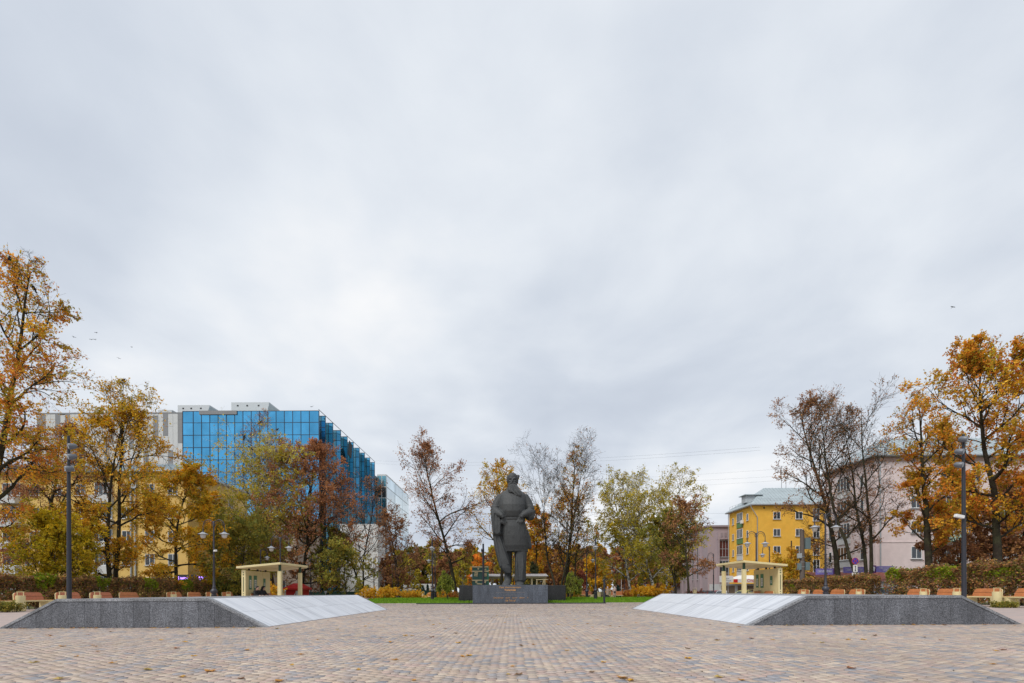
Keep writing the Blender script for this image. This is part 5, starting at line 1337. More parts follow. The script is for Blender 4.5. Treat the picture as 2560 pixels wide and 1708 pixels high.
# ------------------------------------------------------------------ benches and bins
m_cream = mat('cream_paint', (.68, .58, .31), .5, var=.07, scale=3)
m_wood = mat('orange_wood', (.50, .185, .06), .5, var=.22, scale=7, bump=.25, bscale=30, col2=(.42, .15, .05))
m_wood2 = mat('orange_wood_red', (.46, .16, .075), .5, var=.22, scale=7, bump=.25, bscale=30)
m_dgreen = mat('dark_green_metal', (.02, .055, .028), .5, .1)
def bench_meshes():
    d = {}
    lg = MB()       # half-drum pedestal
    n = 12; poly = [(.24 * math.cos(math.pi * i / n), -.05 + .26 * -math.sin(math.pi * i / n)) for i in range(n + 1)] + [(-.24, .22), (.24, .22)]
    lg.prism(poly, 'z', 0, .53); d['leg'] = lg.mesh('leg', m_cream)
    st = MB(); st.box(-1.15, 1.15, -.30, .26, .53, .60); d['seat'] = st.mesh('seat', m_cream, bevel=.012)
    sp = MB(); sp.box(-.93, .93, -.055, .055, 0, .03); d['seat_plank'] = sp.mesh('seat_plank', m_wood, bevel=.006)
    def plank(l_bot, l_top, h, r, m):
        p = MB(); k = 6; pts = [(-l_bot, 0), (l_bot, 0)]
        pts += [(l_top - r + r * math.cos(a), h - r + r * math.sin(a)) for a in [math.pi / 2 * i / k for i in range(k + 1)]]
        pts += [(-l_top + r + r * math.cos(a), h - r + r * math.sin(a)) for a in [math.pi / 2 + math.pi / 2 * i / k for i in range(k + 1)]]
        p.prism(pts, 'y', 0, .045); return p
    for nm, m in (('a', m_wood), ('b', m_wood2)):
        d['lo' + nm] = plank(.82, .82, .215, .03, m).mesh('back_plank', m, bevel=.006)
        d['hi' + nm] = plank(.82, .77, .235, .16, m).mesh('back_plank', m, bevel=.006)
    bf = plank(.84, .79, .47, .17, m_cream); d['frame'] = bf.mesh('back_frame', m_cream)
    return d
BM = bench_meshes()
def bench(X, Y, rz, label, var='a', gz=0.0, group='orange wooden benches'):
    r = empty('bench', (X, Y, gz), label, 'bench', group, rz)
    for sx in (-1, 1): link('leg', BM['leg'], r, (sx * .80, 0, 0))
    link('seat', BM['seat'], r)
    for k in range(4): link('seat_plank', BM['seat_plank'], r, (0, -.22 + k * .125, .602))
    t = R(14)
    link('back_frame', BM['frame'], r, (0, .235, .60), (-t, 0, 0))
    a = link('back_plank', BM['lo' + var], r, (0, .180, .615), (-t, 0, 0))
    b_ = link('back_plank', BM['hi' + var], r, (0, .180 + .232 * math.sin(t), .615 + .232 * math.cos(t)), (-t, 0, 0))
    return r
def bin_meshes():
    b_ = MB(); b_.lathe([(.20, .03), (.205, .05), (.205, .87), (.19, .88), (.185, .85), (.18, .10)], n=20); body = b_.mesh('drum', m_cream, smooth=True)
    f = MB()
    for sx in (-1, 1): f.box(sx * .175 - .014, sx * .175 + .014, -.014, .014, .85, 1.075)
    f.box(-.22, .22, -.02, .02, 1.075, 1.10)
    g = MB(); g.lathe([(.19, 0), (.19, .028)], n=16)
    return body, f.mesh('hoop', m_cream), g.mesh('foot', m_dgreen)
BN = bin_meshes()
def litter_bin(X, Y, label, gz=0.0, rz=0.0):
    r = empty('litter_bin', (X, Y, gz), label, 'litter bin', 'cream litter bins', rz)
    link('drum', BN[0], r); link('hoop', BN[1], r); link('foot', BN[2], r)
ORD = ['nearest', 'second', 'third', 'fourth', 'fifth', 'sixth', 'seventh', 'eighth', 'ninth', 'tenth']
BX = 28.0
zl = [24.55, 26.9, 29.3, 31.65, 33.95, 38.5, 40.95, 43.35, 45.7]
zr = [25.0, 27.35, 29.7, 32.0, 37.7, 39.95, 42.3, 44.6]
for i, z in enumerate(zl): bench(-BX, z, R(90) + random.gauss(0, .01), ORD[i] + ' orange bench from the camera in the left row before the hedge', 'b' if i in (1, 2, 3) else 'a')
for i, z in enumerate(zr): bench(BX, z, R(-90) + random.gauss(0, .01), ORD[i] + ' orange bench from the camera in the right row before the hedge', 'a')
for i, k in enumerate((1, 2, 3, 5, 7, 8)): litter_bin(-BX + .62, zl[k] - 1.28, 'cream litter bin beside the ' + ORD[k] + ' bench of the left row')
for i, k in enumerate((1, 2, 3, 4, 7)): litter_bin(BX - .62, zr[k] - 1.38, 'cream litter bin beside the ' + ORD[k] + ' bench of the right row')
# benches and bins on the path behind the lawn
for i, (px, z, lab) in enumerate(((1082, 56, 'small far bench behind the lawn left of the statue'), (1462, 54, 'small far bench behind the lawn just right of the statue'), (1545, 55, 'small far bench behind the lawn below the two standing people'))):
    bench(PX(px, z), z, R(random.uniform(-8, 8)), lab, gz=ground_z(0, z) + .25, group='far benches in the park')
for px, z, lab in ((1057, 55, 'far cream litter bin beside the left double lamp'), (1498, 54, 'far cream litter bin beside the right double lamp'), (1737, 50, 'cream litter bin showing over the right ramp before the red bush')):
    litter_bin(PX(px, z), z, lab, gz=ground_z(PX(px, z), z) + .25)

# ------------------------------------------------------------------ shelters
m_poster = mat('poster_paper', (.62, .62, .58), .6); m_posterg = mat('poster_green', (.07, .20, .11), .5)
m_postp = mat('poster_print', (.20, .24, .22), .6, var=.8, scale=9)
def shelter(side, label):
    y0, y1 = 29.3, 32.3; xi, xo = 14.86, 17.0
    r = empty('shelter', (side * 16, 29.3, 0), label, 'shelter', 'cream shelters beside the plaza')
    def lx(x): return side * (x - 16)
    hi, lo = 2.78, 2.53
    roof = MB(); x0, x1 = 14.66, 17.45
    pts = [(lx(x0), hi), (lx(x1), lo), (lx(x1), lo + .13), (lx(x0), hi + .13)]
    roof.prism(pts, 'y', -.2, 3.75); roof.build('roof', m_cream, r, bevel=.01)
    so = MB()
    for k in range(4):
        ya = .1 + k * 1.0
        for xa, xb in ((x0 + .2, 15.95), (16.05, x1 - .2)):
            za, zb = hi - (hi - lo) * (xa - x0) / (x1 - x0), hi - (hi - lo) * (xb - x0) / (x1 - x0)
            so = MB(); so.add([(lx(xa), ya, za - .022), (lx(xb), ya, zb - .022), (lx(xb), ya + .93, zb - .022), (lx(xa), ya + .93, za - .022), (lx(xa), ya, za - .002), (lx(xb), ya, zb - .002), (lx(xb), ya + .93, zb - .002), (lx(xa), ya + .93, za - .002)],
                               [(0, 1, 2, 3), (4, 7, 6, 5), (0, 4, 5, 1), (1, 5, 6, 2), (2, 6, 7, 3), (3, 7, 4, 0)]); so.build('soffit_panel', m_cream, r)
    for yy in (.05, 2.85):
        p = MB(); p.box(lx(xi) - .11, lx(xi) + .11, yy, yy + .22, 0, 2.36); p.build('post', m_cream, r, bevel=.01)
        c = MB(); c.box(lx(xi) - .06, lx(xi) + .06, yy + .05, yy + .17, 2.36, 2.77); c.build('post_cap', m_dgreen, r)
    # wall of three cladding panels with a slotted end post
    for k in range(3):
        p = MB(); a, b_ = sorted((lx(xo), lx(xo + .08))); p.box(a, b_, .06 + k * 1.0, 1.04 + k * 1.0, .05, 2.42); p.build('wall_panel', m_cream, r, bevel=.006)
        ft = MB(); ft.box(lx(xo + .04) - .03, lx(xo + .04) + .03, .45 + k, .6 + k, 2.42, 2.60); ft.build('roof_bracket', m_black, r)
    ep = MB(); a, b_ = sorted((lx(xo - .04), lx(xo + .22))); ep.box(a, b_, -.02, .06, .03, 2.44); ep.build('end_post', m_cream, r, bevel=.006)
    sl = MB(); xm = (a + b_) / 2
    sl.box(xm - .02, xm + .02, -.026, -.021, 1.05, 2.0); sl.box(xm - .02, xm + .02, -.026, -.021, .1, .82); sl.cbox((xm, -.024, 2.14), (.07, .006, .07), Matrix.Rotation(R(45), 3, 'Y')); sl.cbox((xm, -.024, 2.28), (.06, .006, .06), Matrix.Rotation(R(45), 3, 'Y')); sl.cbox((xm, -.024, .93), (.05, .006, .05), Matrix.Rotation(R(45), 3, 'Y'))
    sl.build('slots', m_dgreen, r)
    # posters on the inner face
    for (ya, yb, za, zb) in ((.42, .72, 1.2, 2.1), (.98, 1.34, 1.18, 2.12), (.70, .98, .55, 1.0), (2.15, 2.4, 1.35, 1.95)):
        if side > 0: ya, yb = 3.12 - yb, 3.12 - ya
        a, b_ = sorted((lx(xo - .004), lx(xo - .02))); p = MB(); p.box(a, b_, ya, yb, za, zb); o = p.build('poster', m_posterg, r)
        a, b_ = sorted((lx(xo - .021), lx(xo - .024))); p = MB(); p.box(a, b_, ya + .06, yb - .06, za + .12, zb - .28); p.build('poster_print', m_poster, o)
        q = MB()
        a, b_ = sorted((lx(xo - .025), lx(xo - .027))); gr = random.Random(int(ya * 100))
        for i in range(4): zz2 = za + .18 + i * (zb - za - .5) / 4; q.box(a, b_, ya + .09, yb - .09 - gr.random() * .06, zz2, zz2 + .05)
        q.build('poster_picture', m_postp, o)
    return r
shelter(-1, 'cream shelter left of the plaza with two people in black sitting inside')
shelter(1, 'empty cream shelter right of the plaza in front of the yellow house')
for side, nm in ((-1, 'left'), (1, 'right')):
    for k, w_ in ((0, 'nearer'), (1, 'farther')):
        e_ = bench(side * 16.55, 29.3 + .78 + 1.5 * k, R(90) * -side, f'{w_} orange bench inside the {nm} shelter', 'a'); e_.scale = (.66, .8, .9)
litter_bin(16.0, 30.8, 'cream litter bin inside the right shelter between the benches')

# ------------------------------------------------------------------ lamps
m_lampm = mat('lamp_post_paint', (.045, .045, .058), .5, .2, var=.1)
m_shade = mat('lamp_shade_white', (.36, .38, .41), .45)
m_globe = mat('lamp_globe_opal', (.50, .48, .46), .35, var=.04)
def lantern(root, x, z, y=0.0, k=1.0):
    s_ = MB(); s_.lathe([(.30 * k, 0), (.29 * k, .02), (.14 * k, .075), (.09 * k, .12)], (x, y, z), 18); o = s_.build('lamp_shade', m_shade, root, smooth=True)
    g_ = MB(); g_.lathe([(.03 * k, -.27), (.11 * k, -.245), (.155 * k, -.17), (.17 * k, -.06), (.165 * k, -.003)], (x, y, z), 16); g_.build('lamp_globe', m_globe, o, smooth=True)
    c_2 = MB(); c_2.lathe([(.085, .12), (.075, .17), (.035, .20), (.03, .30)], (x, y, z), 10); c_2.build('lamp_neck', m_lampm, o, smooth=True)
def street_lamp(X, Y, H, label, arms=(-1, 1), group='street lamps around the plaza', gz=None, span=.70, cctv=None, rz=0.0):
    gz = ground_z(X, Y) + .03 if gz is None else gz
    r = empty('street_lamp', (X, Y, gz), label, 'street lamp', group, rz); H = H - gz
    p = MB(); p.lathe([(.21, 0), (.21, .06), (.165, .10), (.155, .80), (.17, .82), (.17, .87), (.12, .90), (.14, .94), (.20, 1.02), (.215, 1.10), (.19, 1.18), (.12, 1.24), (.10, 1.28), (.115, 1.32), (.115, 1.36), (.075, 1.42), (.068, 1.8), (.06, 3.3), (.075, 3.32), (.075, 3.38), (.052, 3.40), (.045, H - .35), (.06, H - .34), (.06, H - .05), (.02, H)], n=12); p.build('post', m_lampm, r, smooth=True)
    for a in arms:
        t = MB(); pts = []
        for k in range(11):
            th = math.pi * k / 10; pts.append((a * (span / 2 - span / 2 * math.cos(th)) * 1.0, 0, H - .33 + .42 * math.sin(th)))
        t.tube(pts, .026, 8); pts2 = [(a * span / 2 + (p_[0] - a * span / 2) * .72, 0, H - .33 + (p_[2] - H + .33) * .70) for p_ in pts]; t.tube(pts2, .013, 6)
        t.tube([(a * span, 0, H - .33), (a * span, 0, H - .62)], .026, 8)
        o = t.build('arm', m_lampm, r, smooth=True)
        lantern(r, a * span, H - .86, 0)
    if cctv:
        q = MB(); q.cbox((.16, -.1, cctv), (.12, .34, .12), Matrix.Rotation(R(50), 3, 'Z')); q.bar((0, 0, cctv), (.14, -.05, cctv), .05); q.build('camera_unit', m_white, r, bevel=.01)
    return r
def lamp_px(px, z, topy, label, **kw):
    return street_lamp(PX(px, z), z, PZ(px, topy, z), label, **kw)
lamp_px(535, 30.2, 1303, 'tall double armed lamp with security camera left of the cream shelter', cctv=3.75)
lamp_px(701, 36.5, 1343, 'double armed lamp standing just behind the left shelter')
lamp_px(652, 49, 1374, 'single armed lamp rising behind the roof of the left shelter', arms=(1,))
lamp_px(777, 60, 1394, 'single armed lamp with small white camera right of the left shelter', arms=(1,), cctv=4.0)
lamp_px(2064, 30.2, 1286, 'tall double armed lamp among the right benches before the pink house')
lamp_px(1891, 36.0, 1332, 'double armed lamp standing in front of the right shelter')
lamp_px(1924, 46.6, 1366, 'single armed lamp rising behind the roof of the right shelter', arms=(-1,))
lamp_px(1784, 57, 1384, 'single armed lamp before the mauve building', arms=(-1,))
lamp_px(1081, 46, 1350, 'dark lamp with its lanterns in line left of the left weeping tree', rz=R(96))
lamp_px(1088, 52, 1383, 'single armed lamp close behind the lamp left of the statue', arms=(-1,))
lamp_px(1489, 46, 1348, 'dark lamp with its lanterns in line right of the right weeping tree', rz=R(84))
lamp_px(1467, 52, 1382, 'single armed lamp close behind the lamp right of the statue', arms=(1,))
lamp_px(1283.5, 66, 1388, 'lamp seen between the legs of the statue', arms=(1,), span=.4)
far = ['first', 'second', 'third', 'fourth', 'fifth']
for i, (px, z, ty) in enumerate(((935, 71, 1398), (981, 85, 1415), (1014, 104, 1427), (1043, 121, 1435), (1064, 143, 1442))):
    lamp_px(px, z, ty - 4, far[i] + ' lamp of the receding park row left of the statue', arms=(1,), group='lamps of the park paths')
for i, (px, z, ty) in enumerate(((1617, 66, 1402), (1562, 77, 1412), (1538, 92, 1421), (1515, 110, 1430))):
    lamp_px(px, z, ty - 4, far[i] + ' lamp of the receding park row right of the statue', arms=(-1,), group='lamps of the park paths')

m_galvl = mat('floodlight_lens', (.22, .23, .25), .3)
m_flood = mat('floodlight_housing', (.15, .16, .18), .45, .2)
def flood_pole(px, z, topy, heads, label, cctv=None):
    X = PX(px, z); r = empty('floodlight_pole', (X, z, 0), label, 'floodlight pole', 'floodlight poles beside the ramps'); H = PZ(px, topy, z)
    p = MB(); p.lathe([(.10, 0), (.085, .3), (.072, H * .5), (.062, H - 1.9), (.062, H - 1.2), (.05, H - 1.2), (.048, H)], n=14); p.build('post', m_iron, r, smooth=True)
    b_ = MB(); b_.lathe([(.18, 0), (.18, .03), (.12, .05)], n=14); b_.build('base_plate', m_iron, r)
    for (dx, y) in heads:
        h = PZ(px, y, z); s_ = 1 if dx > 0 else -1
        q = MB(); rot = Matrix.Rotation(R(62) * s_, 3, 'Y') @ Matrix.Rotation(R(40), 3, 'X') @ Matrix.Rotation(R(90), 3, 'X')
        q.lathe([(.045, -.17), (.10, -.12), (.125, 0), (.125, .09), (.115, .11)], n=16); q.v = [tuple(rot @ Vector(v_) + Vector((dx, -.10, h))) for v_ in q.v]
        o = q.build('floodlight', m_flood, r, smooth=True)
        l_ = MB(); l_.lathe([(.09, .111), (.09, .12)], n=16); l_.v = [tuple(rot @ Vector(v_) + Vector((dx, -.10, h))) for v_ in l_.v]; l_.build('lens', m_galvl, o)
        k = MB(); k.bar((0, 0, h), (dx * .75, -.05, h - .04), .05); k.build('bracket', m_iron, o)
    if cctv:
        h = PZ(px, cctv, z); q = MB(); q.cbox((-.28, -.1, h), (.36, .12, .13), Matrix.Rotation(R(12), 3, 'Y')); q.bar((0, 0, h + .03), (-.2, -.05, h + .02), .05); q.build('camera_unit', m_white, r, bevel=.012)
flood_pole(173, 19.0, 1090, ((.23, 1118), (.22, 1144), (.10, 1174)), 'tall slim floodlight pole with three lights on the left')
flood_pole(2410, 19.0, 1086, ((-.08, 1100), (-.24, 1131), (-.27, 1164)), 'tall slim floodlight pole with three lights on the right', cctv=1292)
# ------------------------------------------------------------------ playground, kiosk, hoardings, signs
m_teal = mat('dark_teal_panel', (.035, .10, .09), .6, var=.08)
m_cream_w = mat('pale_wood', (.58, .49, .30), .65, var=.12, scale=4)
m_polyc = mat('weathered_roof_sheet', (.42, .40, .40), .6, var=.1)
def at(px, py, z): p = P(px, py, z); return p
def playhouse():
    z = 58.; gz = ground_z(0, z); r = empty('playhouse', (PX(1200, z), z, gz), 'dark green toy tower with crooked white windows left behind the statue', 'playhouse')
    X = PX(1200, z); a, b_ = PX(1180.5, z) - X, PX(1220.5, z) - X; h = PZ(1200, 1416, z) - gz
    w = MB(); w.box(a, b_, 0, 1.6, 0, h); w.build('wall', m_teal, r)
    for y in (1417.5, 1428.5, 1451): t = MB(); zc = PZ(1200, y, z) - gz; t.box(a - .05, b_ + .05, -.07, -.003, zc - .07, zc + .07); t.build('trim', m_cream_w, r)
    c = MB(); c.box(b_ - .07, b_ + .07, -.06, -.004, 0, h); c.build('corner_strip', mat('green_strip', (.04, .22, .13), .6), r)
    for (px, py, w_, h_, ro) in ((1190.5, 1436, .42, .5, 8), (1213, 1437, .4, .42, -6), (1196, 1422, .20, .2, 20), (1214, 1424, .20, .2, -25), (1191, 1455, .26, .24, -15), (1213, 1455, .2, .3, 25), (1201, 1460, .9, .14, 4)):
        q = MB(); q.cbox((PX(px, z) - X, -.03, PZ(px, py, z) - gz), (w_, .05, h_), Matrix.Rotation(R(ro), 3, 'Y')); o = q.build('window', m_cream_w, r)
        if w_ > .39 and h_ > .3:
            for dx, dz in ((-.1, .1), (.1, .1), (-.1, -.1), (.1, -.1)):
                k = MB(); k.cbox((PX(px, z) - X + dx, -.062, PZ(px, py, z) - gz + dz), (.1, .01, .1)); k.build('pane', m_black, o)
playhouse()
def pergola():
    z = 60.; gz = ground_z(0, z); X = PX(1272, z); r = empty('pergola', (X, z, gz), 'long low pergola with cream posts behind the statue plinth', 'pergola')
    a, b_ = PX(1178, z) - X, PX(1367, z) - X; h = PZ(1270, 1446, z) - gz; ht = PZ(1270, 1439, z) - gz
    f = MB(); f.box(a, b_, 0, .1, h, h + .26); f.build('beam', m_cream_w, r); f = MB(); f.box(a, b_, 2.3, 2.4, h, h + .26); f.build('beam', m_cream_w, r)
    t = MB(); t.add([(a - .2, -.25, h + .25), (b_ + .2, -.25, h + .25), (b_, 1.1, ht + .25), (a, 1.1, ht + .25), (a - .2, 2.6, h + .25), (b_ + .2, 2.6, h + .25)], [(0, 1, 2, 3), (3, 2, 5, 4)]); t.build('roof', m_polyc, r)
    for px in (1184, 1229, 1330, 1362):
        for y in (.02, 2.25): p = MB(); p.box(PX(px, z) - X - .09, PX(px, z) - X + .09, y, y + .16, 0, h); p.build('post', m_cream_w, r)
pergola()
def swing():
    z = 57.; gz = ground_z(0, z); X = PX(1352, z); r = empty('swing_frame', (X, z, gz), 'small wooden A frame swing at the right end of the pergola', 'swing'); h = PZ(1350, 1449, z) - gz
    for sx in (-.45, .35):
        for d in (-.35, .35): b_ = MB(); b_.bar((sx + d, d, 0), (sx, 0, h), .07); b_.build('leg', m_cream_w, r)
    b_ = MB(); b_.bar((-.6, 0, h), (.9, 0, h), .09); b_.build('top_beam', m_cream_w, r)
    for sx in (-.1, .1): b_ = MB(); b_.bar((sx, 0, h), (sx, 0, .5), .02); b_.build('rope', m_iron, r)
    b_ = MB(); b_.box(-.2, .2, -.1, .1, .46, .5); b_.build('seat', m_wood, r)
swing()
def kiosk():
    z = 56.; gz = ground_z(-26, z); X = PX(735, z); r = empty('kiosk', (X, z, gz), 'small red kiosk behind the left shelter', 'kiosk')
    m_red = mat('kiosk_red', (.50, .02, .015), .45, var=.08); a, b_ = PX(713, z) - X, PX(755, z) - X; h = PZ(735, 1471, z) - gz; hr = PZ(735, 1458, z) - gz
    w = MB(); w.box(a + .1, b_ - .1, 0, 2.2, 0, h); w.build('wall', m_red, r)
    t = MB(); t.add([(a - .15, -.35, h), (b_ + .15, -.35, h), (b_ + .15, 2.5, h), (a - .15, 2.5, h), (a + .5, 1.1, hr), (b_ - .5, 1.1, hr)], [(0, 1, 5, 4), (1, 2, 5), (2, 3, 4, 5), (3, 0, 4), (3, 2, 1, 0)]); t.build('roof', m_red, r)
    v = MB(); v.box(a - .15, b_ + .15, -.36, 2.51, h - .18, h - .002); v.build('fascia', m_red, r)
    p = MB(); p.box(b_ - .75, b_ - .35, -.05, -.005, .95, 1.6); p.build('poster', m_poster, r)
    p = MB(); p.tube([(.0, -.05, .4), (.0, -.05, 1.0), (.2, -.05, 1.35)], .035, 6); p.build('white_tube', m_white, r)
    p = MB(); p.box(-.1, .35, -.04, -.004, .05, .3); p.build('white_notice', m_white, r)
kiosk()
def hoarding():
    z = 96.; gz = ground_z(0, z); x0, x1 = PX(1008, z), PX(1104, z); h = PZ(1060, 1460, z) - gz
    r = empty('hoarding', (x0, z, gz), 'long white site hoarding behind the small firs left of the statue', 'hoarding'); n = 7; w = (x1 - x0) / n
    for i in range(n): p = MB(); p.box(i * w + .02, (i + 1) * w - .02, 0, .06, .3, h); p.build('panel', m_white, r)
    for i in range(n + 1): p = MB(); p.box(i * w - .05, i * w + .05, .07, .17, 0, h); p.build('post', m_iron, r)
hoarding()
def green_fence(x0p, x1p, z, topy, label):
    gz = ground_z(PX(x0p, z), z); x0, x1 = PX(x0p, z), PX(x1p, z); h = PZ(x0p, topy, z) - gz
    r = empty('fence', (x0, z, gz), label, 'fence', 'green fences in the park'); m = mat('green_fence_sheet', (.02, .075, .05), .6, var=.15); n = max(3, int((x1 - x0) / 2.4)); w = (x1 - x0) / n
    for i in range(n): p = MB(); p.box(i * w + .04, (i + 1) * w - .04, 0, .04, .15, h); p.build('panel', m, r)
    for i in range(n + 1): p = MB(); p.box(i * w - .035, i * w + .035, -.02, .06, 0, h + .1); p.build('post', m_iron, r)
green_fence(756, 902, 70, 1480, 'dark green sheet fence behind the left ramp end')
green_fence(996, 1112, 84, 1476, 'dark green fence in front of the white hoarding')
def elec_box():
    z = 62.; X = PX(1558, z); gz = ground_z(X, z); r = empty('electrical_box', (X, z, gz), 'grey electrical cabinet on legs below the flag', 'electrical box'); h = PZ(1558, 1476, z) - gz; lo = PZ(1558, 1488, z) - gz
    b_ = MB(); b_.box(-.36, .36, 0, .4, lo, h); b_.build('cabinet', mat('grey_cabinet', (.26, .31, .34), .5), r, bevel=.02)
    d = MB(); d.box(-.02, .32, -.03, -.003, lo + .06, h - .06); d.build('door', mat('grey_cabinet', (.26, .31, .34)), r)
    for sx in (-.25, .25): l = MB(); l.box(sx - .03, sx + .03, .1, .2, 0, lo); l.build('leg', m_iron, r)
elec_box()
def flag():
    z = 74.; X = PX(1553.5, z); gz = ground_z(X, z); r = empty('flag', (X, z, gz), 'white blue and red flag on a thin pole right of the statue', 'flag'); h = PZ(1553, 1437, z) - gz
    p = MB(); p.lathe([(.035, 0), (.03, h + .1)], n=8); p.build('pole', m_white, r)
    fh = 7.0 / (F / z) ; fw = 8.5 / (F / z)
    for k, m in enumerate((mat('flag_white', (.75, .75, .75), .7), mat('flag_blue', (.02, .08, .42), .7), mat('flag_red', (.55, .03, .03), .7))):
        vs, fs = [], []
        for i in range(9):
            x = .03 + fw * i / 8; y = .06 * math.sin(i * .9)
            for zz2 in (h - fh * k / 3, h - fh * (k + 1) / 3 + .0): vs += [(x, y, zz2), (x, y + .012, zz2)]
        for i in range(8):
            o = i * 4; n = o + 4; fs += [(o, n, n + 2, o + 2), (o + 1, o + 3, n + 3, n + 1), (o, o + 1, n + 1, n), (o + 2, n + 2, n + 3, o + 3)]
        q = MB(); q.add(vs, fs); q.build('stripe', m, r, smooth=True)
flag()
# signs
m_galv = mat('galvanised_steel', (.33, .36, .38), .5, .5)
def sign_back():
    z = 36.; X = PX(70, z); gz = ground_z(X, z); r = empty('road_sign', (X, z, gz), 'grey backs of one round and two square road signs at the left edge', 'road sign')
    h = PZ(70, 1358, z) - gz; p = MB(); p.lathe([(.035, 0), (.035, h)], n=8); p.build('post', m_galv, r)
    q = MB(); q.lathe([(.30, -.012), (.30, .012)], n=20); q.v = [(v[0], v[2] + .05, v[1] + PZ(70, 1367, z) - gz) for v in q.v]; q.build('round_plate', m_galv, r)
    for (yt, yb, w) in ((1381, 1400, .16), (1405, 1415, .30)): q = MB(); q.box(-w, w, .04, .06, PZ(70, yb, z) - gz, PZ(70, yt, z) - gz); q.build('plate', m_galv, r)
sign_back()
def no_stopping():
    z = 42.; X = PX(2137.5, z); gz = ground_z(X, z); r = empty('road_sign', (X, z, gz), 'round blue no stopping sign with red cross by the three stemmed tree', 'road sign'); h = PZ(2137, 1394, z) - gz
    p = MB(); p.lathe([(.035, 0), (.035, h)], n=8); p.build('post', m_galv, r)
    zc = PZ(2137, 1403, z) - gz; R0 = 8.6 / (F / z)
    def disc(rad, y0, y1): q = MB(); q.lathe([(rad, y0), (rad, y1)], n=28); q.v = [(v[0], -v[2], v[1] + zc) for v in q.v]; return q
    disc(R0, .04, .055).build('rim', mat('sign_red', (.45, .03, .04), .4), r)
    disc(R0 * .83, .056, .062).build('face', mat('sign_blue', (.03, .06, .42), .4), r)
    for a in (45, -45): q = MB(); q.cbox((0, -.066, zc), (R0 * 1.7, .006, R0 * .17), Matrix.Rotation(R(a), 3, 'Y')); q.build('cross_bar', mat('sign_red', (.5, .03, .04)), r)
    q = MB(); wz, wt = PZ(2137, 1430, z) - gz, PZ(2137, 1413, z) - gz; q.box(-.2, .2, -.06, -.04, wz, wt); pl = q.build('plate', m_white, r)
    k = MB(); k.bar((0, -.064, wz + .13), (0, -.064, wt - .13), .035, .035)
    for zz2, s2 in ((wt - .05, -1), (wz + .05, 1)): k.add([(-.09, -.064, zz2 + s2 * .12), (.09, -.064, zz2 + s2 * .12), (0, -.064, zz2)], [(0, 1, 2)])
    k.build('arrow', m_black, pl)
    q = MB(); wz2, wt2 = PZ(2137, 1439, z) - gz, PZ(2137, 1432, z) - gz; q.box(-.30, .32, -.06, -.04, wz2, wt2); q.build('plate', m_white, r)
    k = MB(); k.box(-.22, -.08, -.064, -.061, wz2 + .06, wz2 + .12); k.cbox((.14, -.0625, wz2 + .12), (.2, .003, .05), Matrix.Rotation(R(20), 3, 'Y')); k.build('pictogram', m_black, r)
no_stopping()
def yield_sign():
    z = 58.; X = PX(814.5, z); gz = ground_z(X, z); r = empty('road_sign', (X, z, gz), 'grey triangular sign pointing down right of the left shelter', 'road sign'); h = PZ(814, 1478, z) - gz
    p = MB(); p.lathe([(.03, 0), (.03, h)], n=8); p.build('post', mat('pale_yellow_post', (.5, .45, .2), .6), r)
    q = MB(); q.prism([(-.24, h + .02), (.24, h + .02), (0, h - .42)], 'y', -.05, -.035); q.build('plate', m_galv, r)
yield_sign()
def zebra_sign():
    z = 66.; X = PX(1684, z); gz = ground_z(X, z); r = empty('road_sign', (X, z, gz), 'blue round road sign on a post before the mauve pilasters', 'road sign'); zc = PZ(1684, 1443, z) - gz
    p = MB(); p.lathe([(.03, 0), (.03, zc)], n=8); p.build('post', m_galv, r)
    q = MB(); q.lathe([(.30, -.012), (.30, .012)], n=20); q.v = [(v[0], v[2] - .05, v[1] + zc) for v in q.v]; q.build('plate', mat('sign_blue', (.03, .06, .42)), r)
zebra_sign()
def utility_pole():
    z = 50.; X = PX(2006, z); gz = ground_z(X, z); r = empty('utility_pole', (X, z, gz), 'grey brown utility pole with grey boxes before the yellow house', 'utility pole'); H = PZ(2006, 1325, z) - gz
    p = MB(); p.lathe([(.27, 0), (.24, H * .5), (.20, H)], n=12); p.build('post', mat('old_concrete', (.13, .105, .09), .9, var=.2, scale=6, bump=.4), r, smooth=True)
    m = mat('grey_box', (.17, .23, .24), .5); m2 = mat('pale_box', (.40, .44, .46), .5)
    for (x0, x1, yt, yb, mm2) in ((2013, 2024, 1345, 1373, m), (1994, 2002, 1384, 1396, m2), (1994, 2001, 1409, 1425, m), (2013, 2022, 1406, 1426, m)):
        q = MB(); q.box(PX(x0, z) - X, PX(x1, z) - X, -.25, .1, PZ(x0, yb, z) - gz, PZ(x0, yt, z) - gz); q.build('box', mm2, r, bevel=.015)
    for y in (1392, 1406, 1418): q = MB(); q.lathe([(.255, 0), (.255, .05)], (0, 0, PZ(2006, y, z) - gz), 12); q.build('strap', m_galv, r)
utility_pole()
def cross_pole():
    z = 70.; X = PX(1979, z); gz = ground_z(X, z); r = empty('utility_pole', (X, z, gz), 'thin dark pole with cross arm in front of the yellow house', 'utility pole'); H = PZ(1979, 1352, z) - gz
    p = MB(); p.lathe([(.12, 0), (.09, H)], n=8); p.build('post', m_bark2, r); q = MB(); q.bar((-.5, 0, H - .9), (.5, 0, H - .9), .07); q.build('cross_arm', m_bark2, r)
cross_pole()
def pale_pole():
    z = 46.; X = PX(2339, z); gz = ground_z(X, z); r = empty('pole', (X, z, gz), 'pale concrete pole beside the thick leaning orange tree', 'pole'); H = PZ(2339, 1290, z) - gz
    p = MB(); p.lathe([(.11, 0), (.09, H)], n=10); p.build('post', mat('pale_concrete', (.36, .36, .33), .85, var=.1), r, smooth=True)
    c = MB(); c.lathe([(.12, H), (.12, H + .06)], n=10); c.build('cap', m_galv, r)
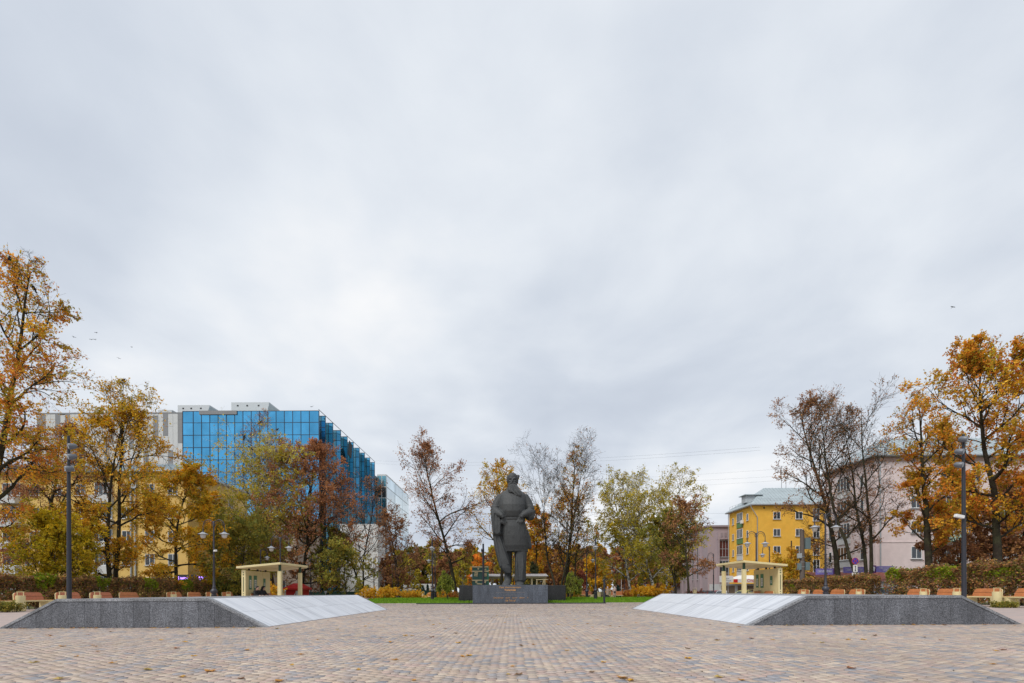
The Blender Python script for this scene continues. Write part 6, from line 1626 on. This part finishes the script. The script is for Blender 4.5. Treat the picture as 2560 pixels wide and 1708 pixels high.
pale_pole()
# neon shop lettering under the golden linden
def neon():
    z = 55.; X = PX(478, z); gz = ground_z(X, z); zc = PZ(478, 1446, z)
    m = mat('violet_neon', (.3, .2, .8), .4, emit=((.42, .22, 1.0), 2.2))
    r = empty('neon_sign', (X, z, gz), 'violet lit shop lettering under the golden linden', 'sign')
    b_ = MB(); b_.box(-2.0, 2.0, .1, .2, zc - gz - .45, zc - gz + .45); b_.build('backing', m_iron, r)
    for sx in (-1.8, 1.8): q = MB(); q.box(sx - .06, sx + .06, .2, .3, 0, zc - gz); q.build('post', m_iron, r)
    text_part('lettering', 'Ц.мода', .55, (-.9, .05, zc - gz), (R(90), 0, 0), m, r); text_part('lettering', 'Эли', .75, (1.1, .05, zc - gz), (R(90), 0, 0), m, r, shear=.3)
neon()

# ------------------------------------------------------------------ cars on the street to the right
m_tyre = mat('tyre', (.015, .015, .015), .85); m_rim = mat('rim', (.35, .36, .37), .35, .7)
m_carglass = glass_mat('car_glass', (.05, .06, .07), .4, .05, .2); m_lightw = mat('headlight', (.6, .62, .65), .15); m_lightr = mat('tail_light', (.45, .02, .02), .2); m_plate = mat('number_plate', (.65, .65, .65), .5)
def car(X, Y, rz, col, label, kind='sedan', cname=None):
    gz = ground_z(X, Y) + .035
    r = empty('parked_car', (X, Y, gz), label, 'car', 'cars parked on the street to the right', rz)
    paint = mat('car_paint_' + (cname or kind), col, .3, .0, var=.03, coat=.6)
    Lh = 2.2 if kind == 'sedan' else 2.0; zr = {'sedan': 1.46, 'hatch': 1.50, 'suv': 1.75}[kind]; zb = .92 if kind != 'suv' else 1.08
    # body: side outline lofted across the width (nose at +x)
    if kind == 'sedan': low = [(-Lh, .35), (-Lh, .78), (-Lh + .08, .93), (-1.25, .98), (.95, zb), (Lh - .25, .78), (Lh, .62), (Lh, .35)]; roof = [(-1.55, .97), (-.75, zr - .06), (-.2, zr), (.35, zr - .05), (1.15, zb)]
    else: low = [(-Lh, .35), (-Lh, .8), (-Lh + .06, zb + .04), (.95, zb), (Lh - .2, zb - .16), (Lh, zb - .32), (Lh, .35)]; roof = [(-Lh + .06, zb + .02), (-Lh + .35, zr - .12), (-.9, zr), (.2, zr - .04), (1.1, zb)]
    def loft_body(outl, ws, m, name):
        b_ = MB(); n = len(outl); secs = []
        for y, sc_ in ws: secs.append([(x * (1 - (1 - sc_) * .25), y, (z if z < .4 else .35 + (z - .35) * sc_)) for x, z in outl])
        vs = [p for s_ in secs for p in s_]; fs = []
        for k in range(len(secs) - 1):
            for i in range(n): j = (i + 1) % n; fs.append((k * n + i, k * n + j, (k + 1) * n + j, (k + 1) * n + i))
        fs.append(list(range(n))); fs.append([(len(secs) - 1) * n + i for i in range(n)][::-1])
        b_.add(vs, fs); return b_.build(name, m, r, smooth=True, bevel=0)
    loft_body(low, [(-.86, .94), (-.80, 1), (.80, 1), (.86, .94)], paint, 'body')
    b_ = MB(); n = len(roof); w0, w1 = .80, .60
    L_ = [(x, -(w0 if z < zb + .15 else w1), z) for x, z in roof]; R_ = [(x, (w0 if z < zb + .15 else w1), z) for x, z in roof]
    b_.add(L_ + R_, [tuple(range(n))[::-1], tuple(range(n, 2 * n))] + [(i, i + 1, n + i + 1, n + i) for i in range(n - 1)]); b_.build('cabin', paint, r, smooth=True)
    # windows lie 4 mm proud of the cabin skin
    def pane(a, bq, c, d, name):
        q = MB(); V4 = [Vector(t) for t in (a, bq, c, d)]; nrm = (V4[1] - V4[0]).cross(V4[3] - V4[0]).normalized(); cen_ = sum(V4, Vector()) / 4
        if nrm.dot(cen_ - Vector((-.2, 0, zb))) < 0: nrm = -nrm
        V4 = [cen_ + (v - cen_) * .90 + nrm * .006 for v in V4]; q.add(V4 + [v - nrm * .02 for v in V4], [(0, 1, 2, 3), (4, 5, 6, 7), (0, 1, 5, 4), (1, 2, 6, 5), (2, 3, 7, 6), (3, 0, 4, 7)]); q.build(name, m_carglass, r)
    pane(L_[n - 1], R_[n - 1], R_[n - 2], L_[n - 2], 'windscreen'); pane(L_[0], R_[0], R_[1], L_[1], 'rear_window')
    for S in (L_, R_):
        mid_b = ((S[0][0] + S[n - 1][0]) / 2 - .1, S[0][1], zb + .01); mid_t = (S[2][0], S[2][1], S[2][2] - .02)
        pane(S[0], mid_b, mid_t, S[1], 'side_window'); pane(mid_b, S[n - 1], S[n - 2], mid_t, 'side_window')
    for sx in (-1.32, 1.32):
        for sy in (-1, 1):
            w = MB(); w.lathe([(.20, -.10), (.31, -.10), (.33, -.06), (.33, .06), (.31, .10), (.20, .10)], n=18); w.v = [(v[0] + sx, v[2] + sy * .78, v[1] + .33) for v in w.v]; o = w.build('wheel', m_tyre, r, smooth=True)
            k = MB(); k.lathe([(.20, -.085), (.19, .112)], n=14); k.v = [(v[0] + sx, v[2] + sy * .78, v[1] + .33) for v in k.v]; k.build('rim', m_rim, o)
    for sy in (-1, 1):
        h = MB(); h.cbox((Lh - .05, sy * .60, .66), (.10, .34, .14)); h.build('headlight', m_lightw, r, bevel=.02)
        t = MB(); t.cbox((-Lh + .02, sy * .66, .82 if kind == 'sedan' else .95), (.08, .24, .16 if kind == 'sedan' else .38)); t.build('tail_light', m_lightr, r, bevel=.02)
        mi = MB(); mi.ball((.85, sy * .93, zb + .06), (.07, .10, .07)); mi.build('mirror', paint, r, smooth=True)
    for sx in (-1, 1):
        b2 = MB(); b2.cbox((sx * (Lh + .0), 0, .42), (.14, 1.5, .2)); b2.build('bumper', paint if kind != 'suv' else m_tyre, r, bevel=.03); p = MB(); p.cbox((sx * (Lh + .075), 0, .5), (.01, .5, .11)); p.build('number_plate', m_plate, r)
for px, z, rz, col, lab, kind, cn in ((1624, 66, 8, (.55, .56, .57), 'white sedan parked behind the two dark forked trees', 'sedan', 'white_a'), (1761, 68, 96, (.025, .028, .032), 'dark hatchback seen from behind left of the red car', 'hatch', 'dark'),
        (1783, 69, 94, (.36, .03, .03), 'red hatchback seen from behind between dark and white cars', 'hatch', 'red'), (1806, 66, 60, (.58, .58, .58), 'white sedan right of the red hatchback', 'sedan', 'white_b'),
        (1860, 60, 215, (.60, .60, .05), 'yellow green taxi sedan parked before the shop awning', 'sedan', 'taxi'), (2222, 44, 200, (.30, .32, .35), 'silver off road car seen through the gap in the right hedge', 'suv', 'silver'),
        (2262, 40, 95, (.05, .055, .06), 'dark car behind the tall right hedge', 'sedan', 'black')):
    car(PX(px, z), z, R(rz), col, lab, kind, cn)

# ------------------------------------------------------------------ people
def skin_body(name, verts, edges, radii, m, parent, sub=2, root_i=0):
    me = bpy.data.meshes.new(name); me.from_pydata(verts, edges, []); o = link(name, me, parent)
    md = o.modifiers.new('skin', 'SKIN'); md.use_smooth_shade = True
    for i, sv in enumerate(me.skin_vertices[0].data): sv.radius = radii[i] if isinstance(radii[i], (tuple, list)) else (radii[i], radii[i])
    me.skin_vertices[0].data[root_i].use_root = True
    sb = o.modifiers.new('sub', 'SUBSURF'); sb.levels = sub; sb.render_levels = sub
    dg = bpy.context.evaluated_depsgraph_get(); nm = bpy.data.meshes.new_from_object(o.evaluated_get(dg)); o.modifiers.clear(); o.data = nm
    nm.materials.clear(); nm.materials.append(m)
    return o
m_skin = mat('skin', (.50, .30, .22), .6, var=.05); m_blackcl = mat('black_clothing', (.012, .012, .014), .85, var=.3); m_jeans = mat('dark_trousers', (.03, .033, .045), .85)
def head(parent, c, yaw, hair_m, hood_m=None, pitch=0.0, hat_m=None):
    rot = Matrix.Rotation(yaw, 3, 'Z') @ Matrix.Rotation(pitch, 3, 'X')
    def T(mb): mb.v = [tuple(rot @ Vector(v) + Vector(c)) for v in mb.v]; return mb
    h = MB(); h.ball((0, 0, 0), (.078, .10, .118), 16, 12); h.ball((0, -.045, -.065), (.055, .055, .06)); h.tube([(0, -.095, .015), (0, -.118, -.02)], [.012, .018], 8)
    for sx in (-1, 1): h.ball((sx * .08, .01, -.01), (.014, .025, .032))
    h.tube([(0, .01, -.08), (0, .02, -.17)], [.052, .056], 10)
    o = T(h).build('head', m_skin, parent, smooth=True)
    e_ = MB()
    for sx in (-1, 1): e_.ball((sx * .032, -.09, .012), (.012, .008, .007))
    T(e_).build('eyes', m_blackcl, o)
    k = MB(); k.tube([(-.025, -.098, -.055), (0, -.104, -.057), (.025, -.098, -.055)], .006, 6); T(k).build('mouth', mat('lips', (.32, .12, .10), .5), o)
    hr = MB()
    if hood_m: hr.ball((0, .03, .01), (.115, .125, .145), 14, 10); hr.ball((0, .06, -.12), (.13, .10, .09)); hr.v = [(v[0], max(v[1], -.055 + .3 * abs(v[2]) * 0), v[2]) for v in hr.v]; T(hr).build('hood', hood_m, parent, smooth=True)
    elif hat_m: hr.ball((0, .01, .045), (.092, .11, .10), 14, 10); hr.ball((0, 0, .15), .03); T(hr).build('hat', hat_m, parent, smooth=True)
    else: hr.ball((0, .02, .03), (.088, .105, .11), 14, 10); hr.v = [(v[0], max(v[1], -.05), v[2]) for v in hr.v]; T(hr).build('hair', hair_m, parent, smooth=True)
def hand(parent, wrist, d, m=None):
    """palm, four fingers, thumb from wrist along d"""
    d = Vector(d).normalized(); up = Vector((0, 0, 1)); s_ = d.cross(up).normalized() if abs(d.z) < .9 else Vector((1, 0, 0)); n = s_.cross(d)
    w = Vector(wrist); b_ = MB()
    b_.tube([w, w + d * .04, w + d * .085], [.028, .036, .034], 10)
    for k in range(4):
        o = w + d * .08 + s_ * (-.027 + .018 * k); l = (.06, .07, .068, .055)[k]; b_.tube([o, o + d * l * .55 - n * .008, o + d * l * .85 - n * .035], [.0095, .009, .007], 6)
    o = w + d * .03 + s_ * .03; b_.tube([o, o + s_ * .03 + d * .025, o + s_ * .035 + d * .055 - n * .01], [.012, .011, .008], 6)
    b_.build('hand', m or m_skin, parent, smooth=True)
def seated(X, Y, rz, label, phone):
    r = empty('person', (X, Y, 0), label, 'person', 'people sitting in the left shelter', rz)
    # faces -y locally; seat height .56
    V_ = [(0, .02, .62), (0, .05, .80), (0, .04, 1.0), (0, -.01, 1.13), (.19, 0, 1.09), (-.19, 0, 1.09), (.24, -.10, .86), (-.24, -.10, .86), (.14, -.32, .80), (-.14, -.32, .80), (.10, -.02, .62), (-.10, -.02, .62), (.13, -.46, .62), (-.13, -.46, .62), (.13, -.50, .15), (-.13, -.50, .15), (.13, -.62, .07), (-.13, -.62, .07)]
    E = [(0, 1), (1, 2), (2, 3), (2, 4), (2, 5), (4, 6), (5, 7), (6, 8), (7, 9), (0, 10), (0, 11), (10, 12), (11, 13), (12, 14), (13, 15), (14, 16), (15, 17)]
    rad = [.17, (.19, .15), (.19, .14), .08, .085, .085, .065, .065, .045, .045, .11, .11, .085, .085, .06, .06, .045, .045]
    skin_body('body', V_, E, rad, m_blackcl, r)
    head(r, (0, -.06, 1.28), 0, m_blackcl, hood_m=m_blackcl if phone else None, pitch=R(22))
    for sx in (-1, 1): hand(r, (sx * .14, -.33, .80), (-sx * .5, -.8, .1))
    if phone:
        p = MB(); p.cbox((0, -.42, .86), (.075, .012, .15), Matrix.Rotation(R(-35), 3, 'X')); tag(p.build('mobile_phone', m_iron, loc=(0, 0, 0)), 'dark mobile phone held by the hooded person in the left shelter', 'phone')
        o = bpy.data.objects[-1] if False else None
        ph = [q for q in COL.objects if q.name.startswith('mobile_phone')][-1]; ph.location = (X, Y, 0); ph.rotation_euler = (0, 0, rz)
seated(-16.50, 29.75, R(72), 'person in black clothes sitting nearer in the left shelter, head bent', False)
seated(-16.45, 30.35, R(80), 'hooded person in black sitting farther in the left shelter looking at a phone', True)
def standing(px, z, topy, rz, coat, trous, label, hat=None, hood=None, bag=False):
    X = PX(px, z); gz = ground_z(X, z) + (.25 if z < 52 else 0); H = PZ(px, topy, z) - gz; k = H / 1.70
    r = empty('person', (X, z, gz), label, 'person', 'people standing on the park path', rz); r.scale = (k, k, k)
    V_ = [(0, 0, .95), (0, .01, 1.15), (0, .02, 1.36), (0, .01, 1.46), (.19, .02, 1.38), (-.19, .02, 1.38), (.25, 0, 1.10), (-.25, .0, 1.10), (.16, -.22, 1.05), (-.16, -.2, 1.02), (.10, 0, .90), (-.10, 0, .90), (.11, -.02, .50), (-.11, .03, .50), (.11, .03, .09), (-.11, .10, .09), (.12, -.10, .05), (-.12, -.03, .05)]
    E = [(0, 1), (1, 2), (2, 3), (2, 4), (2, 5), (4, 6), (5, 7), (6, 8), (7, 9), (0, 10), (0, 11), (10, 12), (11, 13), (12, 14), (13, 15), (14, 16), (15, 17)]
    rad = [.16, (.19, .15), (.18, .13), .065, .085, .085, .065, .065, .048, .048, .11, .11, .075, .075, .055, .055, .045, .045]
    skin_body('body', V_, E, rad, trous, r)
    c = MB(); c.loft([(0, .01, .52, .25, .19), (0, .01, .80, .25, .20), (0, .01, 1.05, .235, .185), (0, .02, 1.25, .235, .18), (0, .02, 1.40, .20, .14), (0, .02, 1.48, .09, .09)], 20)
    for sx in (-1, 1): c.tube([(sx * .19, .02, 1.38), (sx * .26, 0, 1.10), (sx * .17, -.2, 1.045)], [.10, .085, .07], 12)
    c.build('coat', coat, r, smooth=True)
    head(r, (0, -.02, 1.585), 0, m_wood, hood_m=hood, hat_m=hat)
    for sx in (-1, 1): hand(r, (sx * .16, -.21, 1.04), (-sx * .6, -.7, -.1))
    if bag:
        b_ = MB(); b_.loft([(.05, .22, .82, .14, .05), (.05, .23, .95, .15, .06), (.05, .22, 1.05, .12, .04)], 14); bg = b_.build('shoulder_bag', m_blackcl, smooth=True); bg.location = (X, z, gz); bg.rotation_euler = (0, 0, rz); bg.scale = (k, k, k); tag(bg, 'black shoulder bag hanging on the person in the pink beige coat', 'bag')
m_coat1 = mat('brown_white_coat', (.34, .24, .17), .85, var=.5, scale=5); m_coat2 = mat('pink_beige_coat', (.44, .30, .25), .85, var=.1); m_hatw = mat('pale_blue_hat', (.52, .55, .68), .8)
standing(1519, 49, 1467.5, R(150), m_coat1, m_jeans, 'person in brown and white coat and pale hat right of the dark bollard', hat=m_hatw)
standing(1536, 49, 1467, R(190), m_coat2, m_coat2, 'person in pink beige hooded coat with a black bag right of the bollard', hood=mat('cream_hood', (.60, .50, .44), .8), bag=True)

# ------------------------------------------------------------------ birds
m_crow = mat('crow_feathers', (.018, .018, .022), .6)
def crow_mesh():
    b_ = MB(); rot = Matrix.Rotation(R(-38), 3, 'X')
    b_.ball((0, 0, .16), (.065, .15, .075), 12, 8, rot); b_.ball((0, -.115, .275), (.045, .055, .045), 10, 8)
    b_.tube([(0, -.16, .275), (0, -.20, .268), (0, -.225, .255)], [.02, .014, .004], 8)
    b_.add([(-.035, .08, .10), (.035, .08, .10), (.05, .27, .0), (-.05, .27, .0), (-.03, .08, .085), (.03, .08, .085), (.045, .26, -.012), (-.045, .26, -.012)], [(0, 1, 2, 3), (7, 6, 5, 4), (0, 4, 5, 1), (1, 5, 6, 2), (2, 6, 7, 3), (3, 7, 4, 0)])
    for sx in (-1, 1):
        b_.ball((sx * .06, .03, .16), (.018, .15, .055), 8, 6, rot); b_.tube([(sx * .025, 0, .10), (sx * .028, -.01, 0)], .008, 5)
    return b_.mesh('crow', m_crow, smooth=True)
CR = crow_mesh()
for i, (px, py, z, rz, lab) in enumerate(((24, 660, 27.5, 70, 'crow perched highest in the leftmost tree'), (83, 718, 27.5, 10, 'crow on the long bare branch of the leftmost tree'), (311, 937, 39, 120, 'crow in the top of the tall golden brown linden'),
        (609, 1083, 57, 40, 'leftmost crow in the birch top'), (623, 1086, 57, 200, 'second crow from the left in the birch top'), (652, 1055, 64, 80, 'highest crow before the blue glass'), (682, 1067, 64, 160, 'crow at the upper right of the bare purplish tree'),
        (624, 1116, 58, 300, 'crow lower in the birch crown'), (703, 1107, 64, 90, 'rightmost crow in the bare purplish tree'))):
    pts = PERCH[(101, 101, 103, 107, 107, 109, 109, 107, 109)[i]]
    qx = 1280 + F * pts[:, 0] / pts[:, 1]; qy = 1479 - F * (pts[:, 2] - EYE) / pts[:, 1] - (qx - 1280) * 10 / 2440
    kk = int(np.argmin((qx - px) ** 2 + (qy - py - 6) ** 2 + (pts[:, 1] - z) ** 2 * .5)); pw = pts[kk]
    o = link('crow', CR, None, (pw[0], pw[1], pw[2] + .012), (0, 0, R(rz))); s_ = (1.15, 1.0, 1.0, 1.5, 1.5, 1.6, 1.5, 1.7, 1.6)[i]; o.scale = (s_,) * 3; tag(o, lab, 'bird', 'crows in the trees')
def fly_mesh():
    b_ = MB(); b_.ball((0, 0, 0), (.05, .16, .045), 10, 6); b_.ball((0, -.17, .01), (.03, .05, .03), 8, 6)
    for sx in (-1, 1): b_.add([(sx * .03, -.08, .02), (sx * .25, -.12, .10), (sx * .48, .02, .06), (sx * .24, .04, .08), (sx * .03, .08, .02)] + [(sx * .03, -.08, .008), (sx * .25, -.12, .09), (sx * .48, .02, .055), (sx * .24, .04, .07), (sx * .03, .08, .008)], [(0, 1, 2, 3, 4), (9, 8, 7, 6, 5)] + [(k, (k + 1) % 5, 5 + (k + 1) % 5, 5 + k) for k in range(5)])
    b_.prism([(-.03, .13), (.03, .13), (.06, .28), (-.06, .28)], 'z', -.01, .01)
    return b_.mesh('flying_bird', m_crow, smooth=True)
FM = fly_mesh()
for i, (px, py, z) in enumerate(((185, 843, 110), (240, 832, 115), (228, 849, 120), (237, 849, 122), (329, 868, 105), (297, 896, 112))):
    o = link('flying_bird', FM, None, P(px, py, z), (0, R(random.uniform(-25, 25)), R(random.uniform(0, 360)))); tag(o, 'tiny dark bird flying in the sky above the left trees', 'bird', 'birds flying above the left trees')
o = link('flying_bird', FM, None, P(2382, 768, 70), (0, R(8), R(5))); tag(o, 'lone grey bird gliding in the sky above the right trees', 'bird'); o.scale = (.9, .9, .4)
o = link('flying_bird', FM, None, P(780, 1017, 90), (0, R(-30), R(50))); tag(o, 'pale bird flying just above the roof edge of the glass building', 'bird')

# ------------------------------------------------------------------ overhead wires
m_wire = mat('cable', (.06, .06, .065), .7)
for i, (xa, ya, za, xb, yb, zb, sag) in enumerate(((940, 1152, 130, 1900, 1118, 66, 1.2), (940, 1159, 130, 1900, 1126, 66, 1.2), (985, 1207, 130, 1960, 1172, 84, 1.0), (985, 1212, 130, 1960, 1190, 84, 1.0), (1000, 1232, 130, 1958, 1201, 84, .9), (985, 1262, 130, 1820, 1284, 84, .6))):
    A, B = P(xa, ya, za), P(xb, yb, zb); t = MB(); t.tube([A.lerp(B, k / 16) - Vector((0, 0, sag * 4 * (k / 16) * (1 - k / 16))) for k in range(17)], .008, 4); tag(t.build('overhead_wire', m_wire), ['topmost', 'second', 'third', 'fourth', 'fifth', 'lowest'][i] + ' thin wire strung across the sky behind the statue', 'wire', 'wires across the sky')

# ------------------------------------------------------------------ fallen leaves on the paving
def leaf_mesh(seed, col):
    g = random.Random(seed); n = 9; out = []
    for i in range(n):
        a = 2 * math.pi * i / n; rad = .045 * (1 if i % 2 == 0 else .62) * g.uniform(.85, 1.15); out.append((rad * math.cos(a) * 1.15, rad * math.sin(a), .004 + .020 * abs(math.sin(a * 1.5 + seed)) * g.uniform(.3, 1)))
    vs = [(0, 0, .003)] + out; fs = [(0, i + 1, (i + 1) % n + 1) for i in range(n)]
    b_ = MB(); b_.add(vs, fs); b_.add([(.05, -.002, .012), (.05, .002, .012), (.095, .006, .02), (.095, .003, .02)], [(0, 1, 2, 3)])
    m = mat(f'fallen_leaf_{seed}', col, .6, var=.25, scale=25, transl=.25); return b_.mesh('fallen_leaf', m, fix=False)
LM = [leaf_mesh(1, (.55, .30, .03)), leaf_mesh(2, (.48, .22, .03)), leaf_mesh(3, (.24, .09, .03)), leaf_mesh(4, (.42, .30, .08)), leaf_mesh(5, (.18, .10, .04))]
spots = [(530, 1679), (28, 1605), (118, 1588), (220, 1588), (402, 1601), (440, 1622), (462, 1606), (484, 1641), (618, 1575), (474, 1585), (842, 1574), (1280, 1667), (1145, 1608), (1172, 1640), (792, 1600), (950, 1596), (1322, 1571), (1013, 1590), (1395, 1562), (1334, 1612), (1303, 1615), (1792, 1602), (1931, 1600), (2120, 1600), (2158, 1600), (2310, 1594), (2480, 1661), (2128, 1672), (1853, 1701), (1575, 1702), (2354, 1601), (2490, 1628), (190, 1642), (752, 1637), (1416, 1597), (1755, 1549), (1590, 1558), (880, 1532), (962, 1545), (820, 1552), (700, 1560), (1100, 1560), (1230, 1545)]
g = random.Random(9)
for i in range(70): spots.append((g.uniform(20, 2540), 1560 + 145 * g.random() ** 1.6))
for i in range(26): spots.append((g.uniform(900, 1650), g.uniform(1515, 1560)))
ok = 0
LL = 'small dry yellow or brown leaf fallen on the plaza paving'
for px, py in spots:
    z = F / max(6, (py - 1479 + (px - 1280) * 10 / 2440)); X = PX(px, z)
    if z > 38.5 or (13 < z < 26.2 and 6.6 < abs(X) < 14.9) or abs(X) > 30: continue
    o = link('fallen_leaf', g.choice(LM[:2] + LM), None, (X, z, .002), (0, 0, g.uniform(0, 6.28))); s_ = g.uniform(.75, 1.35); o.scale = (s_,) * 3
    tag(o, LL, 'leaf', 'leaves fallen on the paving')
for i in range(60):
    side = g.choice((-1, 1)); X = side * g.uniform(7.3, 14.3); o = link('fallen_leaf', g.choice(LM), None, (X, 13.15 - abs(g.gauss(.03, .06)) - .02, .002), (0, 0, g.uniform(0, 6.28)))
    o.scale = (g.uniform(.8, 1.4),) * 3; tag(o, 'dry leaf lying at the foot of a ramp wall', 'leaf', 'leaves gathered along the ramp walls')
